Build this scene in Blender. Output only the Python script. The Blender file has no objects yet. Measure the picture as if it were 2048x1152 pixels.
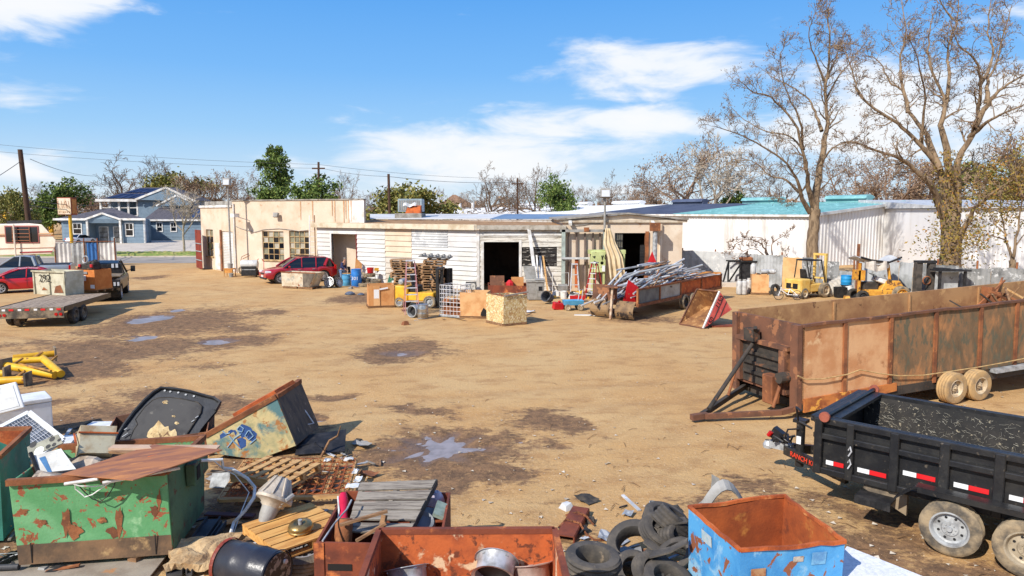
import bpy,math,random
import numpy as np
from mathutils import Vector,Matrix
R=math.radians
SC=bpy.context.scene
COL=SC.collection
RND=random.Random(11)
FPX,HC=1400.0,4.8
PIT=math.atan(151/1400)
cd=bpy.data.cameras.new('camera');cam=bpy.data.objects.new('camera',cd);COL.objects.link(cam)
cd.sensor_width=36;cd.lens=FPX/2048*36;cd.clip_start=0.1;cd.clip_end=6000
cam.location=(0,0,HC);cam.rotation_euler=(math.pi/2-PIT,0,0)
SC.camera=cam
SUN_EL,SUN_AZ=R(39),R(42)
sdir=Vector((math.sin(SUN_AZ)*math.cos(SUN_EL),math.cos(SUN_AZ)*math.cos(SUN_EL),-math.sin(SUN_EL)))
sl=bpy.data.lights.new('sun','SUN');sl.energy=4.3;sl.angle=R(0.5);sl.color=(1,.95,.87)
so=bpy.data.objects.new('sun',sl);COL.objects.link(so);so.rotation_euler=sdir.to_track_quat('-Z','Y').to_euler()
so.location=(-30,-30,60)
SC.view_settings.view_transform='Standard';SC.view_settings.look='None';SC.view_settings.gamma=1
SC.view_settings.exposure=0.46
SC.cycles.max_bounces=6;SC.cycles.use_denoising=True
W=bpy.data.worlds.new('World');SC.world=W;W.use_nodes=True
def build_world():
 nt=W.node_tree;N=nt.nodes;L=nt.links;N.clear()
 def math_(op,a,b=None,c=None):
  n=N.new('ShaderNodeMath');n.operation=op
  for i,x in enumerate((a,b,c)):
   if x is None:continue
   if isinstance(x,(int,float)):n.inputs[i].default_value=x
   else:L.new(x,n.inputs[i])
  return n.outputs[0]
 sky=N.new('ShaderNodeTexSky');sky.sky_type='NISHITA';sky.sun_disc=False
 sky.sun_elevation=SUN_EL;sky.sun_rotation=math.pi+SUN_AZ
 sky.air_density=1.0;sky.dust_density=0.6;sky.ozone_density=2.2
 tc=N.new('ShaderNodeTexCoord');sp=N.new('ShaderNodeSeparateXYZ');L.new(tc.outputs['Generated'],sp.inputs[0])
 x,y,z=sp.outputs
 az=math_('ARCTAN2',x,y);el=math_('ARCSINE',z)
 rp=N.new('ShaderNodeValToRGB');L.new(math_('DIVIDE',el,math.pi/2),rp.inputs[0]);cr=rp.color_ramp
 stops=[(0,(220,236,247)),(.03,(196,224,248)),(.07,(156,206,250)),(.12,(120,186,250)),(.19,(88,166,244)),(.45,(66,136,228)),(1,(50,110,205))]
 while len(cr.elements)<len(stops):cr.elements.new(.5)
 for e,(p_,q_)in zip(cr.elements,stops):
  e.position=p_;e.color=tuple(((v/255+.055)/1.055)**2.4*6.2 for v in q_)+(1,)
 hs=N.new('ShaderNodeMix');hs.data_type='RGBA';hs.inputs[0].default_value=.92;L.new(sky.outputs[0],hs.inputs[6]);L.new(rp.outputs[0],hs.inputs[7])
 cb=N.new('ShaderNodeCombineXYZ');L.new(math_('MULTIPLY',az,5.0),cb.inputs[0]);L.new(math_('MULTIPLY',el,17.0),cb.inputs[1])
 nz=N.new('ShaderNodeTexNoise');nz.inputs['Scale'].default_value=1.5;nz.inputs['Detail'].default_value=9;nz.inputs['Roughness'].default_value=0.56
 nz.inputs['Distortion'].default_value=0.35
 L.new(cb.outputs[0],nz.inputs['Vector'])
 banks=[(45,74,185,66,1.45),(1290,148,230,60,1.0),(1200,252,330,48,.95),(960,320,350,74,1.12),
    (1790,262,400,110,1.05),(30,350,130,36,.9),(540,16,60,22,.5),(1240,202,160,24,.7),
    (1100,372,520,56,.68),(2400,150,300,90,1.0),(-500,200,320,90,1.0),(300,395,500,32,.5)]
 tot=None
 for px,py,hw,hh,st in banks:
  a0=math.atan((px-1024)/FPX);e0=math.atan((425-py)/FPX)
  u=math_('DIVIDE',math_('SUBTRACT',az,a0),hw/FPX)
  v=math_('DIVIDE',math_('SUBTRACT',el,e0),hh/FPX)
  d=math_('ADD',math_('MULTIPLY',u,u),math_('MULTIPLY',v,v))
  g=math_('MULTIPLY',math_('EXPONENT',math_('MULTIPLY',d,-1.1)),st)
  tot=g if tot is None else math_('MAXIMUM',tot,g)
 far=math_('MULTIPLY',math_('LESS_THAN',y,0.0),.55)
 tot=math_('MAXIMUM',tot,far)
 dens=math_('ADD',math_('MULTIPLY',tot,0.62),math_('MULTIPLY',math_('SUBTRACT',nz.outputs['Fac'],.5),1.25))
 mr=N.new('ShaderNodeMapRange');mr.interpolation_type='SMOOTHSTEP'
 L.new(dens,mr.inputs[0]);mr.inputs[1].default_value=0.2;mr.inputs[2].default_value=0.58
 cc=N.new('ShaderNodeMix');cc.data_type='RGBA'
 mr2=N.new('ShaderNodeMapRange');L.new(dens,mr2.inputs[0]);mr2.inputs[1].default_value=.25;mr2.inputs[2].default_value=.75
 L.new(mr2.outputs[0],cc.inputs[0]);cc.inputs[6].default_value=(5.4,5.8,6.3,1);cc.inputs[7].default_value=(6.2,6.2,6.2,1)
 mx=N.new('ShaderNodeMix');mx.data_type='RGBA'
 L.new(math_('MULTIPLY',mr.outputs[0],.93),mx.inputs[0]);L.new(hs.outputs[2],mx.inputs[6]);L.new(cc.outputs[2],mx.inputs[7])
 bg=N.new('ShaderNodeBackground');bg.inputs['Strength'].default_value=0.118
 L.new(mx.outputs[2],bg.inputs['Color'])
 out=N.new('ShaderNodeOutputWorld');L.new(bg.outputs[0],out.inputs[0])
build_world()
_F=Vector((0,math.cos(PIT),-math.sin(PIT)));_U=Vector((0,math.sin(PIT),math.cos(PIT)))
def ray(px,py):return _F+Vector(((px-1024)/FPX,0,0))+_U*(-(py-576)/FPX)
def at(px,py,z=0.0):
 d=ray(px,py);t=(z-HC)/d.z
 return Vector((d.x*t,d.y*t,z))
def atY(px,py,Y):
 d=ray(px,py);t=Y/d.y
 return Vector((d.x*t,Y,HC+d.z*t))
def hgt(p,py):
 d=ray(1024,py);return HC+d.z*p.y/d.y
def onwall(px,py,P,u):
 d=ray(px,py)
 t=(P.x*u.y-P.y*u.x)/(d.x*u.y-d.y*u.x)
 q=Vector((d.x*t,d.y*t,0));return((q.x-P.x)*u.x+(q.y-P.y)*u.y,HC+d.z*t)
def head(p,q):return math.atan2(q.y-p.y,q.x-p.x)
def U(a):return Vector((math.cos(a),math.sin(a),0))
class MB:
 def __init__(s):s.v=[];s.f=[]
 def add(s,vs,fs,m=None):
  o=len(s.v)
  if m is not None:vs=[m@Vector(v)for v in vs]
  s.v+=[tuple(v)for v in vs];s.f+=[tuple(i+o for i in f)for f in fs];return s
 def bx(s,x0,x1,y0,y1,z0,z1,m=None):
  return s.hexa([(x0,y0,z0),(x1,y0,z0),(x1,y1,z0),(x0,y1,z0)],[(x0,y0,z1),(x1,y0,z1),(x1,y1,z1),(x0,y1,z1)],m)
 def box(s,c,d,rz=0,rx=0,ry=0):
  m=Matrix.Translation(c)@Matrix.Rotation(rz,4,'Z')@Matrix.Rotation(ry,4,'Y')@Matrix.Rotation(rx,4,'X')
  a,b,c2=d[0]/2,d[1]/2,d[2]/2
  return s.bx(-a,a,-b,b,-c2,c2,m)
 def hexa(s,b,t,m=None):
  return s.add(list(b)+list(t),[(3,2,1,0),(4,5,6,7),(0,1,5,4),(1,2,6,5),(2,3,7,6),(3,0,4,7)],m)
 def openbox(s,b,t,w,floor=None,m=None):
  cb=sum((Vector(p)for p in b),Vector())/4;ct=sum((Vector(p)for p in t),Vector())/4
  def ins(q,c):
   o=[]
   for p in q:
    p=Vector(p);d=p-c
    o.append(p-Vector((math.copysign(min(w,abs(d.x)),d.x),math.copysign(min(w,abs(d.y)),d.y),0)))
   return o
  ib=ins(b,cb);it=ins(t,ct);fl=w if floor is None else floor
  ib=[p.lerp(q,fl/max(1e-3,(q-p).length))for p,q in zip(ib,it)]
  vs=[Vector(p)for p in b]+[Vector(p)for p in t]+it+ib
  fs=[(3,2,1,0)]
  for i in range(4):
   j=(i+1)%4
   fs+=[(i,j,4+j,4+i),(4+i,4+j,8+j,8+i),(8+i,8+j,12+j,12+i)]
  fs.append((12,13,14,15))
  return s.add(vs,fs,m)
 def beam(s,p,q,w,h=None,up=(0,0,1)):
  p,q=Vector(p),Vector(q);h=w if h is None else h
  d=(q-p).normalized();u=Vector(up)
  if abs(d.dot(u))>.98:u=Vector((0,1,0))
  sx=d.cross(u).normalized()*(w/2);sz=sx.cross(d).normalized()*(h/2)
  return s.hexa([p-sx-sz,p+sx-sz,p+sx+sz,p-sx+sz],[q-sx-sz,q+sx-sz,q+sx+sz,q-sx+sz])
 def tube(s,pts,r,n=8,cap=True):
  pts=[Vector(p)for p in pts];k=len(pts);rs=r if isinstance(r,(list,tuple))else[r]*k
  o=len(s.v);pu=None
  for i,p in enumerate(pts):
   d=(pts[min(i+1,k-1)]-pts[max(i-1,0)])
   if d.length<1e-9:d=Vector((0,0,1))
   d.normalize()
   if pu is None:pu=d.orthogonal().normalized()
   else:
    pu=pu-d*pu.dot(d)
    pu=pu.normalized()if pu.length>1e-6 else d.orthogonal().normalized()
   w=d.cross(pu)
   for j in range(n):
    a=2*math.pi*j/n
    s.v.append(tuple(p+(pu*math.cos(a)+w*math.sin(a))*rs[i]))
  for i in range(k-1):
   for j in range(n):
    a,b=o+i*n+j,o+i*n+(j+1)%n
    s.f.append((a,b,b+n,a+n))
  if cap:
   s.f.append(tuple(o+j for j in reversed(range(n))));s.f.append(tuple(o+(k-1)*n+j for j in range(n)))
  return s
 def cyl(s,p,q,r,r2=None,n=14,cap=True):return s.tube([p,q],[r,r if r2 is None else r2],n,cap)
 def lathe(s,prof,n=24,m=None,close=False):
  vs=[];k=len(prof);fs=[]
  for r,z in prof:
   for j in range(n):
    a=2*math.pi*j/n;vs.append((r*math.cos(a),r*math.sin(a),z))
  kk=k if close else k-1
  for i in range(kk):
   i2=(i+1)%k
   for j in range(n):
    j2=(j+1)%n
    fs.append((i*n+j,i*n+j2,i2*n+j2,i2*n+j))
  return s.add(vs,fs,m)
 def disc(s,r,z,n=24,m=None):return s.add([(r*math.cos(2*math.pi*j/n),r*math.sin(2*math.pi*j/n),z)for j in range(n)],[tuple(range(n))],m)
 def prism(s,poly,d0,d1,m=None):
  n=len(poly);vs=[(x,y,d0)for x,y in poly]+[(x,y,d1)for x,y in poly]
  fs=[tuple(reversed(range(n))),tuple(range(n,2*n))]+[(i,(i+1)%n,n+(i+1)%n,n+i)for i in range(n)]
  return s.add(vs,fs,m)
 def sheet(s,nu,nv,fn,m=None):
  vs=[fn(i/nu,j/nv)for j in range(nv+1)for i in range(nu+1)]
  fs=[(j*(nu+1)+i,j*(nu+1)+i+1,(j+1)*(nu+1)+i+1,(j+1)*(nu+1)+i)for j in range(nv)for i in range(nu)]
  return s.add(vs,fs,m)
 def build(s,name,mat,parent=None,bevel=0,smooth=None,solid=0,seg=1,label=None):
  me=bpy.data.meshes.new(name);me.from_pydata(s.v,[],s.f)
  if mat:me.materials.append(mat)
  if smooth:
   me.polygons.foreach_set('use_smooth',[True]*len(me.polygons));me.set_sharp_from_angle(angle=R(smooth))
  me.update();o=bpy.data.objects.new(name,me);COL.objects.link(o)
  if parent:o.parent=parent
  if solid:
   md=o.modifiers.new('solid','SOLIDIFY');md.thickness=solid;md.offset=0
  if bevel:
   md=o.modifiers.new('bevel','BEVEL');md.width=bevel;md.segments=seg;md.limit_method='ANGLE';md.angle_limit=R(40)
  if label:o['label']=label
  return o
def YAX(x=0,y=0,z=0):return Matrix.Translation((x,y,z))@Matrix.Rotation(R(90),4,'X')
def XAX(x=0,y=0,z=0):return Matrix.Translation((x,y,z))@Matrix.Rotation(R(90),4,'Y')
def tag(o,label,cat,group=None,kind=None):
 o['label']=label;o['category']=cat
 if group:o['group']=group
 if kind:o['kind']=kind
 return o
def struct(o):o['kind']='structure';return o
def thing(name,label,cat,loc=(0,0,0),rz=0.0,group=None,rot=None):
 o=bpy.data.objects.new(name,None);COL.objects.link(o);o.empty_display_size=.2
 o.location=loc
 if rot is None:o.rotation_euler=(0,0,rz)
 else:o.rotation_euler=rot
 return tag(o,label,cat,group)
def kids(o):return[c for c in list(COL.objects)if c.parent==o]
def copy_tree(root,loc,rz=None,label=None,scale=None,rot=None):
 def rec(o,par):
  c=o.copy();COL.objects.link(c)
  if par is not None:c.parent=par
  for ch in o.children:rec(ch,c)
  return c
 r=rec(root,None);r.location=loc
 if rot is not None:r.rotation_euler=rot
 elif rz is not None:r.rotation_euler=(0,0,rz)
 if label:r['label']=label
 if scale:r.scale=scale if isinstance(scale,(tuple,list))else(scale,)*3
 return r
def text(parent,s,size,m,mat,name='lettering',depth=.004):
 cu=bpy.data.curves.new('tmp','FONT');cu.body=s;cu.size=size;cu.extrude=depth;cu.align_x='CENTER';cu.align_y='CENTER';cu.resolution_u=3
 to=bpy.data.objects.new('tmp',cu);COL.objects.link(to)
 dg=bpy.context.evaluated_depsgraph_get();dg.update()
 me=bpy.data.meshes.new_from_object(to.evaluated_get(dg));bpy.data.objects.remove(to);bpy.data.curves.remove(cu)
 me.materials.clear();me.materials.append(mat);me.transform(m)
 o=bpy.data.objects.new(name,me);COL.objects.link(o);o.parent=parent;return o
def c(r,g,b,k=.82):
 f=lambda v:((v/255+.055)/1.055)**2.4 if v>10 else v/255/12.92
 return(f(r)*k,f(g)*k,f(b)*k)
MATS={}
def mat(name,c1,c2=None,scale=2.5,lo=.4,hi=.65,c3=None,s3=6,lo3=.56,hi3=.6,c4=None,s4=1.3,lo4=.55,hi4=.7,rough=.7,metal=0,bump=.15,bs=30,stretch=(1,1,1),coat=0,det=8,spec=.4,dist=0,coord='Object'):
 if name in MATS:return MATS[name]
 m=bpy.data.materials.new(name);m.use_nodes=True;nt=m.node_tree;N=nt.nodes;L=nt.links
 b=N['Principled BSDF'];b.inputs['Roughness'].default_value=rough;b.inputs['Metallic'].default_value=metal
 b.inputs['Specular IOR Level'].default_value=spec;b.inputs['Coat Weight'].default_value=coat;b.inputs['Coat Roughness'].default_value=.08
 tc=N.new('ShaderNodeTexCoord');mp=N.new('ShaderNodeMapping');mp.inputs['Scale'].default_value=stretch
 oi=N.new('ShaderNodeObjectInfo');va=N.new('ShaderNodeVectorMath');va.operation='SCALE';va.inputs[0].default_value=(37,53,71);L.new(oi.outputs['Random'],va.inputs['Scale'])
 L.new(va.outputs[0],mp.inputs['Location'])
 L.new(tc.outputs[coord],mp.inputs['Vector'])
 cur=None
 def layer(cur,col,sc,l,h,off):
  nz=N.new('ShaderNodeTexNoise');nz.inputs['Scale'].default_value=sc;nz.inputs['Detail'].default_value=det;nz.inputs['Roughness'].default_value=.62;nz.inputs['Distortion'].default_value=dist
  ad=N.new('ShaderNodeVectorMath');ad.inputs[1].default_value=(off,off*1.7,off*.6);L.new(mp.outputs[0],ad.inputs[0]);L.new(ad.outputs[0],nz.inputs['Vector'])
  mr=N.new('ShaderNodeMapRange');mr.interpolation_type='SMOOTHSTEP';mr.inputs[1].default_value=l;mr.inputs[2].default_value=h;L.new(nz.outputs['Fac'],mr.inputs[0])
  mx=N.new('ShaderNodeMix');mx.data_type='RGBA';L.new(mr.outputs[0],mx.inputs[0])
  if isinstance(cur,tuple):mx.inputs[6].default_value=(*cur,1)
  else:L.new(cur,mx.inputs[6])
  mx.inputs[7].default_value=(*col,1)
  return mx.outputs[2]
 cur=c1
 if c2 is not None:cur=layer(cur,c2,scale,lo,hi,0)
 if c4 is not None:cur=layer(cur,c4,s4,lo4,hi4,9)
 if c3 is not None:cur=layer(cur,c3,s3,lo3,hi3,4)
 if isinstance(cur,tuple):b.inputs['Base Color'].default_value=(*cur,1)
 else:L.new(cur,b.inputs['Base Color'])
 if bump:
  nz=N.new('ShaderNodeTexNoise');nz.inputs['Scale'].default_value=bs;nz.inputs['Detail'].default_value=4;L.new(mp.outputs[0],nz.inputs['Vector'])
  bp=N.new('ShaderNodeBump');bp.inputs['Strength'].default_value=bump;bp.inputs['Distance'].default_value=.02;L.new(nz.outputs['Fac'],bp.inputs['Height']);L.new(bp.outputs[0],b.inputs['Normal'])
 MATS[name]=m;return m
RUST=c(166,104,64);RUST2=c(116,72,48);RUST3=c(206,140,84);DIRT=c(170,128,84);DIRT2=c(120,90,62)
mBlack=mat('black rubber',c(48,46,44),c(84,76,66),scale=5,rough=.85,bump=.3,bs=40)
mTyreDusty=mat('dusty rubber',c(88,82,74),c(168,148,118),scale=4,lo=.35,hi=.65,rough=.95,bump=.4,bs=30)
mDark=mat('dark plastic',c(28,28,30),c(52,50,50),scale=6,rough=.6)
mGlassDark=mat('tinted glass',c(22,26,32),rough=.06,bump=0,spec=.7)
mChrome=mat('bare alloy',c(206,206,208),c(160,158,154),scale=6,rough=.32,metal=.35,bump=.05)
mSteel=mat('galvanised steel',c(190,192,192),c(140,140,140),scale=5,rough=.5,metal=.2,bump=.1)
mRust=mat('brown rust',RUST,RUST2,scale=2.2,lo=.35,hi=.65,c3=RUST3,s3=5,lo3=.58,hi3=.72,rough=.9,bump=.3)
mRustOr=mat('orange rust',c(205,105,50),c(150,72,38),scale=2.6,c3=c(222,150,90),s3=4,lo3=.58,hi3=.7,rough=.9,bump=.3)
mWood=mat('raw pallet wood',c(214,170,112),c(178,128,76),scale=4,stretch=(.4,4,4),rough=.85,bump=.2,c3=c(130,92,58),s3=5,lo3=.66,hi3=.75)
mWoodBr=mat('brown weathered wood',c(158,120,84),c(112,82,58),scale=4,stretch=(.5,3,3),rough=.9,bump=.3,c3=c(196,160,118),s3=4,lo3=.6,hi3=.72)
mWoodGrey=mat('grey weathered wood',c(160,150,136),c(112,102,92),scale=5,stretch=(.5,5,5),rough=.95,bump=.5,bs=20,c3=c(60,52,46),s3=7,lo3=.64,hi3=.72)
mCard=mat('brown cardboard',c(216,156,98),c(196,132,76),scale=2,rough=.9,bump=.05,c3=c(160,104,60),s3=7,lo3=.68,hi3=.74)
mCard2=mat('pale cardboard',c(228,180,126),c(206,150,96),scale=2,rough=.9,bump=.05)
mWhite=mat('white enamel',c(236,236,234,.9),c(222,220,214),scale=2,rough=.35,bump=.03)
mWhiteP=mat('white plastic',c(232,232,228,.9),c(200,196,186),scale=3,rough=.5,bump=.03)
mGrey=mat('grey plastic',c(165,162,156),c(140,136,128),scale=3,rough=.6)
mAlu=mat('aluminium',c(222,222,224),c(186,184,182),scale=6,rough=.4,metal=.1,bump=.05)
mYel=mat('worn yellow paint',c(238,186,48),c(214,154,40),scale=3,c3=c(120,88,46),s3=7,lo3=.62,hi3=.68,rough=.55)
mYelPale=mat('sun bleached yellow paint',c(240,200,112),c(226,178,84),scale=2.5,c3=c(150,104,60),s3=8,lo3=.64,hi3=.7,rough=.6)
mRedP=mat('red paint',c(206,36,40),c(184,28,34),scale=3,rough=.4)
mRedF=mat('red fibreglass',c(200,62,58),c(176,48,48),scale=5,rough=.6)
mBlueB=mat('blue plastic',c(48,128,205),c(38,104,180),scale=3,rough=.5)
mBlueL=mat('pale blue plastic',c(92,168,205),c(74,146,186),scale=3,rough=.55)
mLampGlass=mat('lamp lens',c(215,218,222),rough=.15,bump=0)
mRedLens=mat('red lens',c(190,20,22),rough=.2,bump=0)
mTapeR=mat('red reflector',c(226,40,44),rough=.3,bump=0)
mTapeW=mat('white reflector',c(240,240,240),rough=.3,bump=0)
mBlkPaint=mat('black paint',c(34,34,36),c(50,49,48),scale=3,rough=.38,c3=c(104,94,82),s3=11,lo3=.6,hi3=.74)
mSpray=mat('black spray paint',c(26,24,24),rough=.8,bump=0)
mSprayW=mat('white spray paint',c(236,236,236),rough=.8,bump=0)
_tab=np.random.RandomState(5).rand(256,256)
def vn(x,y,k=0):
 x=np.asarray(x,float)+k*17.3;y=np.asarray(y,float)+k*9.7
 xi=np.floor(x).astype(int);yi=np.floor(y).astype(int);fx=x-xi;fy=y-yi
 fx=fx*fx*(3-2*fx);fy=fy*fy*(3-2*fy)
 t=lambda a,b:_tab[a&255,b&255]
 return(t(xi,yi)*(1-fx)+t(xi+1,yi)*fx)*(1-fy)+(t(xi,yi+1)*(1-fx)+t(xi+1,yi+1)*fx)*fy
def fbm(x,y,o=4,k=0):
 s=0;a=.5
 for i in range(o):
  s=s+a*vn(x,y,k+i*3);x=x*2.03;y=y*2.03;a*=.5
 return s/(1-.5**o)
def ell(px,py,hw,hh):
 p=at(px,py);q=at(px+hw,py);a=at(px,py-hh);b=at(px,py+hh)
 return(p.x,(a.y+b.y)/2,abs(q.x-p.x),(a.y-b.y)/2)
MUD=[(880,902,190,62,1.1),(1072,832,92,24,.95),(880,812,80,16,.8),(818,703,118,24,1.0),(690,782,44,12,.85),(1085,872,50,11,.7),
  (330,650,190,42,.85),(250,700,230,30,.85),(90,740,200,46,.9),(480,655,90,17,.7),(440,683,130,17,.85),(532,622,42,11,.8),
  (400,805,260,32,.8),(625,826,44,13,.9),(100,850,150,40,.8),(305,555,50,8,.7),(730,598,70,14,.95),(470,1010,130,110,1.15),(40,1090,120,70,1.0),
  (1500,1000,190,46,.62),(1680,1060,200,60,.85),(1040,1120,160,40,.6),(1120,1060,110,40,.6),(1220,890,60,12,.35),(1900,1130,200,50,.7),(660,1130,500,40,.8),
  (1060,640,80,8,.5),(1280,640,120,12,.7),(60,690,140,16,.6),(760,660,60,8,.35),(1200,856,40,8,.4),(1110,975,60,14,.45),(520,860,120,26,.7),(30,800,160,22,.7),(920,620,140,9,.5),
  (1010,930,80,26,.75),(660,700,40,6,.35),(410,735,120,14,.5)]
PUD=[(868,893,128,40,1),(300,636,44,10,0),(355,618,20,5,0),(285,674,38,7,0),(436,681,46,7,0),(805,703,60,8,2),(705,905,10,4,0),(22,716,30,8,0),(640,838,16,4,0),(1040,878,12,4,0)]
RUTS=[]
def ground_fields(X,Y):
 mud=np.zeros_like(X);hole=np.zeros_like(X)
 wx=X+1.1*(fbm(X*.55,Y*.55,3,1)-.5)*2;wy=Y+1.3*(fbm(X*.55,Y*.45,3,2)-.5)*2
 for px,py,hw,hh,st in MUD:
  cx,cy,rx,ry=ell(px,py,hw,hh)
  d=((wx-cx)/rx)**2+((wy-cy)/ry)**2
  mud=np.maximum(mud,st*np.exp(-d*1.0))
 for px,py,hw,hh,k in PUD:
  cx,cy,rx,ry=ell(px,py,hw,hh)
  dx,dy=(X-cx)/rx,(Y-cy)/ry
  if k==1:
   a=np.arctan2(dy,dx);rr=np.sqrt(dx*dx+dy*dy)
   arms=np.clip(.5+.5*np.cos(a*9+4.5*(vn(X*.7,Y*.7,4)-.5)+1.0)+.7*(fbm(X*1.6,Y*1.6,3,9)-.5),0,1)
   prof=np.clip(1.25-rr*(1.0+.95*(1-arms)),0,1)
   hole=np.maximum(hole,prof)
  else:
   d=dx*dx+dy*dy
   hole=np.maximum(hole,np.clip(1.15-d,0,1)*(.9 if k==0 else .62))
 tr=np.zeros_like(X)
 for(cx,cy,r0,w)in((30,-8,33.0,.28),(30,-8,34.9,.28),(30,-8,36.4,.25),(-26,2,24.0,.25),(-26,2,25.8,.25),(12,-20,38.5,.3),(12,-20,40.4,.3),(-60,60,62.,.3),(-60,60,63.9,.3)):
  rr=np.sqrt((X-cx)**2+(Y-cy)**2)+.25*(vn(X*.2,Y*.2,8)-.5)
  tr=np.maximum(tr,np.exp(-((rr-r0)/w)**2)*(.4+.6*vn(X*.25,Y*.25,12)))
 rough=np.clip(mud,0,1)
 near=np.exp(-(np.maximum(0,Y-6)/40.0))
 z=.05*(fbm(X*.22,Y*.22,3,3)-.5)+(.018+.085*rough)*(fbm(X*1.3,Y*1.1,4,5)-.5)+(.008+.03*rough)*(fbm(X*4,Y*4,2,6)-.5)-.03*tr
 z=z+(.075*(fbm(X*2.6,Y*2.2,4,14)-.5))*np.clip(hole*1.6,0,1)
 z=z-.085*hole-.035*np.clip(mud,0,1)
 return z,np.clip(mud,0,1.2),np.clip(hole,0,1),tr
def gz(x,y):return float(ground_fields(np.array([x]),np.array([y]))[0][0])
def make_ground():
 xs=np.concatenate([[-2500,-900,-350,-160,-90,-60,-46,-38],np.arange(-32,28.01,.115),[34,42,55,80,160,350,900,2500]])
 ys=np.concatenate([[-60,-20,-4,3],np.arange(5.5,30,.105),np.arange(30,62,.22),[65,70,78,90,120,200,400,900,2500]])
 X,Y=np.meshgrid(xs,ys);z,mud,hole,tr=ground_fields(X,Y)
 edge=np.clip((70-np.abs(Y-28)*1.6)/20,0,1)*np.clip((45-np.abs(X))/10,0,1)
 z=z*edge-.0
 ny,nx=X.shape;co=np.stack([X,Y,z],-1).reshape(-1,3).astype(np.float32)
 idx=np.arange(nx*ny).reshape(ny,nx)
 q=np.stack([idx[:-1,:-1],idx[:-1,1:],idx[1:,1:],idx[1:,:-1]],-1).reshape(-1,4)
 me=bpy.data.meshes.new('ground');me.vertices.add(len(co));me.vertices.foreach_set('co',co.ravel())
 me.loops.add(q.size);me.loops.foreach_set('vertex_index',q.ravel().astype(np.int32))
 me.polygons.add(len(q));me.polygons.foreach_set('loop_start',np.arange(0,q.size,4,dtype=np.int32));me.polygons.foreach_set('loop_total',np.full(len(q),4,np.int32))
 me.polygons.foreach_set('use_smooth',np.ones(len(q),bool));me.update(calc_edges=True)
 at_=me.attributes.new('soil','FLOAT_COLOR','POINT')
 colr=np.stack([mud,hole,tr,np.ones_like(mud)],-1).reshape(-1).astype(np.float32);at_.data.foreach_set('color',colr)
 m=bpy.data.materials.new('yard dirt');m.use_nodes=True;nt=m.node_tree;N=nt.nodes;L=nt.links;b=N['Principled BSDF']
 tc=N.new('ShaderNodeTexCoord');an=N.new('ShaderNodeAttribute');an.attribute_name='soil';sp=N.new('ShaderNodeSeparateColor');L.new(an.outputs['Color'],sp.inputs[0])
 def noise(sc,det=8,rgh=.6,st=(1,1,1)):
  n=N.new('ShaderNodeTexNoise');n.inputs['Scale'].default_value=sc;n.inputs['Detail'].default_value=det;n.inputs['Roughness'].default_value=rgh
  mp=N.new('ShaderNodeMapping');mp.inputs['Scale'].default_value=st;L.new(tc.outputs['Object'],mp.inputs[0]);L.new(mp.outputs[0],n.inputs['Vector']);return n.outputs['Fac']
 def ramp(x,a,bb):
  n=N.new('ShaderNodeMapRange');n.interpolation_type='SMOOTHSTEP';n.inputs[1].default_value=a;n.inputs[2].default_value=bb;L.new(x,n.inputs[0]);return n.outputs[0]
 def mth(op,a,bb):
  n=N.new('ShaderNodeMath');n.operation=op
  for i,v in enumerate((a,bb)):
   if isinstance(v,(int,float)):n.inputs[i].default_value=v
   else:L.new(v,n.inputs[i])
  return n.outputs[0]
 def mix(f,a,bb):
  n=N.new('ShaderNodeMix');n.data_type='RGBA'
  if isinstance(f,(int,float)):n.inputs[0].default_value=f
  else:L.new(f,n.inputs[0])
  for i,v in((6,a),(7,bb)):
   if isinstance(v,tuple):n.inputs[i].default_value=(*v,1)
   else:L.new(v,n.inputs[i])
  return n.outputs[2]
 K=.77
 base=mix(ramp(noise(.35,6,.6),.35,.65),c(213,168,110,K),c(220,181,125,K))
 base=mix(mth('MULTIPLY',ramp(noise(1.6,8,.65,(.6,1,1)),.46,.68),.7),base,c(180,136,88,K))
 base=mix(ramp(noise(7,6,.7),.6,.72),base,c(160,116,74,K))
 base=mix(mth('MULTIPLY',sp.outputs[2],.35),base,c(176,130,82,K))
 base=mix(mth('MULTIPLY',ramp(noise(55,4,.75),.42,.6),.22),base,c(166,126,84,K))
 base=mix(mth('MULTIPLY',ramp(noise(17,5,.7),.55,.66),.5),base,c(232,202,160,K))
 grav=ramp(noise(.5,4,.6),.5,.64)
 speck=ramp(noise(34,3,.7),.62,.7)
 base=mix(mth('MULTIPLY',speck,mth('ADD',mth('MULTIPLY',grav,.36),.08)),base,c(236,220,196,K))
 dsp=ramp(noise(26,3,.7,(1.3,.8,1)),.63,.7)
 base=mix(mth('MULTIPLY',dsp,.55),base,c(112,80,54,K))
 mm=ramp(mth('ADD',sp.outputs[0],mth('MULTIPLY',mth('ADD',mth('MULTIPLY',mth('SUBTRACT',noise(1.8,8,.7),.5),1.15),mth('MULTIPLY',mth('SUBTRACT',noise(8,6,.75,(.6,1.2,1)),.5),1.1)),1.0)),.33,.62)
 mcol=mix(ramp(noise(3.0,8,.7),.38,.64),c(150,114,82,K),c(104,80,62,K))
 mcol=mix(ramp(noise(9,6,.75),.52,.64),mcol,c(172,134,92,K))
 mcol=mix(mth('MULTIPLY',ramp(noise(14,6,.75),.54,.62),.8),mcol,c(78,60,48,K))
 wetm=ramp(mth('ADD',sp.outputs[1],mth('MULTIPLY',mth('SUBTRACT',noise(2.5,5,.6),.5),.5)),.12,.5)
 mcol=mix(mth('MULTIPLY',wetm,.5),mcol,c(116,92,76,K))
 col=mix(mth('MULTIPLY',mm,.93),base,mcol);L.new(col,b.inputs['Base Color'])
 rg=mth('SUBTRACT',.95,mth('MULTIPLY',mth('MULTIPLY',mm,wetm),.55));L.new(rg,b.inputs['Roughness'])
 b.inputs['Specular IOR Level'].default_value=.25
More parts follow.
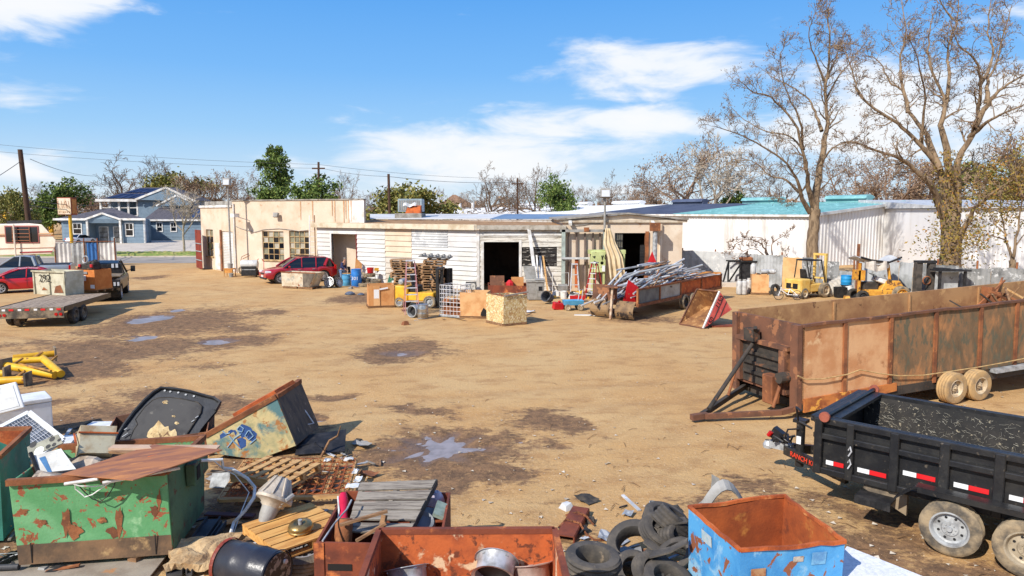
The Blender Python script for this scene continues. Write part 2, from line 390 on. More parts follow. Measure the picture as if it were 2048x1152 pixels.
 bp=N.new('ShaderNodeBump');bp.inputs['Strength'].default_value=.8;bp.inputs['Distance'].default_value=.035
 L.new(mth('ADD',noise(9,8,.7),mth('MULTIPLY',noise(40,4,.7),.35)),bp.inputs['Height']);L.new(bp.outputs[0],b.inputs['Normal'])
 me.materials.append(m);o=bpy.data.objects.new('ground',me);COL.objects.link(o);struct(o)
make_ground()
mWater=mat('muddy water with sky tint',c(196,182,178,.55),c(172,158,150,.5),scale=2.5,rough=.34,bump=.08,bs=5,spec=.35)  # muddy base made pale so its colour carries the sky's reflection
for px,py,hw,hh,k in PUD:
 cx,cy,rx,ry=ell(px,py,hw,hh);g=MB()
 n=40;zc=[gz(cx+rx*.5*math.cos(t),cy+ry*.5*math.sin(t))for t in(0,1.5,3,4.6)]+[gz(cx,cy)]
 zz=sum(zc)/5+(-.004 if k==1 else .012 if k==0 else-.012)
 g.add([(cx+rx*1.35*math.cos(2*math.pi*i/n),cy+ry*1.35*math.sin(2*math.pi*i/n),zz)for i in range(n)],[tuple(range(n))])
 struct(g.build('puddle',mWater))
def litter():
 r=random.Random(3);g1,g2,g3=MB(),MB(),MB()
 for i in range(4200):
  px=r.uniform(-20,2070);py=560+600*r.random()**.8
  if 640<px<1300 and 620<py<820 and r.random()<.6:continue
  p=at(px,py);z=gz(p.x,p.y);s=r.uniform(.006,.022)*(.8 if py>800 else 1.25)
  k=r.random()
  if k<.45:
   a=r.uniform(0,6.28);d=[(r.uniform(.6,1.2)*s*math.cos(a+t),r.uniform(.6,1.2)*s*math.sin(a+t))for t in(0,1.3,2.6,3.8,5.1)]
   g1.add([(p.x+x,p.y+y,z-.01)for x,y in d]+[(p.x+x*.4,p.y+y*.4,z+s*.7)for x,y in d],[(0,1,6,5),(1,2,7,6),(2,3,8,7),(3,4,9,8),(4,0,5,9),(5,6,7,8,9)])
  elif k<.58:
   a=r.uniform(0,3.14);l=r.uniform(.03,.16);dx,dy=math.cos(a)*l,math.sin(a)*l
   g2.tube([(p.x-dx,p.y-dy,z+.012),(p.x+dx*.1,p.y+dy*.1+.02,z+.03),(p.x+dx,p.y+dy,z+.015)],[.004,.006,.003],4)
  elif k>.86:
   a=r.uniform(0,6.28);l=r.uniform(.015,.05)
   g3.add([(p.x+l*math.cos(a),p.y+l*math.sin(a),z+.01),(p.x+l*math.cos(a+1.7),p.y+l*math.sin(a+1.7),z+.03),(p.x+l*math.cos(a+3.1),p.y+l*math.sin(a+3.1),z+.012),(p.x+l*math.cos(a+4.7),p.y+l*math.sin(a+4.7),z+.025)],[(0,1,2,3)])
 tag(g1.build('gravel',mat('stones',c(170,140,108),c(196,172,142),scale=8,rough=.9)),'small stones strewn over the dirt yard','gravel',kind='stuff')
 tag(g2.build('twigs',mat('twigs',c(120,88,58),c(160,124,84),scale=8,rough=.9)),'small twigs and splinters strewn over the dirt yard','twigs',kind='stuff')
 tag(g3.build('scraps',mat('paper scraps',c(214,202,184),c(180,160,132),scale=2,rough=.8)),'small pale scraps of litter strewn over the dirt yard','litter',kind='stuff')
litter()
def flat(name,pts,z,m):
 g=MB();n=len(pts);g.add([(p.x,p.y,z)for p in pts],[tuple(range(n))]);return struct(g.build(name,m))
mAsph=mat('old asphalt',c(168,158,146),c(150,140,128),scale=.6,rough=.95,bump=.1)
mConc=mat('pale concrete',c(214,200,182),c(196,182,164),scale=.5,rough=.9,bump=.05,c3=c(170,156,140),s3=2,lo3=.6,hi3=.66)
mGrass=mat('verge grass',c(128,146,62),c(176,164,96),scale=1.2,lo=.45,hi=.6,rough=1,bump=.6,bs=12,c3=c(150,128,84),s3=3,lo3=.58,hi3=.68)
flat('street',[at(-900,531),at(470,526),at(560,511),at(-900,516)],.02,mAsph)
flat('driveway',[at(-900,506),at(640,503),at(560,481),at(-900,483)],.03,mConc)
def verge():
 A,B,C2,D=at(-300,515.5),at(520,511.5),at(520,504.5),at(-300,507)
 g=MB();n,m_=160,14
 def fn(u,v):
  p=A.lerp(B,u).lerp(D.lerp(C2,u),v);e=min(v,1-v)*4
  return(p.x,p.y,.03+min(1,e)*(.13+.16*RND.random()))
 g.sheet(n,m_,fn);o=g.build('grass_verge',mGrass);tag(o,'strip of green and straw grass between street and drive','grass',kind='stuff')
 k=MB();k.beam(at(-300,516.3,.06),at(520,512.4,.06),.2,.16);struct(k.build('kerb',mConc))
verge()
def wall(g,x0,x1,z0,z1,ops,t=.25,y=0):
 xs=sorted({x0,x1}|{v for o in ops for v in(o[0],o[1])if x0<v<x1});zs=sorted({z0,z1}|{v for o in ops for v in(o[2],o[3])if z0<v<z1})
 for a,b in zip(xs,xs[1:]):
  for c_,d in zip(zs,zs[1:]):
   mx,mz=(a+b)/2,(c_+d)/2
   if any(o[0]<mx<o[1]and o[2]<mz<o[3]for o in ops):continue
   g.bx(a,b,y,y+t,c_,d)
 return g
def siding(g,x0,x1,z0,z1,pitch=.36,ops=(),y=0,lip=.06,wob=0):
 z=z0
 while z<z1-.02:
  zt=min(z+pitch,z1);mz=(z+zt)/2
  cuts=sorted({x0,x1}|{v for o in ops for v in(o[0],o[1])if x0<v<x1})
  for a,b in zip(cuts,cuts[1:]):
   if any(o[0]<(a+b)/2<o[1]and o[2]<mz<o[3]for o in ops):continue
   w1,w2=RND.uniform(-wob,wob),RND.uniform(-wob,wob)
   g.add([(a,y-lip,z+w1),(b,y-lip,z+w2),(b,y-.004,zt+w2),(a,y-.004,zt+w1),(a,y,z+w1),(b,y,z+w2)],[(0,1,2,3),(4,5,1,0)])
  z=zt
 return g
def ribs(g,x0,x1,z0,z1,pitch=.3,dep=.035,ops=(),y=0,top=None):
 n=max(2,int((x1-x0)/pitch));p=(x1-x0)/n
 for i in range(n):
  a=x0+i*p;prof=[(a,y),(a+p*.5,y),(a+p*.62,y-dep),(a+p*.88,y-dep),(a+p,y)]
  zs0=z0
  for o in ops:
   if o[0]<a+p/2<o[1]:zs0=o[3]
  vs=[]
  for x,yy in prof:vs+=[(x,yy,zs0),(x,yy,z1 if top is None else top(x))]
  g.add(vs,[(2*j,2*j+2,2*j+3,2*j+1)for j in range(4)])
 return g
class Frame:
 def __init__(s,P,Q):s.P=P;s.a=head(P,Q);s.u=U(s.a);s.L=(Vector((Q.x,Q.y))-Vector((P.x,P.y))).length
 def x(s,px):return onwall(px,500,s.P,s.u)[0]
 def z(s,px,py):return onwall(px,py,s.P,s.u)[1]
 def rect(s,px0,px1,py0,py1):
  m=(px0+px1)/2;return(s.x(px0),s.x(px1),s.z(m,py1),s.z(m,py0))
def rel(fr,base):
 mb=Matrix.Translation((base.P.x,base.P.y,0))@Matrix.Rotation(base.a,4,'Z');mf=Matrix.Translation((fr.P.x,fr.P.y,0))@Matrix.Rotation(fr.a,4,'Z')
 return mb.inverted()@mf
mCream=mat('cream painted block',c(232,212,188,.76),c(218,194,166,.76),scale=.7,rough=.9,bump=.12,bs=14,c3=c(186,148,112),s3=1.6,lo3=.6,hi3=.74,c4=c(240,224,202,.78),s4=.4)
mRoofGrey=mat('weathered roofing',c(170,164,154),c(128,120,110),scale=1.5,rough=.95,c3=c(110,92,74),s3=4,lo3=.6,hi3=.7)
mRoofBr=mat('leaf strewn roofing',c(184,142,96),c(140,104,72),scale=2,rough=1,c3=c(216,184,140),s3=6,lo3=.6,hi3=.7)
mWhiteM=mat('white metal siding',c(232,230,226,.74),c(216,212,204,.74),scale=.5,rough=.6,bump=.03,c3=c(190,170,146),s3=1.6,lo3=.62,hi3=.76)
mBeigeM=mat('beige siding',c(236,214,188,.74),c(222,198,170,.74),scale=.8,rough=.7,bump=.05)
mGreyM=mat('pale grey sheet',c(206,206,204),c(180,180,180),scale=1.2,rough=.5,bump=.05,c3=c(226,224,220),s3=2.5)
mOldBoard=mat('weathered white boards',c(222,216,204,.85),c(170,160,146),scale=2.2,lo=.45,hi=.66,stretch=(.35,1,3),rough=.95,bump=.3,c3=c(96,86,76),s3=4,lo3=.64,hi3=.72)
mChar=mat('charred boards',c(52,48,46),c(28,26,26),scale=3,stretch=(.4,1,3),rough=.95,bump=.4,c3=c(176,168,156),s3=5,lo3=.52,hi3=.6)
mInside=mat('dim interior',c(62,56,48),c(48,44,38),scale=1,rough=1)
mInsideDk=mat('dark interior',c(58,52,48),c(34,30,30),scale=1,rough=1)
mTrimW=mat('white trim',c(234,232,228,.88),c(206,198,186),scale=1.6,rough=.6,bump=.03)
mPaneMix=mat('dusty panes',c(150,146,120),c(96,96,88),scale=1.4,rough=.25,bump=0)
mPaneLt=mat('papered panes',c(190,182,166),c(156,148,126),scale=1.4,rough=.3,bump=0)
mFrameYel=mat('ochre window frame',c(206,176,126),c(150,120,84),scale=3,rough=.8)
C0=at(470,546);_t=Frame(C0,at(637,554));fF=Frame(C0,C0+_t.u*_t.x(729));fW=Frame(at(406,536),C0)
bw=thing('workshop','cream painted block workshop with steel windows behind the red sport utility car','building',fF.P,fF.a)
H1=5.75;H2=fF.z(470,402)
H1=H2
w1=fF.rect(525.5,568,462.5,520);w2=fF.rect(579,618.5,462,520)
g=wall(MB(),0,fF.L,0,H1,[w1,w2]);g.build('front_wall',mCream,bw)
MW=rel(fW,fF);HW=fW.z(440,411)
o1=fW.rect(413.5,427.5,459,512);o2=fW.rect(445,467,463,541)
g=wall(MB(),0,fW.L-.02,0,HW,[o1,o2]);g.v=[tuple(MW@Vector(v))for v in g.v];g.build('wing_wall',mCream,bw)
g=MB();g.bx(0,fW.L,.4,.65,HW,fW.z(440,402));g.v=[tuple(MW@Vector(v))for v in g.v];g.build('wing_parapet',mRoofGrey,bw)
g=MB();g.bx(-.05,fW.L-.04,-.1,.27,HW-.16,HW+.02);g.v=[tuple(MW@Vector(v))for v in g.v];g.build('wing_coping',mTrimW,bw)
g=MB();g.bx(-.06,fF.L+.06,-.07,.3,H1,H1+.09);g.build('coping',mRoofGrey,bw)
g=MB();g.bx(fF.L-1.25,fF.L+.05,-.03,.02,3.9,H1-.004);g.build('patch',mTrimW,bw)
bd=Vector((-.33,.94,0));bd.rotate(Matrix.Rotation(-fF.a,3,'Z'));E1=Vector((fF.L,.25,0));E2=E1+bd*9;E3=E2+Vector((-13,2.5,0));up=Vector((0,0,H1))
g=MB();g.hexa([E1+Vector((-.25,0,0)),E1,E2,E2+Vector((-.25,0,0))],[E1+Vector((-.25,0,0))+up,E1+up,E2+up,E2+Vector((-.25,0,0))+up]);g.build('end_wall',mCream,bw);g=MB();g.add([E2,E3,E3+up,E2+up],[(0,1,2,3)]);g.build('rear_wall',mCream,bw)
e0=MW@Vector((0,.3,0))
g=MB();g.prism([(.02,.26),(fF.L-.26,.26),(E2.x-.26,E2.y),(E3.x,E3.y),(e0.x+.4,e0.y+.2)],H1-.75,H1-.6);g.build('roof',mRoofGrey,bw)
def steel_window(par,r,cols,rows,M=None,seed=1,y=.1):
 rr=random.Random(seed);x0,x1,z0,z1=r;f=MB();w=.05
 for i in range(cols+1):
  x=x0+(x1-x0)*i/cols;f.bx(x-w/2*(1.6 if i in(0,cols)else 1),x+w/2*(1.6 if i in(0,cols)else 1),y-.03,y+.03,z0,z1)
 for j in range(rows+1):
  z=z0+(z1-z0)*j/rows;f.bx(x0,x1,y-.034,y+.026,z-w/2,z+w/2)
 f.bx(x0-.05,x1+.05,-.09,.12,z0-.1,z0-.002)
 pv=[(x0+(x1-x0)*i/cols,y+.02,z0+(z1-z0)*j/rows)for j in range(rows+1)for i in range(cols+1)];pf=[];mi=[]
 for j in range(rows):
  for i in range(cols):
   pf.append((j*(cols+1)+i,j*(cols+1)+i+1,(j+1)*(cols+1)+i+1,(j+1)*(cols+1)+i));k=rr.random()
   mi.append((0 if k<.55 else 1 if k<.8 else 2)if j<rows*.6 else(1 if k<.55 else 0 if k<.7 else 2))
 p=MB();p.add(pv,pf)
 if M is not None:
  for q in(f,p):q.v=[tuple(M@Vector(v))for v in q.v]
 fo=f.build('window',mFrameYel,par);po=p.build('pane',mGlassDark,fo);po.data.materials.append(mPaneMix);po.data.materials.append(mPaneLt)
 for pl,k in zip(po.data.polygons,mi):pl.material_index=k
steel_window(bw,w1,4,5,None,3);steel_window(bw,w2,4,5,None,5);steel_window(bw,o1,2,4,MW,8)
def roller(par,r,m,M=None,y=.1,pitch=.13,name='roller_door'):
 x0,x1,z0,z1=r;g=MB();z=z0
 while z<z1:
  zt=min(z+pitch,z1);g.add([(x0,y,z),(x1,y,z),(x1,y-.03,z+.03),(x0,y-.03,z+.03),(x1,y,zt),(x0,y,zt)],[(0,1,2,3),(3,2,4,5)]);z=zt
 if M is not None:g.v=[tuple(M@Vector(v))for v in g.v]
 return g.build(name,m,par)
roller(bw,o2,mWhiteM,MW)
g=MB();r_=fW.rect(431,440,486,541);g.bx(r_[0],r_[1],-.05,-.003,.1,r_[3]);g.v=[tuple(MW@Vector(v))for v in g.v];g.build('narrow_door',mTrimW,bw)
g=MB();g.bx(o2[0]-.28,o2[0],-.08,.02,0,o2[3]+.1);g.v=[tuple(MW@Vector(v))for v in g.v];g.build('rusty_jamb',mRust,bw)
x,z=fF.x(502),fF.z(500,432)
g=MB();g.beam((x,-.02,z-.35),(x-.3,-1.0,z-.05),.05);g.box((x-.35,-1.15,z+.05),(.3,.75,.28),rz=.25);g.build('camera_housing',mTrimW,bw)
x,z=fF.x(560),fF.z(560,430)
g=MB();g.box((x,-.3,z),(.42,.2,.34),rx=-.35);g.beam((x,0,z-.05),(x,-.25,z),.06);g.build('floodlight',mGrey,bw)
g=MB();pts=[(fF.x(p),-.06,fF.z(p,q))for p,q in((474,452),(482,456),(495,460),(512,464),(530,459),(560,457),(580,459),(600,462),(618,460))];g.tube(pts,.022,5);g.build('wall_cable',mGrey,bw)
g=MB();x=fF.x(472);g.tube([(x,-.09,0.1),(x,-.09,H1-.2)],.05,8);g.build('downpipe',mTrimW,bw)
mStreak=mat('rust streak',c(216,178,138),c(196,146,104),scale=3,rough=.9)
for px,l in((604,1.2),(667,.9),(672,1.3),(690,1.5),(694,1.1),(700,1.8),(705,1.3),(628,1.4)):
 x=fF.x(px);MB().add([(x-.05,-.035,H1-.05),(x+.05,-.035,H1-.05),(x+.015,-.035,H1-.25-l),(x-.02,-.035,H1-.25-l)],[(0,1,2,3)]).build('rust_streak',mStreak,bw)
A0,A1,B1=at(637,557),at(955.5,581),at(1124,581);fA=Frame(A0,A1);fB=Frame(A1,B1)
sh=thing('shed','long low shed clad in patchwork of white, beige and grey siding with dark doorways','building',A0,fA.a)
HE=fA.z(800,455);doorA=fA.rect(664,713,467,575);doorA=(doorA[0],doorA[1],0,doorA[3])
MBm=rel(fB,fA);doorB=fB.rect(967.5,1038,484,600);doorB=(doorB[0],doorB[1],0,doorB[3])
def into(g,M):g.v=[tuple(M@Vector(v))for v in g.v];return g
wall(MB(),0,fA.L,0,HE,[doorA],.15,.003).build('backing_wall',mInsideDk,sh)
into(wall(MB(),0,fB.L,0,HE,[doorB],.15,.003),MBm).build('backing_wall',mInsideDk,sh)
zs=fA.z(860,500);xw,xb,xg=fA.x(771),fA.x(824),fA.x(896)
siding(MB(),0,xw,0,HE,.3,[doorA]).build('siding',mWhiteM,sh,label='white lap siding')
siding(MB(),xw+.01,xb,fA.z(800,514),HE,.36,[]).build('siding',mBeigeM,sh,label='beige lap siding')
siding(MB(),xw+.01,xb,0,fA.z(800,514),.36,[]).build('siding',mat('stained white siding',c(214,204,190),c(190,176,158),scale=1.2,rough=.8),sh,label='stained white siding')
siding(MB(),xb+.01,xg,fA.z(860,494),HE,.17,[],lip=.05).build('siding',mGreyM,sh,label='grey corrugated sheet')
siding(MB(),xg,fA.L-.05,fA.z(920,494),HE,.34,[],lip=.03).build('siding',mat('pale siding',c(218,216,214),c(206,202,198),scale=1,rough=.6),sh,label='pale grey siding')
siding(MB(),xb+.01,fA.L-.05,0,fA.z(900,494)-.01,.3,[],wob=.01).build('siding',mWhiteM,sh,label='white lap siding')
ch=fB.rect(1043,1114,494,531)
into(siding(MB(),.12,fB.L,0,HE,.3,[doorB,ch],wob=.02,lip=.04),MBm).build('siding',mOldBoard,sh,label='weathered white boards')
into(siding(MB(),ch[0]+.01,ch[1]-.01,ch[2],ch[3],.26,[],y=.03,wob=.03,lip=.05),MBm).build('siding',mChar,sh,label='charred boards')
g=MB();g.bx(-.06,.12,-.07,.02,0,HE);g.bx(doorB[0]-.16,doorB[0],-.06,.05,0,doorB[3]+.02);g.bx(doorB[1],doorB[1]+.16,-.06,.05,0,doorB[3]+.1);g.bx(0.13,fB.L,-.075,.01,HE-.42,HE-.28)
into(g,MBm).build('trim',mTrimW,sh)
g=MB();g.bx(doorA[0]-.12,doorA[0],-.06,.16,0,doorA[3]+.1);g.bx(doorA[0]-.12,doorA[1]+.1,-.065,.03,doorA[3],doorA[3]+.12);g.build('trim',mTrimW,sh)
g=MB();g.bx(doorA[1],doorA[1]+.1,-.06,.03,0,doorA[3]-.01);g.build('jagged_edge',mat('red brown edge',c(120,40,36),rough=.8),sh)
g=MB();g.bx(-.3,fA.L+.15,-.3,-.26,HE-.08,HE+.26);g.build('fascia',mat('cream fascia',c(222,208,184),c(190,170,140),scale=1.5,rough=.8),sh)
g=MB();g.bx(-.2,fB.L+.2,-.3,-.26,HE-.06,HE+.22);into(g,MBm).build('fascia',mat('grey fascia',c(190,182,168),c(150,140,124),scale=2.5,rough=.8),sh)
g=MB();g.bx(-.28,fA.L+.3,-.25,.2,HE-.06,HE-.02);into(MB().bx(-.2,fB.L+.1,-.25,.2,HE-.1,HE-.07),MBm);g.build('soffit',mBeigeM,sh)
pB=MBm@Vector((fB.L,0,0));pB2=MBm@Vector((fB.L,9,0));q0=MBm@Vector((-.2,-.25,0));q1=MBm@Vector((fB.L+.2,-.25,0));q2=MBm@Vector((fB.L,9,0))
g=MB();zr=HE+.1;g.add([(-.3,-.28,zr+.1),(fA.L-.1,-.28,zr+.1),(q1.x,q1.y,zr+.1),(q2.x,q2.y,zr+.16),(3,10,zr+.3),(-.3,6,zr+.3),(-.3,-.28,zr-.1),(fA.L-.1,-.28,zr-.1),(q1.x,q1.y,zr-.1),(q2.x,q2.y,zr-.1),(3,10,zr-.1),(-.3,6,zr-.1)],[(0,1,2,3,4,5),(11,10,9,8,7,6),(3,9,10,4),(4,10,11,5),(2,8,9,3),(5,11,6,0)]);g.build('roof',mRoofBr,sh)
g=MB();g.add([(3,9.8,0),(q2.x,q2.y,0),(q2.x,q2.y,zr),(3,9.8,zr),(-.3,6,0),(-.3,6,zr)],[(0,1,2,3),(4,0,3,5)]);g.add([(q1.x,q1.y+.3,0),(q2.x,q2.y,0),(q2.x,q2.y,zr),(q1.x,q1.y+.3,zr)],[(0,1,2,3)]);g.build('rear_wall',mInsideDk,sh)
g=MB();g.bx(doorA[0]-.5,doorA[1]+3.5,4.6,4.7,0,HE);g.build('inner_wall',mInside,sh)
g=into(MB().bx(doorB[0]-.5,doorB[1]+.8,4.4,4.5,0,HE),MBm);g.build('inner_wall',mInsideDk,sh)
fC=Frame(at(1124.5,581),at(1362,581));HC_=fC.z(1240,441);AP=fC.z(1254,429)
wc=thing('workshop','cream gabled workshop with barred open doorway behind the trailer of pipes','building',fC.P,fC.a)
dC=fC.rect(1229,1296,466,600);dC=(dC[0],dC[1],0,dC[3])
wall(MB(),0,fC.L,0,HC_,[dC],.2).build('front_wall',mCream,wc)
xa=fC.x(1254)
g=MB();g.add([(0,0,HC_),(fC.L,0,HC_),(xa,0,AP),(0,.2,HC_),(fC.L,.2,HC_),(xa,.2,AP)],[(0,1,2),(5,4,3)]);g.build('gable',mCream,wc)
g=MB();g.hexa([(-.3,-.25,HC_+.02),(xa,-.25,AP+.02),(xa,12,AP+.02),(-.3,12,HC_+.02)],[(-.3,-.25,HC_+.12),(xa,-.25,AP+.12),(xa,12,AP+.12),(-.3,12,HC_+.12)])
g.hexa([(xa,-.25,AP+.02),(fC.L+.3,-.25,HC_+.02),(fC.L+.3,12,HC_+.02),(xa,12,AP+.02)],[(xa,-.25,AP+.12),(fC.L+.3,-.25,HC_+.12),(fC.L+.3,12,HC_+.12),(xa,12,AP+.12)]);g.build('roof',mRoofGrey,wc)
g=MB();g.bx(-.2,fC.L+.25,-.14,-.003,HC_-.12,HC_+.04);g.build('gutter',mat('beige gutter',c(214,200,178),c(176,156,130),scale=2,rough=.6),wc)
g=MB();g.bx(0,.2,.2,12,0,HC_);g.bx(fC.L-.2,fC.L,.2,12,0,HC_);g.bx(.2,fC.L-.2,11.8,12,0,HC_);g.build('side_wall',mCream,wc)
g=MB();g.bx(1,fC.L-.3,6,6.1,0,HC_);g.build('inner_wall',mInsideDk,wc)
g=MB();x=fC.x(1320);g.tube([(x,-.12,0),(x,-.12,HC_-.2)],.1,8);g.build('downpipe',mCream,wc)
for x0,x1,nm in((fC.x(1229),fC.x(1245),1),(fC.x(1281),fC.x(1290),2)):
 g=MB();zb,zt=(1.3,dC[3])if nm==1 else(1.0,dC[3]-.75)
 for i in range(5):
  x=x0+(x1-x0)*i/4;g.bx(x-.02,x+.02,.05,.09,zb,zt)
 for j in range(6):
  z=zb+(zt-zb)*j/5;g.bx(x0,x1,.045,.095,z-.02,z+.02)
 gr=g.build('window_grille',mBlkPaint,wc);MB().add([(x0,.12,zb),(x1,.12,zb),(x1,.12,zt),(x0,.12,zt)],[(0,1,2,3)]).build('pane',mPaneLt,gr)
g=MB();g.bx(fC.x(1290),fC.x(1296.5),-.12,.22,0,dC[3]+.1);g.build('rusty_jamb',mRust,wc)
for px in(1139,1302):
 x,z=fC.x(px),fC.z(px,446);MB().box((x,-.35,z),(.18,.42,.2),rx=.3).beam((x,0,z+.15),(x,-.25,z+.05),.06).build('floodlight',mWhiteP,wc)
g=MB();pts=[(fC.x(p),-.05,fC.z(p,q))for p,q in((1141,448),(1150,451),(1165,450),(1180,447),(1200,447))];g.tube(pts,.02,5);g.build('wall_cable',mGrey,wc)
lr=thing('lean_to','low lean-to roof of blue and white sheet metal behind the shed','building',atY(740,445,58))
PQ=[atY(px,py,Y)-lr.location for px,py,Y in((740,438,56.5),(1170,437.5,52),(1250,429.5,57),(1010,428.5,62),(740,428.5,66))]
xm=atY(980,438,54)-lr.location;xm2=atY(1010,428.5,62)-lr.location
g=MB();g.add([PQ[0],xm,xm2,PQ[4]],[(0,1,2,3)]);g.build('roof_panel',mWhiteM,lr,solid=.05)
g=MB();g.add([xm,PQ[1],PQ[2],xm2],[(0,1,2,3)]);g.build('roof_panel',mat('blue roof metal',c(124,146,172),c(108,130,156),scale=.6,rough=.5,bump=.03),lr,solid=.05)
g=MB()
for a,b in((PQ[0],xm),(xm,PQ[1])):g.hexa([a+Vector((0,.1,-4.2)),b+Vector((0,.1,-4.2)),b+Vector((0,.3,-4.2)),a+Vector((0,.3,-4.2))],[a+Vector((0,.1,-.06)),b+Vector((0,.1,-.06)),b+Vector((0,.3,-.06)),a+Vector((0,.3,-.06))])
g.build('wall',mat('flaking whitewash',c(216,208,198),c(176,160,144),scale=3,rough=.9),lr)
ac=thing('rooftop_unit','rooftop air conditioning unit with rusty hood above the shed roof','air conditioner',atY(820,424,58))
k_=58/1400
MB().bx(-24*k_,24*k_,0,1.6,0,26*k_).build('cabinet',mat('grey cabinet',c(170,186,192),c(140,156,164),scale=2,rough=.5),ac,bevel=.03)
for i in range(6):
 pass
g=MB()
for i in range(11):g.bx(-24*k_+.1+i*.16,-24*k_+.2+i*.16,-.03,.002,.15,26*k_-.12)
g.build('louvre',mGrey,ac)
g=MB();g.hexa([(-6*k_,-1.0,-.1),(24*k_,-1.0,-.1),(24*k_,0,-.1),(-6*k_,0,-.1)],[(-2*k_,-.75,10*k_),(23*k_,-.75,10*k_),(23*k_,0,13*k_),(-4*k_,0,13*k_)]);g.build('hood',mRustOr,ac)
MB().sheet(8,4,lambda u,v:(-11*k_+u*25*k_,-.4-.5*v,17*k_-v*6*k_+.08*math.sin(u*9))).build('tarp',mWhiteP,ac)
MB().bx(-26*k_,26*k_,-1.1,1.7,-.75,-.1).build('curb',mRoofGrey,ac)
K0=Vector((26.2,62,0));ed=Vector((-.436,.9,0));gd=Vector((.9,.436,0));HEV,HRD,WL,WW=4.62,5.9,150,26
wh=thing('warehouse','long white metal warehouse with white, navy and teal roof behind the yard fence','building',K0,math.atan2(gd.y,gd.x))
mRib=mat('white ribbed metal',c(232,231,230,.88),c(222,220,218,.86),scale=.3,rough=.55,bump=0,c3=c(204,198,190),s3=.7,lo3=.5,hi3=.72,stretch=(1,1,.25))
ribs(MB(),0,WW,0,1,.42,.05,[],0,top=lambda x:HEV+(HRD-HEV)*(1-abs(x-WW/2)/(WW/2))-.02).build('gable_wall',mRib,wh)
g=MB();ribs(g,0,WL,0,HEV,.42,.05);into(g,Matrix.Rotation(R(90),4,'Z')@Matrix.Scale(-1,4,(0,1,0))@Matrix.Scale(-1,4,(0,1,0)));g.v=[(-abs(v[0])if v[0]!=0 else 0,v[1],v[2])for v in g.v];g.build('side_wall',mRib,wh)
MB().bx(0,WW,WL-.2,WL,0,HEV).build('rear_wall',mRib,wh)
mNavy=mat('navy roof metal',c(90,98,120),c(76,84,106),scale=.4,rough=.5,bump=.02);mTeal=mat('teal roof metal',c(136,188,188),c(112,168,170),scale=.4,rough=.6,bump=.02,c3=c(150,206,206),s3=1.2)
mRoofW=mat('white roof metal',c(238,238,238,.86),c(224,224,222,.84),scale=.3,rough=.6,bump=.02)
def roofseg(y0,y1,m):
 g=MB();o=.25
 for side in(0,1):
  xe=-o if side==0 else WW+o
  n=max(1,int((y1-y0)/.6))
  for i in range(n):
   a,b=y0+(y1-y0)*i/n,y0+(y1-y0)*(i+1)/n
   g.add([(xe,a,HEV),(xe,b-.08,HEV),(WW/2,b-.08,HRD),(WW/2,a,HRD),(xe,b-.05,HEV+.05),(WW/2,b-.05,HRD+.05),(xe,b,HEV),(WW/2,b,HRD)],[(0,1,2,3),(1,4,5,2),(4,6,7,5)])
 return g.build('roof_panel',m,wh)
roofseg(-.3,18.5,mTeal);roofseg(18.5,36,mNavy);roofseg(36,WL,mRoofW)
g=MB()
for x0,x1,z0,z1 in((-.3,WW/2,HEV,HRD),(WW/2,WW+.3,HRD,HEV)):g.hexa([(x0,-.36,z0-.22),(x1,-.36,z1-.22),(x1,-.06,z1-.22),(x0,-.06,z0-.22)],[(x0,-.36,z0+.03),(x1,-.36,z1+.03),(x1,-.06,z1+.03),(x0,-.06,z0+.03)])
g.build('verge_trim',mGreyM,wh)
MB().bx(-.34,-.2,-.3,WL,HEV-.2,HEV-.01).build('gutter',mTrimW,wh)
RP=K0+gd*(WW/2)
def ridge_t(px):return onwall(px,400,RP,ed)[0]
for px0,px1,m in((1657,1740,mTeal),(1490,1565,mTeal),(1350,1411,mNavy),(1230,1285,mRoofW),(1130,1181,mRoofW),(1040,1087,mRoofW)):
 a,b=ridge_t(px1),ridge_t(px0);g=MB()
 g.bx(WW/2-.45,WW/2+.45,a,b,HRD-.1,HRD+.35);g.prism([(-.75,.3),(.75,.3),(.55,.62),(0,.72),(-.55,.62)],-b,-a,Matrix.Translation((WW/2,0,HRD))@Matrix.Rotation(R(90),4,'X'));g.build('ridge_vent',m,wh,bevel=.04)
rd=(onwall(1781,480,K0,gd)[0],onwall(1815,480,K0,gd)[0],0,onwall(1798,481,K0,gd)[1])
roller(wh,rd,mGreyM,None,-.1,.2)
MB().bx(rd[0]-.15,rd[1]+.15,-.42,-.06,rd[3],rd[3]+.3).build('door_hood',mGrey,wh)
g=MB()
for px in(997,970):t=ridge_t(px);MB().cyl((WW/2-6,t,HRD-.7),(WW/2-6,t,HRD+.95),.3,.3,10).build('roof_pipe',mTrimW,wh)
w2=thing('metal_building','white ribbed metal building on the far right behind the leafy thin tree','building',atY(1884,560,57),0);w2.location.z=0
H=atY(1900,416,57).z
ribs(MB(),0,14,0,H,.4,.05).build('front_wall',mRib,w2);MB().bx(0,14,.02,14,0,H-.05).build('side_wall',mRib,w2)
MB().hexa([(-.3,-.3,H),(14.3,-.3,H),(14.3,14,H),(-.3,14,H)],[(-.3,-.3,H+.12),(14.3,-.3,H+.12),(14.3,14,H+.9),(-.3,14,H+.9)]).build('roof',mGreyM,w2)
mBlueH=mat('slate blue lap siding',c(128,148,164),c(116,136,152),scale=1.5,rough=.8,bump=.05)
mShing=mat('dark shingles',c(98,94,100),c(74,72,78),scale=3,rough=.95,bump=.3)
mPanel=mat('solar glass',c(40,46,70),c(56,62,86),scale=.6,rough=.15,bump=0)
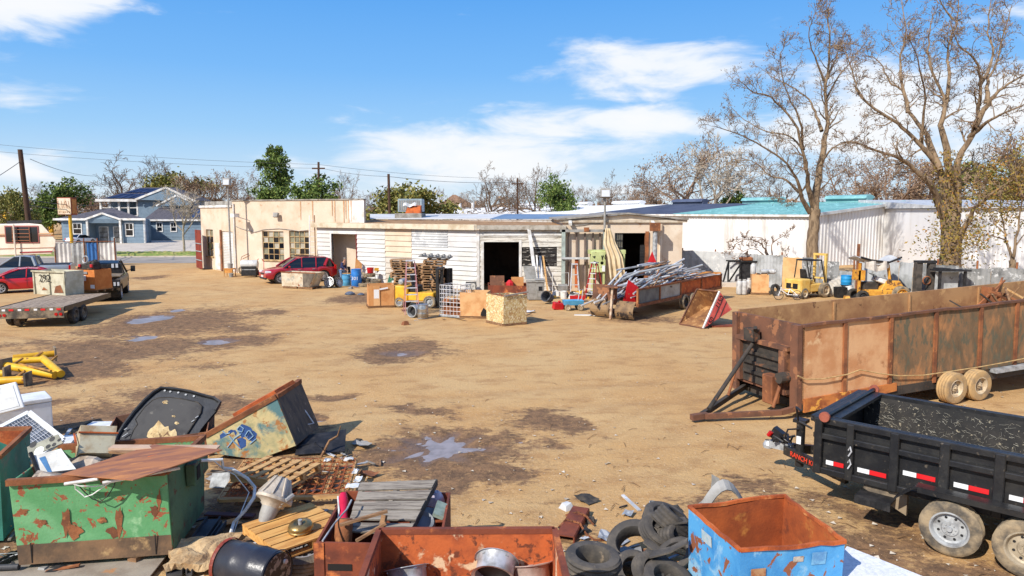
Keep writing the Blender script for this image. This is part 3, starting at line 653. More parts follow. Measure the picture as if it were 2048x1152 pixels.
def house_window(par,x0,x1,z0,z1,y=0):
 g=MB();t=.16;g.bx(x0-t,x1+t,y-.09,y-.002,z1,z1+t);g.bx(x0-t,x1+t,y-.09,y-.002,z0-t,z0);g.bx(x0-t,x0,y-.088,y-.003,z0,z1);g.bx(x1,x1+t,y-.088,y-.003,z0,z1)
 zm=(z0+z1)/2;g.bx(x0,x1,y-.06,y-.004,zm-.05,zm+.05);g.bx((x0+x1)/2-.03,(x0+x1)/2+.03,y-.055,y-.004,zm+.05,z1)
 f=g.build('window',mTrimW,par);MB().add([(x0,y-.03,z0),(x1,y-.03,z0),(x1,y-.03,z1),(x0,y-.03,z1)],[(0,1,2,3)]).build('pane',mGlassDark,f)
fH=Frame(at(129,486.5),at(291,486.5));hb=thing('house','single-storey blue house with white porch posts and two barred white doors across the street','house',fH.P,fH.a)
X=fH.x;Z=lambda py:fH.z(200,py);He=Z(438)
siding(MB(),0,X(181),0,He,.22,y=0).build('wall',mBlueH,hb);siding(MB(),X(247.5),fH.L,0,He,.22,y=0).build('wall',mBlueH,hb);siding(MB(),X(181),X(247.5),0,He,.22,y=1.8).build('porch_wall',mBlueH,hb)
MB().hexa([(0,1.82,0),(fH.L,1.82,0),(fH.L-7,9,0),(-4,9,0)],[(0,1.82,He),(fH.L,1.82,He),(fH.L-7,9,He),(-4,9,He)]).bx(0,X(181),.02,1.8,0,He).bx(X(247.5),fH.L-.3,.02,1.8,0,He).build('body',mBlueH,hb)
MB().bx(-2.2,-.02,3,9,0,He-.4).build('side_wing',mBlueH,hb)
MB().hexa([(-2.6,2.7,He-.4),(0,2.7,He-.4),(0,9.4,He-.4),(-2.6,9.4,He-.4)],[(-2.6,2.7,He-.25),(-.02,4.4,He+.4),(-.02,8,He+.4),(-2.6,9.4,He-.25)]).build('wing_roof',mShing,hb)
xa_=X(214);zr=Z(421);e=.5
MB().add([(-e-.7,-e,He),(fH.L+e,-e,He),(fH.L-6,10.5,He),(-e-4,10.5,He),(X(184),5,zr+.4),(X(194),5,zr+.4)],[(0,1,5,4),(1,2,5),(2,3,4,5),(3,0,4),(0,3,2,1)]).build('roof',mShing,hb)
MB().bx(-e-.7,X(181),-e-.1,-e+.02,He-.2,He+.12).bx(X(247.5),fH.L+e,-e-.1,-e+.02,He-.2,He+.12).build('eave_trim',mTrimW,hb)
g=MB();x0,x1=X(180),X(248.5);g.add([(x0,-.7,He),(x1,-.7,He),(xa_,-.7,Z(426.5)),(x0,4,He),(x1,4,He),(xa_,4.5,Z(426.5))],[(0,2,5,3),(2,1,4,5)]);g.build('porch_roof',mShing,hb,solid=.1)
MB().add([(x0+.3,-.55,He),(x1-.3,-.55,He),(xa_,-.55,Z(428))],[(0,1,2)]).add([(x0+.3,-.55,He),(x1-.3,-.55,He),(x1-.3,-.3,Z(446)),(x0+.3,-.3,Z(446))],[(0,3,2,1)]).build('porch_gable',mBlueH,hb,solid=.06)
g=MB();g.beam((x0-.2,-.75,He-.1),(xa_,-.75,Z(426.5)),.12,.28);g.beam((xa_,-.75,Z(426.5)),(x1+.2,-.75,He-.1),.12,.28);g.build('gable_trim',mTrimW,hb)
for px in(181.5,247):MB().bx(X(px)-.14,X(px)+.14,-.6,-.32,0,He).build('porch_post',mTrimW,hb)
MB().bx(fH.L-.2,fH.L+.03,-.04,.3,0,He).build('corner_board',mTrimW,hb)
for a,b,t,bt in((150.5,165.5,447.5,467),(255,268.5,447.5,471)):house_window(hb,X(a),X(b),Z(bt),Z(t),-.03)
for a,b in((190,204.5),(219,234.5)):
 g=MB();x0,x1=X(a),X(b);g.bx(x0-.2,x1+.2,1.7,1.76,0,Z(453.5));f=g.build('door',mTrimW,hb);g=MB()
 for i in range(7):x=x0+(x1-x0)*i/6;g.bx(x-.03,x+.03,1.62,1.67,.05,Z(456))
 for z in(.08,.9,1.7,Z(456)):g.bx(x0,x1,1.615,1.675,z-.04,z+.04)
 g.build('security_bars',mBlkPaint,f)
fG=Frame(at(299,481),at(410,480.5));h2=thing('house','two-storey blue house with balcony columns and solar panels on its roofs','house',fG.P,fG.a)
X=fG.x;Z=lambda py:fG.z(330,py);L_=fG.L
siding(MB(),0,L_,0,Z(441),.25).build('wall',mBlueH,h2);MB().bx(0,L_,.02,9,0,Z(441)).build('body',mBlueH,h2)
for a in(317,345):house_window(h2,X(a),X(a+9.5),Z(462),Z(446),-.03)
MB().hexa([(-.6,-.5,Z(441)),(L_+.5,-.5,Z(441)),(L_+.5,9,Z(441)),(-.6,9,Z(441))],[(-.6,-.5,Z(439)),(L_+.5,-.5,Z(439)),(L_+.5,7,Z(414)),(-.6,7,Z(414))]).build('roof',mShing,h2)
MB().bx(-.65,L_+.5,-.62,-.5,Z(442),Z(438.5)).build('eave_trim',mTrimW,h2)
g=MB()
for i in range(4):
 x0=X(360)+i*1.55;zl,zh=Z(436),Z(419);g.hexa([(x0,.6,zl+.04),(x0+1.3,.6,zl+.04),(x0+1.3,5.2,zh+.04),(x0,5.2,zh+.04)],[(x0,.6,zl+.12),(x0+1.3,.6,zl+.12),(x0+1.3,5.2,zh+.12),(x0,5.2,zh+.12)])
g.build('solar_panel',mPanel,h2)
X=lambda px:atY(px,450,fG.P.y+9).x-fG.P.x;Z=lambda py:atY(330,py,fG.P.y+9).z;XL,XR=X(230),X(404);ZU=Z(401);MB().bx(X(299),XR,7.5,17,Z(441),ZU).build('upper_wall',mBlueH,h2)
MB().bx(XL,X(299),11,17,0,ZU).build('balcony_wall',mBlueH,h2);MB().bx(XL,X(299),7.5,11,0,Z(431)).build('ground_storey',mBlueH,h2)
for i in range(5):x=XL+(X(298)-XL)*i/4;MB().bx(x-.17,x+.17,7.5,7.84,Z(431),ZU).build('balcony_column',mTrimW,h2)
MB().bx(XL,X(298),7.6,7.7,Z(416.5),Z(415)).bx(XL,X(298),7.4,7.5,Z(433),Z(430.5)).build('balcony_rail',mTrimW,h2)
xr,zt=X(357),Z(374)
MB().add([(XL-.5,6.9,ZU),(XR+.4,6.9,ZU),(XR+.4,18,ZU),(XL-.5,18,ZU),(X(290),12,zt),(xr,12,zt)],[(0,1,5,4),(2,3,4,5),(3,0,4),(1,2,5),(0,3,2,1)]).build('upper_roof',mShing,h2)
MB().bx(XL-.5,X(300),6.78,6.9,ZU-.25,ZU+.2).build('eave_trim',mTrimW,h2)
g=MB();xa_,za=X(357),Z(376);x0,x1=X(299),X(411);g.add([(x0,6.6,ZU+.1),(x1,6.6,ZU-.2),(xa_,6.6,za)],[(0,1,2)]);g.build('gable',mBlueH,h2,solid=.1)
g=MB();g.beam((x0,6.5,ZU+.1),(xa_,6.5,za),.15,.35);g.beam((xa_,6.5,za),(x1,6.5,ZU-.2),.15,.35);g.beam((X(340),5.8,Z(412)),(X(379),5.8,Z(391)),.15,.3);g.beam((X(379),5.8,Z(391)),(X(405),5.8,Z(404)),.15,.3);g.build('gable_trim',mTrimW,h2)
MB().add([(X(340),5.9,Z(412)),(X(406),5.9,Z(412)),(X(406),5.9,Z(404)),(X(379),5.9,Z(392))],[(0,1,2,3)]).build('lower_gable',mBlueH,h2,solid=.1)
g=MB()
for i in range(5):
 for j in range(2):
  u0,u1=.10+i*.165,.24+i*.165;v0,v1=.12+j*.42,.46+j*.42
  def rp(u,v):
   lo=Vector((XL-.5,6.9,ZU)).lerp(Vector((X(320),6.9,ZU)),u);hi=Vector((X(290),12,zt)).lerp(Vector((X(350),12,zt)),u);return lo.lerp(hi,v)+Vector((0,-.05,.1))
  g.add([rp(u0,v0),rp(u1,v0),rp(u1,v1),rp(u0,v1)],[(0,1,2,3)])
g.build('solar_panel',mPanel,h2,solid=.05)
fr=thing('far_house','distant house under a brown hipped roof beyond the warehouse','house',atY(905,425,170));fr.location.z=0
k_=170/1400;zb=atY(905,413,170).z;zt=atY(905,388.5,170).z
MB().bx(-20*k_,26*k_,0,8,0,zb).build('wall',mBeigeM,fr);MB().add([(-30*k_,-1,zb),(46*k_,-1,zb),(46*k_,9,zb),(-30*k_,9,zb),(-2*k_,4,zt),(4*k_,4,zt)],[(0,1,5,4),(1,2,5),(2,3,4,5),(3,0,4),(0,3,2,1)]).build('roof',mat('brown shingles',c(158,124,98),c(136,104,82),scale=2,rough=.95),fr)
gs=thing('canopy','blue and white filling station canopy with yellow posts far down the street','canopy',atY(62,440,150));gs.location.z=0
z0,z1=atY(62,428,150).z,atY(62,416,150).z;k_=150/1400
MB().bx(-42*k_,40*k_,0,7,z0,z0+.75*(z1-z0)).build('fascia',mat('canopy blue',c(54,92,176),rough=.5),gs);MB().bx(-30*k_,56*k_,1,7,z0+.76*(z1-z0),z1).bx(2*k_,22*k_,2,6,z1,z1+.5).build('roof',mTrimW,gs);MB().bx(-28*k_,-8*k_,-.06,-.002,z0+.1,z0+.6).build('fascia_stripe',mRedP,gs)
for x in(-48,0,42):MB().bx(x*k_-.35,x*k_+.35,-.8,-.2,0,z0+.6 if x else z0).build('post',mYel,gs)
def fence_ribs(g,p,q,z0,z1,pitch=.2,dep=.05,wob=0):
 p,q=Vector((p.x,p.y,0)),Vector((q.x,q.y,0));L_=(q-p).length;n=max(2,int(L_/pitch));d=(q-p)/L_;nn=Vector((d.y,-d.x,0))
 vs=[]
 for i in range(n*2+1):
  b=p+d*L_*i/(2*n)+nn*(dep if i%2 else 0);w=RND.uniform(-wob,wob);vs+=[b+Vector((0,0,z0)),b+Vector((0,0,z1+w))]
 g.add(vs,[(2*i,2*i+2,2*i+3,2*i+1)for i in range(2*n)]);return g
mFenceG=mat('weathered galvanised sheet',c(190,192,192),c(150,152,150),scale=1.2,rough=.6,bump=.1,c3=c(116,108,100),s3=3,lo3=.6,hi3=.7)
mFenceD=mat('dull crumpled sheet',c(150,150,148),c(104,104,102),scale=2,rough=.7,bump=.5,bs=6,c3=c(196,196,194),s3=3)
mFenceW=mat('white fence sheet',c(226,224,220,.85),c(204,200,194),scale=1,rough=.6,bump=.05)
fe=thing('fence','grey corrugated metal fence of mixed panels in front of the white warehouse','fence',at(1365,561))
def fp(px):
 t=(px-1365)/(2100-1365);a=at(1365,561);b=at(2048,617);b=a+(b-a)*1.12;f_=Frame(a,b);d=f_.x(px);return a+f_.u*d-fe.location
mPly=mat('plywood',c(226,184,128),c(206,160,104),scale=1,rough=.8)
for a,b,m,zt,pt in((1365,1495,mGreyM,2.15,.5),(1496,1566,mFenceG,2.1,.2),(1567,1605,mPly,2.0,9),(1606,1640,mFenceD,2.05,.3),(1641,1680,mFenceD,1.9,.4),(1681,1712,mFenceG,1.35,.12),(1713,1800,mFenceG,2.0,.2),(1801,1828,mFenceG,2.05,.2),(1829,1920,mFenceD,2.0,.22),(1921,1985,mFenceD,1.9,.22),(1986,2070,mFenceD,2.0,.3)):
 g=MB();fence_ribs(g,fp(a),fp(b),.02,zt,pt,.05 if pt<1 else 0,.03);g.build('panel',m,fe,solid=.01)
for px in(1366,1432,1496,1566,1640,1712,1800,1880,1960,2040):p=fp(px);MB().cyl((p.x,p.y+.12,0),(p.x,p.y+.12,2.3),.05,n=8).build('post',mRust,fe)
fl=thing('fence','white corrugated fence with one blue panel beside the yard entrance','fence',at(108,533));fq=Frame(at(108,533),at(233,531))
def lp(px):return fq.u*fq.x(px)
for a,b,m in((108,142,mFenceW),(142.3,173,mFenceG),(173.3,197,mat('blue painted sheet',c(56,112,176),c(44,96,156),scale=2,rough=.6)),(197.3,233,mFenceW)):
 g=MB();fence_ribs(g,lp(a),lp(b),.02,fq.z(160,486),.32,.07,.02);g.build('panel',m,fl,solid=.012)
g=MB();zt=fq.z(160,483);g.beam(lp(110)+Vector((0,-.1,zt)),lp(232)+Vector((0,-.1,zt)),.06);[g.cyl(lp(p)+Vector((0,-.1,0)),lp(p)+Vector((0,-.1,zt+.3)),.05,n=8)for p in(111,170,197,231)];g.build('pipe_rail',mRust,fl)
ga=thing('gate','open red-brown sheet metal gate seen edge-on beside the cream workshop','gate',at(394,537));fq2=Frame(at(394,537),at(408,541));zt=fq2.z(400,460)
g=MB();fence_ribs(g,Vector((0,0,0)),fq2.u*fq2.L*.8,.1,zt,.2,.05);g.build('panel',mat('red brown sheet',c(140,58,40),c(112,46,34),scale=1.5,rough=.7),ga,solid=.015)
g=MB();[g.beam(Vector((0,-.12,z)),fq2.u*fq2.L*.8+Vector((0,-.12,z)),.07)for z in(.8,1.55,2.2)];g.cyl((fq2.L*.85,-.05,0),(fq2.L*.85,-.05,zt-.8),.06);g.build('rail',mSteel,ga)
mBark=mat('grey brown bark',c(156,132,104),c(108,88,68),scale=3,stretch=(2,2,.5),rough=.95,bump=.6,bs=10,c3=c(190,170,140),s3=2,lo3=.6,hi3=.75)
mBarkD=mat('twig bark',c(130,108,88),c(100,80,64),scale=3,rough=.95,bump=0)
mBarkW=mat('pale sycamore bark',c(186,172,152),c(150,134,114),scale=1.2,rough=.9,bump=.1)
mBarkR=mat('reddish twigs',c(150,122,100),c(122,98,78),scale=2,rough=.95,bump=0)
def leafmat(n,a,b,e):
 return mat(n,a,b,scale=.9,lo=.35,hi=.65,c3=e,s3=3.5,lo3=.52,hi3=.6,rough=.75,bump=0,spec=.2)
mLeafDk=leafmat('dark evergreen leaves',c(96,116,56,.9),c(66,88,40,.9),c(140,150,76,.9))
mLeafOl=leafmat('olive leaves',c(128,126,66,.9),c(96,104,50,.9),c(166,146,84,.9))
mLeafBr=leafmat('dry brown leaves',c(166,138,112,.8),c(140,114,92,.8),c(184,154,122,.8))
mLeafAu=leafmat('autumn leaves',c(164,132,62,.8),c(122,118,58,.8),c(176,124,66,.8))
mSeed=leafmat('seed clusters',c(134,98,80,.7),c(100,70,58,.7),c(164,124,98,.7))
def leaf_quads(g,pts,size,rr):
 for p in pts:
  a=Vector((rr.gauss(0,1),rr.gauss(0,1),rr.gauss(0,1))).normalized();b=a.orthogonal().normalized();c_=a.cross(b);t=rr.uniform(0,6.28)
  u=(b*math.cos(t)+c_*math.sin(t))*size*rr.uniform(.6,1.3);v=(c_*math.cos(t)-b*math.sin(t))*size*rr.uniform(.35,.7)
  g.add([p-u,p+v*.8,p+u,p-v*.8],[(0,1,2,3)])
def branch(g,p,d,L_,r,lvl,mx,rr,tips,wob=.22,up=.05,kids_=(4,5),rmin=.012,sides=(7,6,5,4,3,3),lat=1.0):
 n=6 if lvl<2 else 4 if lvl<mx else 3
 pts=[p];rs=[r];dd=d.copy()
 for i in range(n):
  dd=(dd+Vector((rr.gauss(0,wob),rr.gauss(0,wob),rr.gauss(0,wob)+up))).normalized();pts.append(pts[-1]+dd*L_/n);rs.append(max(rmin,r*(1-.68*(i+1)/n)))
 g.tube(pts,rs,sides[min(lvl,5)],cap=False)
 spawn(g,pts,rs,L_,lvl,mx,rr,tips,wob,up,kids_,rmin,sides,lat)
def spawn(g,pts,rs,L_,lvl,mx,rr,tips,wob,up,kids_,rmin,sides,lat=1.0,t0=.25,sub=None):
 if lvl>=mx:tips.append(pts[-1]);tips.append(pts[-2]);return
 n=len(pts)-1;k=rr.randint(*kids_)
 for i in range(k):
  t=t0+(1-t0)*(i+rr.random())/k;f=t*n;j=min(int(f),n-1);q=pts[j].lerp(pts[j+1],f-j);ax=(pts[j+1]-pts[j]).normalized()
  o=ax.orthogonal().normalized();o.rotate(Matrix.Rotation(rr.uniform(0,6.28),3,ax));ang=R(rr.uniform(28,62));nd=(ax*math.cos(ang)+o*math.sin(ang)*lat).normalized()
  r0=max(rmin,(rs[j]*(1-f+j)+rs[j+1]*(f-j))*rr.uniform(.45,.7));branch(g,q,nd,L_*rr.uniform(.42,.68)*(1.1-.35*t),r0,lvl+1,mx,rr,tips,wob,up,sub or kids_,rmin,sides,lat)
 tips.append(pts[-1])
def traced_tree(name,label,limbs,Y,seed,leafs,barkm=mBark,leafm=mSeed,lsize=.09,levels=3,group=None,base=None,kids_=(5,7)):
 """limbs: (pixel polyline, start radius, end radius, depth drift, sub-branch length); each limb is a real 3D tube with its own depth"""
 rr=random.Random(seed);b=atY(*(base or limbs[0][0][0]),Y);b.z=0
 root=thing(name,label,'tree',b,0,group);gt,gc,gl=MB(),MB(),MB();tips=[]
 for k,(pl,r0,r1,dy0,dy1,sl)in enumerate(limbs):
  pts=[atY(px,py,Y+dy0+(dy1-dy0)*i/max(1,len(pl)-1))-b for i,(px,py)in enumerate(pl)]
  if k==0:pts[0].z=-.1
  fine=[]
  for i in range(len(pts)-1):
   p0,p1,p2,p3=pts[max(i-1,0)],pts[i],pts[i+1],pts[min(i+2,len(pts)-1)]
   for s in range(4):
    t=s/4;fine.append(.5*((2*p1)+(p2-p0)*t+(2*p0-5*p1+4*p2-p3)*t*t+(3*p1-p0-3*p2+p3)*t**3)+Vector((rr.gauss(0,.035),rr.gauss(0,.035),0)))
  fine.append(pts[-1]);n=len(fine)-1;rs=[r0+(r1-r0)*(i/n)**.8 for i in range(n+1)]
  rs=rs if k==0 else[r_*(.78-.26*min(1,i/n*2.5))for i,r_ in enumerate(rs)]
  (gt if k==0 else gc).tube(fine,rs,10 if k==0 else 7,cap=False)
  if k and sl:
   ln=sum((a-b_).length for a,b_ in zip(fine,fine[1:]));nb=int(ln/(.62 if levels>3 else .8))+2
   spawn(gc,fine,[r_*.8 for r_ in rs],sl,1,levels,rr,tips,.24,.045,(nb,nb+1),.011,(7,6,5,4,3,3),t0=.3,sub=(4,6)if levels>3 else(3,5))
 gt.build('trunk',barkm,root,smooth=60);gc.build('branches',barkm,root,smooth=60)
 pts=[p+Vector((rr.gauss(0,.15),rr.gauss(0,.15),rr.gauss(0,.15)))for p in tips for _ in range(leafs)if rr.random()<.8]
 if pts:leaf_quads(gl,pts[::4]if levels>3 else pts,lsize*(.6 if levels>3 else 1),rr);gl.build('foliage',leafm,root)
 return root,tips,rr
T1=[([(1622,566),(1624,500),(1627,455),(1631,420)],.45,.34,0,0,0),
  ([(1629,424),(1636,356),(1649,281),(1655,244),(1651,187),(1655,150),(1659,94),(1655,37),(1662,4)],.42,.05,0,1,2.6),
  ([(1631,420),(1618,380),(1614,350),(1606,300),(1587,244),(1542,195),(1505,184),(1475,157)],.33,.04,0,-3,2.6),
  ([(1645,262),(1632,232),(1617,199),(1580,172),(1550,157),(1520,135)],.19,.03,0.5,3,2.2),
  ([(1619,425),(1602,389),(1592,355),(1565,319),(1512,285),(1460,262),(1425,252)],.26,.03,0,-4,2.6),
  ([(1606,392),(1572,360),(1542,352),(1512,326),(1480,315)],.17,.03,-.2,2,2.0),
  ([(1612,340),(1604,300),(1577,272),(1530,262),(1490,240),(1462,215)],.17,.03,-1,2.5,2.2),
  ([(1640,330),(1666,296),(1700,282),(1730,262)],.14,.03,.2,-3,1.9),
  ([(1655,157),(1677,101),(1692,60)],.13,.03,.8,3,2.2),([(1651,165),(1629,112),(1617,64),(1632,25)],.13,.03,.8,-2,2.3),
  ([(1652,200),(1680,150),(1712,110),(1735,80)],.13,.03,.8,4,2.2),([(1606,300),(1600,240),(1575,190),(1560,120),(1570,85)],.15,.03,-.8,-4,2.2),
  ([(1640,380),(1672,350),(1712,330)],.1,.02,0,-2,1.8),([(1610,372),(1590,400),(1560,395),(1535,372)],.1,.02,0,2,1.4)]
traced_tree('bare_tree','tall bare tree with single upright trunk right behind the yellow forklift',T1,50,4,2,levels=4,kids_=(5,7),group='large bare trees by the fence')
T2=[([(1899,596),(1901,520),(1902,455),(1904,420)],.62,.47,0,0,0),
  ([(1892,440),(1876,400),(1862,372),(1824,334),(1797,315),(1760,304),(1711,285),(1681,285)],.4,.05,0,-3,2.3),
  ([(1898,430),(1886,360),(1868,322),(1842,292),(1805,255),(1760,225),(1722,195),(1707,157),(1689,90)],.38,.04,0,-1,2.3),
  ([(1878,340),(1854,270),(1820,225),(1805,180),(1779,165),(1760,124),(1730,109)],.25,.03,-.5,3,2.2),
  ([(1906,420),(1897,320),(1882,250),(1891,210),(1884,187),(1861,131),(1857,75),(1865,30)],.38,.04,0,1,2.2),
  ([(1891,214),(1899,150),(1895,94),(1914,37),(1917,-20)],.2,.04,.6,3,2.2),
  ([(1911,425),(1916,375),(1917,319),(1951,255),(1959,210),(1962,169),(1951,120),(1917,90),(1899,40)],.4,.04,0,-2,2.2),
  ([(1951,255),(1974,210),(2000,180),(2030,161),(2080,130)],.26,.06,-1,-3,2.2),([(1974,206),(1974,165),(1992,131),(2007,75),(2024,10)],.2,.04,-1.4,1,2.2),
  ([(1940,275),(1974,244),(2011,225),(2070,200)],.22,.05,-.6,-4,2.2),([(1962,169),(1985,110),(1975,50),(1985,-20)],.16,.04,-1,2,2.2),
  ([(1914,490),(1949,419),(2000,375),(2060,345)],.3,.05,0,-4,1.9),([(1905,40),(1880,0),(1870,-40)],.1,.03,2,2,2.0),([(1817,225),(1800,130),(1812,60),(1800,-10)],.17,.03,.5,3,2.3),
  ([(1842,292),(1850,200),(1835,120),(1815,70)],.15,.03,0,-3,2.2),([(1897,370),(1930,340),(1960,330),(2010,300)],.14,.03,0,2,2.0)]
t2,tips2,rr2=traced_tree('bare_tree','huge spreading bare tree with yellowing ivy on its thick trunk',T2,41,9,2,levels=4,kids_=(5,7),group='large bare trees by the fence')
def ivy():
 g=MB();pts=[];b=t2.location
 for i in range(1500):
  px=1902+rr2.gauss(0,19);py=rr2.uniform(300,540);Y=41+rr2.gauss(-.3,.75);pts.append(atY(px,py,Y)-b)
 for i in range(1700):
  u=rr2.random();px=1930+u*150;py=470-u*120+rr2.gauss(0,46);pts.append(atY(px,py,41-3*u+rr2.gauss(0,1.6))-b)
 for i in range(250):px=1870+rr2.gauss(0,26);pts.append(atY(px,490+rr2.gauss(0,22),40+rr2.gauss(0,1))-b)
 leaf_quads(g,pts,.1,rr2);g.build('ivy',mLeafAu,t2)
ivy()
T3=[([(2024,605),(2026,560),(2024,520)],.2,.16,0,0,0),([(2024,524),(2012,480),(2004,430),(1998,380),(1990,330)],.12,.03,0,1,1.7),([(2026,522),(2036,460),(2040,400),(2030,340),(2044,280)],.12,.03,0,-1,1.7),
  ([(2012,480),(1975,470),(1940,478),(1920,484)],.06,.015,0,-1,1.4),([(2030,490),(2062,450),(2080,400)],.06,.02,0,1,1.3),([(2010,470),(1985,440),(1970,400),(1975,350)],.06,.015,0,1,1.5)]
traced_tree('young_tree','thin two-stemmed tree with sparse brown leaves at the far right of the fence',T3,38,21,5,leafm=mLeafAu,lsize=.09,levels=3)
T4=[([(1551,590),(1549,560),(1544,528)],.17,.14,0,0,0),([(1544,528),(1534,510),(1522,489),(1495,478),(1470,490),(1458,508)],.12,.02,0,-1,1.0),([(1545,525),(1543,490),(1562,474),(1585,460)],.08,.02,0,1,.9),
  ([(1540,520),(1515,500),(1490,500),(1472,522)],.07,.015,0,.6,.9),([(1538,512),(1528,480),(1505,474),(1480,478),(1452,484)],.06,.015,0,-.6,.9),([(1549,545),(1566,520),(1572,500)],.05,.015,0,.5,.7),([(1545,530),(1560,552),(1558,585)],.05,.03,-.2,-.4,.4)]
traced_tree('vine_tree','small drooping tangle of reddish bare vines beside the box of gas bottles',T4,45.5,31,2,barkm=mBarkR,leafm=mLeafBr,lsize=.05,levels=4,kids_=(6,8))
def make_bare(label,h,seed,bark,leafm=None,dens=2,spread=1.0,kids_=(4,6),leafsize=.16,rmin=.022):
 rr=random.Random(seed);root=thing('bare_tree',label,'tree',(0,0,0),0,'bare trees on the skyline');g,gt,gl=MB(),MB(),MB();tips=[]
 th=h*.22;pts=[Vector((0,0,0)),Vector((.1,0,th*.5)),Vector((0,.1,th)),Vector((.2,0,h*.45))];gt.tube(pts,[.3,.26,.24,.14],7,cap=False)
 for i in range(7):
  a=i*2.4+rr.uniform(-.4,.4);t=.45+.55*i/6;q=pts[1].lerp(pts[3],t);el=R(rr.uniform(22,62));d=Vector((math.cos(a)*math.cos(el)*spread,math.sin(a)*math.cos(el)*spread,math.sin(el))).normalized()
  branch(g,q,d,h*rr.uniform(.38,.58),.14,1,4,rr,tips,.2,.05,kids_,rmin,(5,5,4,3,3,3))
 gt.build('trunk',bark,root);g.build('branches',bark,root)
 if leafm:
  leaf_quads(gl,[p+Vector((rr.gauss(0,.3),rr.gauss(0,.3),rr.gauss(0,.3)))for p in tips for _ in range(dens)],leafsize,rr);gl.build('foliage',leafm,root)
 return root
def make_green(label,blobs,seed,leafm,n,size,trunk_h,name='evergreen_tree'):
 rr=random.Random(seed);root=thing(name,label,'tree',(0,0,0),0,'leafy trees on the skyline');g,gt=MB(),MB()
 gt.tube([(0,0,0),(.1,.1,trunk_h),(0,0,trunk_h*1.6)],[.35,.25,.1],7)
 for x,y,z,a,b_ in blobs:gt.tube([(0,0,trunk_h*.8),(x*.5,y*.5,(z+trunk_h)/2),(x,y,z)],[.14,.1,.03],5)
 gt.build('trunk',mBarkD,root);tot=sum(a*a*b_ for*_,a,b_ in blobs);pts=[]
 for x,y,z,a,b_ in blobs:
  k=int(n*a*a*b_/tot)+20;cl=[]
  for i in range(max(6,k//45)):
   d=Vector((rr.gauss(0,1),rr.gauss(0,1),rr.gauss(0,1))).normalized()*rr.random()**.4;cl.append(Vector((x+d.x*a,y+d.y*a,z+d.z*b_)))
  for i in range(k):q=rr.choice(cl);s_=.2*a+.12;pts.append(q+Vector((rr.gauss(0,s_),rr.gauss(0,s_),rr.gauss(0,s_*.7))))
 leaf_quads(g,pts,size,rr);g.build('crown',leafm,root);return root
rr=random.Random(77)
def blobset(rr,w,h0,h1,k,a):
 return[(rr.uniform(-w,w)*(1-.5*j/k),rr.uniform(-w,w)*(1-.5*j/k),h0+(h1-h0)*j/(k-1),a*rr.uniform(.7,1.2),a*rr.uniform(.5,.9))for j in range(k)]
protos={'b':(make_bare('grey bare tree',12,1,mBarkD,None),12),'b2':(make_bare('spreading bare tree',11,2,mBarkD,None,1,1.3),11),'br':(make_bare('brown bare tree',11,3,mBarkR,mLeafBr,1,1.1,leafsize=.13),11),'w':(make_bare('white barked bare tree',12,5,mBarkW,None,rmin=.03),12),'br2':(make_bare('dense brown tree',9,8,mBarkR,mLeafBr,1,1.5,(5,6),leafsize=.14),9),
   'e':(make_green('round evergreen tree',blobset(rr,3.4,2.6,8.2,11,2.2),4,mLeafDk,5200,.3,2.2),9.8),'o':(make_green('olive leafed tree',blobset(rr,3.6,2.6,7.6,11,2.1),6,mLeafOl,5200,.3,2.0),9.3),'p':(make_green('tall evergreen tree',[(0,0,5,1.8,1.6),(1.2,0,7,1.5,1.2),(-.8,0,8.2,1.4,1.3),(.3,0,10,1.7,1.3),(1.6,.5,11.4,1.2,1.0),(-.6,0,12,1.5,1.2),(.4,0,13.2,1.3,.9),(-1.4,0,3.4,1.8,1.3),(1.6,0,3.6,1.8,1.3)],8,mLeafDk,6000,.3,4),14.2)}
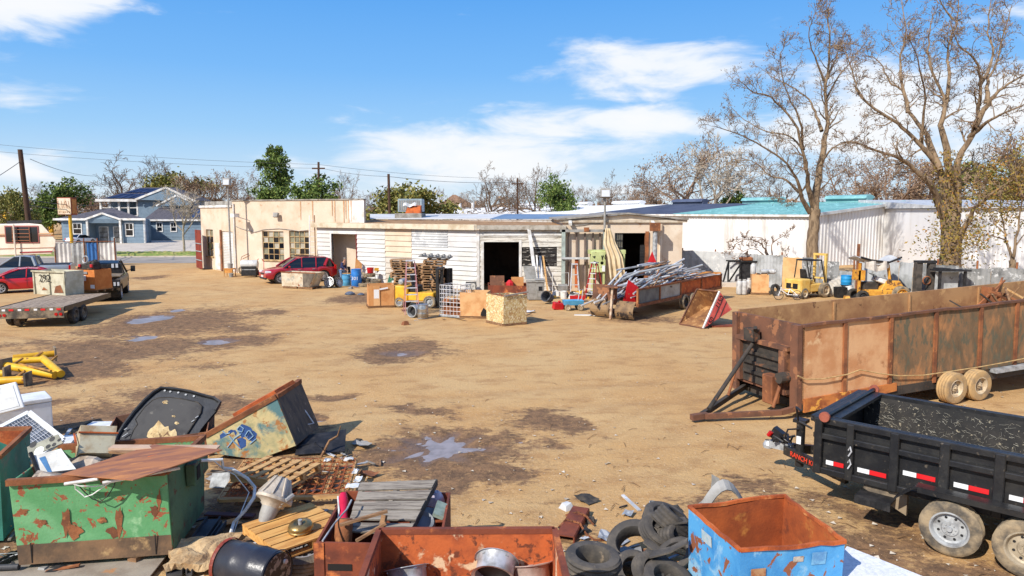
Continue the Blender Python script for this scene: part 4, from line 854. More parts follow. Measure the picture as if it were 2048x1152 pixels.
TREES=[('e',131,360,135,1.05,'round dark evergreen behind the faded sign on the yellow pole'),('o',28,372,120,.8,'olive leafed tree beside the leaning utility pole at far left'),('b',72,366,140,.8,'pale bare tree just right of the leaning utility pole'),
   ('b2',205,356,160,1.2,'wide bare tree left above the two-storey blue house'),('b2',262,322,170,1.25,'tall bare tree rising behind the solar roof of the blue house'),('b',330,318,170,.9,'slender bare tree between solar roof and olive tree'),
   ('o',372,340,165,1.2,'broad olive tree at the right of the two-storey blue house'),('br2',430,348,150,1.0,'wide dense brown tree behind the left end of the cream workshop'),('br',487,350,150,.9,'brown twiggy tree just right of the floodlight mast'),
   ('p',557,293,110,1.0,'tallest evergreen, towering narrow above the cream workshop'),('e',622,352,100,1.0,'bushy evergreen behind the middle utility pole'),('e',542,366,112,.8,'low evergreen at the foot of the tallest evergreen'),('b',398,352,160,1.0,'faint bare tree between olive tree and brown tree'),
   ('b',694,346,120,.7,'thin bare tree right of the middle utility pole'),('b2',722,376,110,.7,'low bare tree above the right end of the cream workshop'),('o',816,360,95,1.25,'broad olive tree behind the rooftop air conditioner'),('b',884,376,110,.8,'small bare tree beside the brown hipped roof'),
   ('b2',985,341,130,1.0,'bare tree left of the crossarm utility pole'),('b',1018,350,125,.9,'bare tree touching the crossarm utility pole'),('b',1072,334,115,.9,'tall bare tree left of the small dark evergreen'),('e',1112,353,110,.7,'small dark evergreen above the white roof vents'),('b',1150,378,130,.7,'low bare tree right of the small dark evergreen'),
   ('b2',1218,354,125,.8,'bare tree just behind the floodlight pole of the gabled workshop'),('br2',1296,368,130,.8,'low brown tree left of the biggest brown tree'),('br',1368,286,118,1.15,'biggest brown tree behind the navy ridge vent'),('w',1428,276,112,.9,'white barked bare tree right of the biggest brown tree'),('e',1462,380,115,.8,'low evergreen left of the first teal roof vent'),
   ('b2',1550,340,120,1.0,'grey bare tree behind the left branches of the tall trunk'),('br',1705,318,110,1.2,'brown tree filling the gap between the two large trees'),('br',1790,306,105,1.3,'brown tree behind the low left limb of the huge tree'),('br2',1850,330,110,1.2,'dense brown tree left behind the huge trunk'),('o',1990,300,90,1.0,'olive tree right behind the huge trunk'),('br',2060,270,80,1.0,'brown tree cut off by the right edge'),
   ('br2',1250,384,150,1.0,'low brown thicket tree left of the navy vent'),('b',1180,372,150,.9,'faint far bare tree above the third white vent'),('br2',940,390,160,.9,'low brown tree right of the brown hipped roof'),('br2',660,388,140,.9,'low brown tree between two utility poles'),('br2',190,392,150,1.2,'low brown thicket behind the faded sign'),('br2',90,398,150,1.3,'low brown thicket behind the blue canopy'),('w',364,366,84,.75,'slender pale young tree on the verge before the two-storey blue house'),('b',760,384,130,.8,'small bare tree left of the shorter utility pole')]
used=set()
for i,(k,px,py,Y,wd,lab)in enumerate(TREES):
 p,h0=protos[k];loc=atY(px,420,Y);top=atY(px,py,Y).z;s=top/h0;loc.z=0
 r_=random.Random(i*7+1).uniform(0,6.28)
 if k not in used:used.add(k);o=p;o.location=loc;o.rotation_euler=(0,0,r_)
 else:o=copy_tree(p,loc,r_)
 o.scale=(s*wd,s*wd,s);o['label']=lab
def treeline():
 rr=random.Random(5);g=MB();pts=[]
 for i in range(9000):
  px=rr.uniform(-300,2400);Y=rr.uniform(165,190);h=3.2+3.4*float(vn(px*.02,3.3))+2*float(vn(px*.08,7.7));p=atY(px,420,Y);p.z=rr.uniform(0,1)**.7*h*1.25;pts.append(p)
 leaf_quads(g,pts,.8,rr);tag(g.build('treeline',mLeafBr),'low brown wood closing the view behind the roofs','treeline',kind='stuff')
treeline()
mPole=mat('tarred pole',c(92,66,50),c(66,48,38),scale=3,stretch=(3,3,.4),rough=.9)
def pole(px0,px1,pt,Y,r,label,arm=None):
 b=atY(px0,430,Y);b.z=0;t=atY(px1,pt,Y);o=thing('utility_pole',label,'utility pole',b,0,'utility poles');d=t-b;MB().cyl((0,0,0),d,r,r*.75,12).build('post',mPole,o,smooth=40)
 if arm:MB().bx(d.x-arm,d.x+arm,-.2,-.05,d.z-1.0,d.z-.8).build('crossarm',mPole,o)
 return o,t
_,P1=pole(60,40,299,62,.25,'thick brown leaning utility pole behind the camper trailer');_,P2=pole(637,637,324,100,.2,'utility pole between the tall evergreen and the round bushy one',.9);_,P3=pole(780,777,348,85,.2,'short plain utility pole left of the rooftop air conditioner');_,P4=pole(1035,1035,356,112,.18,'utility pole with crossarm above the long white roof',1.0)
mWire=mat('wire',c(70,70,72),rough=.6,bump=0)
def wire(pts,label,r=.025):
 g=MB();out=[]
 for a,b in zip(pts,pts[1:]):
  n=10;sag=(b-a).length*.012
  for i in range(n):t=i/n;q=a.lerp(b,t);q.z-=sag*4*t*(1-t);out.append(q)
 out.append(pts[-1]);g.tube(out,r,4);tag(g.build('power_line',mWire),label,'power line','power lines')
wire([atY(-200,268,96),atY(637,329,100),atY(1000,357,120),P4+Vector((0,0,-.7))],'upper power line crossing the sky to the middle utility pole')
wire([atY(-200,284,97),P2+Vector((.6,0,-.9)),P3+Vector((0,0,-.3)),atY(1034,364,112)],'lower power line running past two utility poles')
wire([atY(60,318,62),atY(190,352,90),atY(250,374,110)],'slack wire dropping right from the leaning utility pole');wire([atY(-60,385,55),P1+Vector((0,0,-1.0))],'wire rising from the left edge to the leaning utility pole')
wire([atY(50,398,62),atY(235,405,100)],'upper of two level wires behind the faded sign',.04);wire([atY(50,409,62),atY(235,414,100)],'lower of two level wires behind the faded sign',.04)
wire([P3+Vector((0,0,-1.2)),atY(720,425,66)],'guy wire slanting down left from the shorter utility pole')
def lamp(px,pt,base,label,hw):
 Y=base.y;k=Y/FPX;o=thing('floodlight_mast',label,'floodlight',base,0,'floodlight masts');zt=atY(px,pt,Y).z;MB().cyl((0,0,0),(0,0,zt),.07,n=8).build('post',mGrey,o)
 MB().box((0,-.12,zt+.26),(hw,.3,.56),rx=-.2).build('lamp_housing',mGrey,o,bevel=.03);MB().box((0,-.285,zt+.24),(hw-.12,.02,.4),rx=-.2).build('lamp_glass',mLampGlass,o);return o
b=at(466,549);b.y-=.3;lamp(467,371,b,'tall floodlight mast at the corner of the cream workshop',.55)
b=at(1206,581);b.y-=.35;lamp(1206,395,b,'floodlight mast rising beside the cream tarpaulin',.6)
sg=thing('signboard','faded cream box sign on a yellow pole across the entrance','sign',atY(143,480,75));sg.location.z=0;k_=75/FPX;z0,z1=atY(140,430,75).z,atY(140,395,75).z
MB().cyl((0,0,0),(0,0,z1-.2),.17,n=12).build('post',mYel,sg,smooth=40)
cx=-4*k_;MB().bx(cx-14*k_,cx+14*k_,-.5,.5,z0,z1).build('sign_box',mat('rusty red frame',c(176,84,52),c(140,60,40),scale=2,rough=.8),sg,bevel=.04)
MB().bx(cx-13*k_,cx+13*k_,-.53,-.503,z0+.08,z1-.08).build('sign_face',mat('faded sign face',c(238,222,196),c(226,196,156),scale=1.4,c3=c(206,150,110),s3=3,lo3=.58,hi3=.7,rough=.6),sg)
MB().bx(cx+14*k_+.003,cx+14*k_+.02,-.4,.35,z0+.15,z1-.15).build('side_face',mat('orange sign side',c(222,140,66),c(200,108,50),scale=2,rough=.6),sg)
g=MB();rr=random.Random(2)
for i in range(6):x=cx-.6+i*.22;z=z0+.3;g.beam((x,-.54,z-.1),(x+rr.uniform(-.05,.1),-.54,z+.1),.03,.01);g.beam((x,-.54,z+rr.uniform(-.1,.1)),(x+.12,-.54,z+rr.uniform(-.1,.1)),.03,.01)
for i in range(7):x=cx-.6+i*.2;g.tube([(x,-.54,z0+.7),(x+rr.uniform(-.2,.2),-.54,z0+1.0),(x+rr.uniform(-.2,.2),-.54,z0+1.5)],.02,4)
g.build('lettering',mat('faded lettering',c(190,128,92),rough=.7,bump=0),sg)
def onpl(px,py,P,n):
 d=ray(px,py);o=Vector((0,0,HC));t=(P-o).dot(n)/d.dot(n);return o+d*t
def site(a,b,z=0):
 A,B=at(*a,z),at(*b,z);return A,head(A,B),(Vector((B.x,B.y))-Vector((A.x,A.y))).length
def hz(p,py):return hgt(p,py)-p.z
def tyre_mesh(r,w,ri):
 g=MB();h=w/2;prof=[(ri,-h*.75),(ri*1.06,-h*.95),(r*.82,-h),(r*.94,-h*.92),(r*.985,-h*.72)]
 for i in range(7):
  z=-h*.7+1.4*h*i/6;prof.append((r if i%2==0 else r*.955,z))
 prof+=[(r*.985,h*.72),(r*.94,h*.92),(r*.82,h),(ri*1.06,h*.95),(ri,h*.75),(ri*.97,0)]
 return g.lathe(prof,28,close=True)
def rim_mesh(ri,w,spokes=0,holes=8):
 g=MB();h=w/2
 g.lathe([(ri*1.07,h*.9),(ri*1.07,h*.97),(ri*.98,h*.98),(ri*.9,h*.7),(ri*.88,-h*.8),(ri*1.05,-h*.9)],28)
 if spokes:
  for i in range(spokes):
   a=2*math.pi*i/spokes;ca,sa=math.cos(a),math.sin(a);g.beam((ca*ri*.12,sa*ri*.12,h*.62),(ca*ri*.93,sa*ri*.93,h*.78),ri*.16,ri*.1,up=(0,0,1))
  g.lathe([(0,h*.8),(ri*.16,h*.78),(ri*.24,h*.6),(ri*.24,h*.3)],16)
 else:
  g.lathe([(0,h*.95),(ri*.14,h*.95),(ri*.17,h*.6),(ri*.42,h*.62),(ri*.5,h*.42),(ri*.8,h*.3),(ri*.9,h*.45)],24)
  for i in range(8):a=2*math.pi*i/8;g.cyl((math.cos(a)*ri*.3,math.sin(a)*ri*.3,h*.58),(math.cos(a)*ri*.3,math.sin(a)*ri*.3,h*.74),ri*.045,n=6)
 return g
def wheel(par,p,r,w,tm=None,rm=None,spokes=0,face=-1,ri=.62,name='wheel',rot=None):
 t=tyre_mesh(r,w,r*ri).build(name,tm or mBlack,par,smooth=45);t.location=p
 t.rotation_euler=rot if rot is not None else(R(90)*(1 if face<0 else-1),0,0)
 rim=rim_mesh(r*ri,w,spokes).build('rim',rm or mSteel,t,smooth=40)
 h=w/2
 if not spokes:
  for i in range(8):a=2*math.pi*(i+.5)/8;MB().disc(r*ri*.085,h*.39,8,Matrix.Translation((math.cos(a)*r*ri*.66,math.sin(a)*r*ri*.66,0))).build('rim_hole',mDark,t)
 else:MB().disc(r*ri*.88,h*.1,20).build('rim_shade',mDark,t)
 return t
def pallet(name,label,loc,rz,L_,Wd,h=.14,nb=7,m=None,group=None,rot=None,detail=True,gap=.06):
 """deck boards run along y, spread along x; stringers run along x"""
 o=thing(name,label,'pallet',loc,rz,group,rot);m=m or mWood;g=MB();bw_=(L_-gap*(nb-1))/nb
 for i in range(nb):
  x=i*(bw_+gap);g.box((x+bw_/2,Wd/2,h-.012),(bw_,Wd,.022),rz=RND.uniform(-.012,.012))
 g.build('deck',m,o)
 for y in(.05,Wd/2,Wd-.05):MB().bx(0,L_,y-.045,y+.045,.022,h-.024).build('stringer',m,o)
 g=MB()
 for x in(0,L_/2-.05,L_-.1):g.bx(x,x+.1,0,Wd,0,.02)
 g.build('base_board',m,o);return o
def carton(name,label,cat,loc,rz,L_,D,H,m,group=None,pal=True,open_=True):
 z0=.12 if pal else 0
 o=thing(name,label,cat,loc,rz,group);b=[(0,0,z0),(L_,0,z0),(L_,D,z0),(0,D,z0)];j=lambda:RND.uniform(-.03,.03)
 t=[(j(),j(),H+j()),(L_+j(),j(),H+j()),(L_+j(),D+j(),H+j()),(j(),D+j(),H+j())]
 MB().openbox(b,t,.02,.02 if open_ else None).build('carton',m,o)
 if pal:
  g=MB();[g.bx(-.05,L_+.05,y,y+.09,.005,.1)for y in(0,D/2-.045,D-.09)];g.bx(-.06,L_+.06,-.03,D+.03,.1,.118);g.build('pallet_base',mWoodBr,o)
 return o
def barrel(name,label,loc,r,h,m,group=None,rot=None,cat='barrel'):
 o=thing(name,label,cat,loc,0,group,rot);g=MB()
 g.lathe([(0,0),(r*.9,0),(r*.96,.02),(r*.97,h*.3),(r,h*.34),(r*.97,h*.38),(r*.97,h*.62),(r,h*.66),(r*.97,h*.7),(r*.94,h*.94),(r*.9,h),(r*.84,h*.985),(0,h*.98)],24)
 g.build('drum',m,o,smooth=50);[MB().lathe([(r*.985,z-.012),(r*1.02,z),(r*.985,z+.012)],24).build('chime',m,o,smooth=50)for z in(.02,h-.015)];return o
def curve(pts,x):
 if x<=pts[0][0]:return pts[0][1]
 for(a,p),(b,q)in zip(pts,pts[1:]):
  if x<=b:t=(x-a)/(b-a);return p+(q-p)*t
 return pts[-1][1]
def car(o,L_,Wd,top,green,paint,wheels,wr,zb=.3,belt=.95,roofpaint=None,pillars=(),glass=None,spokes=10,ww=.24,rimm=None,trimz=None):
 """x forward. top: hood/deck line, green: greenhouse roof line (x,z) from back to front"""
 hl=L_/2;xs=sorted(set([-hl+L_*i/60 for i in range(61)]));g=MB();n=0;ra=wr*1.16
 def wid(x):e=max(0,(abs(x)-hl*.62)/(hl*.38));return Wd/2*(1-.16*e**2.2)
 def zbot(x):
  z=zb+(.12*max(0,(abs(x)-hl*.9)/(hl*.1)))
  for xw in wheels:
   if abs(x-xw)<ra:z=max(z,wr+math.sqrt(ra*ra-(x-xw)**2)*.98)
  return z
 ring=17;vs=[]
 for x in xs:
  zt,zz,w=curve(top,x),zbot(x),wid(x);h=zt-zz
  half=[(w*.9,zz),(w*.975,zz+.08*h),(w,zz+.42*h),(w*.99,zz+.7*h),(w*.95,zz+.9*h),(w*.86,zt),(w*.55,zt+.025),(w*.25,zt+.035)]
  for y,z in half:vs.append((x,-y,z))
  vs.append((x,0,zt+.04))
  for y,z in reversed(half):vs.append((x,y,z))
 fs=[];k=len(xs)
 for i in range(k-1):
  for j in range(ring-1):a=i*ring+j;fs.append((a,a+ring,a+ring+1,a+1))
  fs.append((i*ring+ring-1,i*ring+ring*2-1,(i+1)*ring,i*ring))
 fs+=[tuple(range(ring)),tuple(reversed(range((k-1)*ring,k*ring)))]
 g.add(vs,fs);body=g.build('body',paint,o,smooth=38)
 for xw in wheels:
  MB().cyl((xw,-Wd/2*.88,wr),(xw,Wd/2*.88,wr),ra*.98,n=20).build('wheel_well',mDark,o)
  wheel(o,(xw,Wd/2*.93-ww/2+.03,wr),wr,ww,mBlack,rimm or mChrome,spokes,1,.68);wheel(o,(xw,-Wd/2*.93+ww/2-.03,wr),wr,ww,mBlack,rimm or mChrome,spokes,-1,.68)
 x0,x1=green[0][0],green[-1][0];zr=max(z for _,z in green)
 def yw(x,z):t=max(0,min(1,(z-belt)/(zr-belt)));return wid(x)*(.95-.2*t)
 gs=sorted(set([x0+(x1-x0)*i/40 for i in range(41)]+[p[0]for p in green]));vs=[]
 for x in gs:
  z=curve(green,x);zlo=min(belt-.06,z)
  for s in(-1,1):
   row=[(x,s*yw(x,zlo),zlo),(x,s*yw(x,(zlo+z)/2),(zlo+z)/2),(x,s*yw(x,z-.04),z-.04),(x,s*yw(x,z)*.93,z),(x,s*.3*yw(x,z),z+.03)]
   vs+=row if s<0 else list(reversed(row))
 ring=10;fs=[(i*ring+j,(i+1)*ring+j,(i+1)*ring+j+1,i*ring+j+1)for i in range(len(gs)-1)for j in range(ring-1)]
 MB().add(vs,fs).build('glasshouse',glass or mGlassDark,o,smooth=40)
 flat=[p for p in green if p[1]>zr-.12];a,b=flat[0][0],flat[-1][0];n_=14;vs=[]
 for i in range(n_+1):
  x=a+(b-a)*i/n_;z=curve(green,x)+.012
  for y,dz in((-1.01,-.07),(-.97,-.01),(-.6,.022),(0,.036),(.6,.022),(.97,-.01),(1.01,-.07)):vs.append((x,y*yw(x,z),z+dz))
 MB().add(vs,[(i*7+j,(i+1)*7+j,(i+1)*7+j+1,i*7+j+1)for i in range(n_)for j in range(6)]).build('roof',roofpaint or paint,o,smooth=50)
 for pts,w in pillars:
  for s in(-1,1):MB().tube([(x,s*(yw(x,z)+.004),z)for x,z in pts],w,6).build('pillar',paint,o)
 return body,wid,yw
TB=1.56;A=at(1635,830,TB);B=at(2060,907,TB);a_=R(-44)
bt=thing('dump_trailer','black steel-sided dump trailer with red and white reflectors in the right foreground','trailer',(A.x,A.y,0),a_)
BL,BW,z0,z1=4.5,2.15,.66,TB
mBlkStraw=mat('scuffed black steel',c(44,43,42),c(64,60,56),scale=2,rough=.55,c3=c(176,164,140),s3=16,lo3=.62,hi3=.68)
MB().openbox([(0,0,z0),(BL,0,z0),(BL,BW,z0),(0,BW,z0)],[(0,0,z1),(BL,0,z1),(BL,BW,z1),(0,BW,z1)],.05).build('body',mBlkPaint,bt)
g=MB();g.bx(.07,BL-.07,BW-.068,BW-.056,z0+.06,z1-.06);g.bx(.07,BL-.07,.07,BW-.08,z0+.055,z0+.065);g.build('lining',mBlkStraw,bt)
g=MB()
for zz,hh,dd in((z1-.05,.1,.1),(z1-.3,.09,.1),(z0+.03,.1,.09)):g.bx(-.02,BL,-dd,-.003,zz-hh/2,zz+hh/2)
g.bx(-.09,-.003,-.05,BW+.05,z1-.1,z1);g.bx(-.02,BL,BW+.003,BW+.09,z1-.1,z1);g.build('rail',mBlkPaint,bt,bevel=.012)
F_=Frame(at(1635,945,z0),B);F_.P=A;F_.a=a_;F_.u=U(a_)
PXS=[(1628,1648),(1717,1732),(1807,1826),(1910,1932),(2024,2048),(2140,2165)]
XP=[(0,.12)]+[(F_.x(p),F_.x(q))for p,q in PXS[1:]]
for p,q in XP:MB().bx(p,max(q,p+.1),-.115,-.004,z0-.02,z1-.02).build('side_post',mBlkPaint,bt,bevel=.012)
for i in range(len(XP)-1):
 p=XP[i][1]+.05;q=XP[i+1][0]-.05;m=p+(q-p)*.42
 MB().bx(p,m,-.012,-.003,z0+(.13 if i<2 else .25),z0+(.2 if i<2 else .32)).build('reflector',mTapeW,bt,label='white reflector');MB().bx(m+.004,q,-.012,-.003,z0+(.13 if i<2 else .25),z0+(.2 if i<2 else .32)).build('reflector',mTapeR,bt,label='red reflector')
for z in(z1-.42,z0+.28):g=MB();x=XP[1][0]+.05;g.tube([(x,-.13,z),(x+.03,-.15,z+.06),(x+.05,-.15,z-.01),(x+.01,-.15,z-.09)],.012,6);g.build('hook',mAlu,bt)
Wx=[1.98,2.86]
mDusty=mat('dusty black steel',c(150,132,108),c(80,72,64),scale=2.5,rough=.9,bump=.2);mRimDust=mat('dusty silver rim',c(186,172,148),c(150,136,114),scale=6,rough=.6,metal=.25)
fx0,fx1=Wx[0]-.72,Wx[1]+.75;g=MB();fp_=[(fx0,.62),(fx0+.26,.86),(fx1-.26,.86),(fx1,.62)]
for(xa,za),(xb,zb_)in zip(fp_,fp_[1:]):g.hexa([(xa,-.34,za),(xb,-.34,zb_),(xb,-.12,zb_),(xa,-.12,za)],[(xa,-.34,za+.03),(xb,-.34,zb_+.03),(xb,-.12,zb_+.03),(xa,-.12,za+.03)])
g.build('fender',mBlkPaint,bt)
MB().bx(fx0+.3,fx1-.3,-.36,-.343,.82,.9).build('fender_lip',mBlkPaint,bt)
g=MB();[g.bx(.1,BL,y,y+.12,.5,z0-.02)for y in(.35,BW-.47)];[g.bx(x,x+.08,.1,BW-.1,.56,z0-.03)for x in(.3,1.1,2.2,3.3,4.2)];g.build('chassis',mDusty,bt)
MB().hexa([(.75,-.02,.56),(fx0+.1,-.02,.3),(fx0+.1,.06,.3),(.75,.06,.56)],[(.75,-.02,z0-.02),(fx0+.1,-.02,z0-.02),(fx0+.1,.06,z0-.02),(.75,.06,z0-.02)]).build('skirt',mDusty,bt)
g=MB();sx=XP[1][1]+.12;g.bx(sx,sx+.5,-.3,-.02,.5,.53);g.bx(sx,sx+.5,-.31,-.29,.4,.5)
for i in range(6):g.bx(sx+.06+i*.075,sx+.08+i*.075,-.318,-.312,.41,.5)
g.build('step',mDark,bt)
for x in Wx:
 wheel(bt,(x,-.22,.39),.39,.24,mTyreDusty,mRimDust if x>2.5 else mSteel,0,-1,.6);wheel(bt,(x,BW+.22,.39),.39,.24,mTyreDusty,mRimDust,0,1,.6)
 MB().cyl((x,-.2,.39),(x,BW+.2,.39),.05,n=10).build('axle',mDark,bt)
tipx=-1.15;ym=BW/2
for y in(.3,BW-.3):MB().beam((.4,y,.52),(tipx+.25,ym+(.08 if y>ym else-.08),.52),.08,.16).build('tongue_beam',mBlkPaint,bt)
MB().beam((tipx+.35,ym,.56),(tipx-.05,ym,.56),.16,.14).lathe([(.09,-.06),(.1,0),(.06,.08)],12,Matrix.Translation((tipx-.1,ym,.52))).build('coupler',mSteel,bt)
MB().cyl((-.62,ym-.12,.3),(-.62,ym-.12,1.12),.075,n=14).box((-.62,ym-.12,1.13),(.22,.2,.06)).build('jack',mBlkPaint,bt,smooth=40)
MB().tube([(-.62,ym-.22,1.0),(-.77,ym-.32,.98),(-.82,ym-.34,.8),(-.72,ym-.34,.76)],.018,6).build('jack_crank',mBlkPaint,bt);MB().bx(-.66,-.58,ym-.203,ym-.196,.72,.86).build('jack_sticker',mTapeW,bt)
MB().bx(-.3,-.1,.8,BW-.35,.64,1.02).build('tool_box',mBlkPaint,bt,bevel=.03)
g=MB();rr=random.Random(4)
for i in range(4):g.tube([(-.95+rr.uniform(-.2,.2),ym+rr.uniform(-.25,.1),.62+rr.random()*.2)for _ in range(6)],.02,5)
g.build('cables',mDark,bt);MB().box((tipx+.1,ym-.1,.78),(.2,.14,.2),ry=.5).build('winch',mBlkPaint,bt);MB().cyl((tipx-.02,ym-.2,.75),(tipx+.03,ym-.2,.83),.04,n=8).build('plug_light',mRedLens,bt)
d=Vector((tipx+.25-.4,ym-.08-.3,0));an=math.atan2(-d.y,-d.x)
tq_=(.4+.4)/(.15-tipx)
text(bt,'RANCH KING',.125,Matrix.Translation((-.4,.3+(ym-.38)*tq_-.085,.53))@Matrix.Rotation(an,4,'Z')@Matrix.Rotation(R(90),4,'X'),mat('red lettering',c(236,70,44),rough=.5,bump=0))
tr=MB().bx(.0,.34,.06,BW-.06,z1-.05,z1+.004);tr.build('tarp_cover',mBlkPaint,bt)
rl=MB().cyl((.16,-.1,z1+.03),(.16,BW+.1,z1+.03),.035,n=12).build('tarp_roller',mBlkPaint,bt,smooth=40)
mCap=mat('rusty red cap',c(168,92,70),c(140,70,52),scale=6,rough=.8)
for y in(-.16,BW+.1):MB().cyl((.16,y,z1+.03),(.16,y+.05,z1+.03),.08,n=18).build('roller_cap',mCap,bt)
MB().tube([(-.3,.1,z1-.02),(-.4,.15,z1+.02),(-.42,.3,z1-.25),(-.2,.35,z1-.35)],.02,6).build('tarp_crank',mBlkPaint,bt)
g=MB();rr=random.Random(9)
for i in range(1500):
 x,a2,l=rr.uniform(.3,BL-.1),rr.uniform(0,3.14),rr.uniform(.02,.07)
 if rr.random()<.35:y,z=rr.uniform(.2,BW-.1),z0+.075;g.tube([(x-math.cos(a2)*l,y-math.sin(a2)*l,z),(x+math.cos(a2)*l,y+math.sin(a2)*l,z+.02)],.0025,3)
 else:z=z0+.1+rr.random()**1.4*.68;g.tube([(x-math.cos(a2)*l*.7,BW-.075,z-math.sin(a2)*l*.5),(x+math.cos(a2)*l*.7,BW-.08,z+math.sin(a2)*l*.5)],.0022,3)
so_=g.build('straw',mat('straw',c(190,184,168),c(140,132,116),scale=6,rough=.9,bump=0),bt);so_['kind']='stuff'
TR=2.22;A=at(1610,650,TR);B=at(2048,601,TR);a_=R(20);PT=R(-2.1);rt=thing('scrap_trailer','long rusty high-sided open trailer behind the black dump trailer','trailer',(A.x,A.y,0),rot=(0,PT,a_))
RL,RW,rz0=15.0,2.4,.42;Fr=Frame(A,A+U(a_));xs_=[0]+[Fr.x(p)for p in(1702,1794,1884,1974,2046)];st=xs_[-1]-xs_[-2]
while xs_[-1]+st<RL:xs_.append(xs_[-1]+st)
mPan1=mat('pale orange rust',c(226,176,128),c(206,146,98),scale=1.6,c3=c(232,190,142),s3=3,lo3=.58,hi3=.7,c4=c(160,104,66),s4=1.2,lo4=.62,hi4=.72,rough=.9,bump=.3)
mPan2=mat('dark charred rust',c(150,114,80),c(96,84,64),scale=1.3,lo=.35,hi=.7,stretch=(1,1,.45),c3=c(188,132,84),s3=2.2,lo3=.5,hi3=.7,c4=c(104,98,78),s4=7,lo4=.5,hi4=.6,rough=.9,bump=.4,dist=.4)
mPan3=mat('tan rust lining',c(192,146,98),c(160,114,76),scale=1.3,c3=c(208,162,108),s3=2.4,lo3=.56,hi3=.68,c4=c(100,62,42),s4=3.4,lo4=.62,hi4=.72,rough=.9,bump=.3)
mPan4=mat('dark brown rust',c(126,84,62),c(96,68,54),scale=1.8,c3=c(160,108,74),s3=3,rough=.9,bump=.3)
for i in range(len(xs_)-1):
 j=RND.uniform(-.03,.03);MB().add([(xs_[i],0,rz0),(xs_[i+1],0,rz0),(xs_[i+1],0,TR-.04),(xs_[i]+.01,0,TR-.04),(xs_[i],.06,rz0),(xs_[i+1],.06,rz0),(xs_[i+1],.06,TR-.04),(xs_[i],.06,TR-.04)],[(0,1,2,3),(7,6,5,4),(3,2,6,7)]).build('side_panel',mPan1 if i<2 else mPan2,rt,label='pale orange rusted panel' if i<2 else 'dark charred panel')
for x in xs_[1:]:MB().bx(x-.05,x+.05,-.05,-.003,rz0-.05,TR-.02).build('side_post',mRust,rt)
g=MB();n=40;pts=[(RL*i/n,-.01,TR-.01+RND.uniform(-.014,.014))for i in range(n+1)];[g.beam(p,q,.1,.06)for p,q in zip(pts,pts[1:])];g.build('top_rail',mPan4,rt)
MB().bx(.08,RL,RW-.06,RW,rz0,TR+.05).build('side_panel',mPan3,rt,label='tan rusted far side');MB().bx(.08,RL,.07,RW-.07,rz0,rz0+.05).build('bed',mPan3,rt)
for x in(3.2,6.0,8.8):MB().bx(x,x+.06,RW-.1,RW-.063,rz0+.05,TR).build('inner_post',mPan3,rt)
MB().bx(8.95,9.05,RW-.4,RW-.07,rz0+.06,TR+.02).bx(8.9,8.96,RW-.7,RW-.4,rz0+.06,TR-.1).build('bracket',mRust,rt)
g=MB();g.bx(0,.08,0,RW,rz0,TR);g.build('front_wall',mPan4,rt)
g=MB();g.bx(-.14,-.003,-.02,.22,.18,TR);g.build('corner_post',mPan4,rt);MB().bx(-.1,-.004,RW-.18,RW,.18,TR).build('corner_post',mPan4,rt)
mChs=mat('sooty steel',c(74,66,58),c(50,46,42),scale=3,rough=.8,c3=c(140,92,62),s3=3,lo3=.58,hi3=.68)
MB().bx(-.16,-.003,.3,RW-.2,1.56,1.66).bx(-.2,-.003,.34,.54,.5,1.55).bx(-.14,-.003,RW-.36,RW-.22,.5,1.55).build('front_frame',mPan4,rt)
MB().bx(-.04,-.004,.55,RW-.37,.5,1.55).build('front_plate',mChs,rt)
g=MB();[g.bx(-.12,-.042,.6,RW-.45,z,z+.07)for z in(.75,1.0,1.25)];g.build('front_slat',mChs,rt)
MB().bx(-.42,-.16,.5,.85,.25,.95).build('winch_box',mRust,rt,bevel=.02);MB().cyl((-.4,.3,.95),(-.1,.3,.95),.13,n=14).build('winch_drum',mChs,rt)
yq=1.5;bA=(-.1,yq,1.62);tip=at(1392,826,.2);loc=Vector((A.x,A.y,0));mw_=Matrix.Translation(loc)@Matrix.Rotation(a_,4,'Z')@Matrix.Rotation(PT,4,'Y');mi=mw_.inverted();tp=mi@tip
MB().cyl(bA,(tp.x+.35,tp.y,.34),.05,n=10).build('strut',mChs,rt);MB().beam((-.05,yq,1.7),(-.3,yq-.25,2.0),.08).box((-.2,yq,1.78),(.2,.36,.3)).build('lever',mChs,rt)
MB().beam((.2,.1,.26),(-.5,.08,.2),.1,.12).beam((-.5,.08,.2),(tp.x+.2,tp.y-.06,.2),.1,.12).build('tongue_beam',mPan4,rt);MB().beam((.2,RW-.2,.26),(tp.x+.2,tp.y+.06,.2),.1,.12).build('tongue_beam',mChs,rt)
MB().beam((tp.x+.3,tp.y,.2),(tp.x-.12,tp.y,.2),.14,.13).build('coupler',mPan4,rt);MB().cyl((-.55,.3,.26),(-.2,.42,.85),.04).build('brace',mRust,rt);MB().cyl((-.9,yq,.3),(-.55,yq+.15,.95),.035).build('brace',mRust,rt)
MB().bx(0,RL,-.02,.1,.2,rz0-.004).bx(0,RL,RW-.1,RW,.2,rz0-.004).bx(.2,.5,0,RW,.12,.3).build('chassis',mChs,rt)
g=MB();g.hexa([(.05,-.06,.15),(2.9,-.06,.32),(2.9,-.004,.32),(.05,-.004,.15)],[(.05,-.06,rz0+.05),(2.9,-.06,rz0+.1),(2.9,-.004,rz0+.1),(.05,-.004,rz0+.05)]);g.build('side_skirt',mat('flame rust',c(206,128,66),c(150,84,48),scale=3,c3=c(236,170,76),s3=3,rough=.9),rt)
wx1=Fr.x(1908);mTan=mat('mud caked rubber',c(196,160,110),c(150,128,100),scale=3,rough=.95,bump=.3);mRimW=mat('dusty white rim',c(214,196,166),c(178,154,122),scale=5,rough=.7)
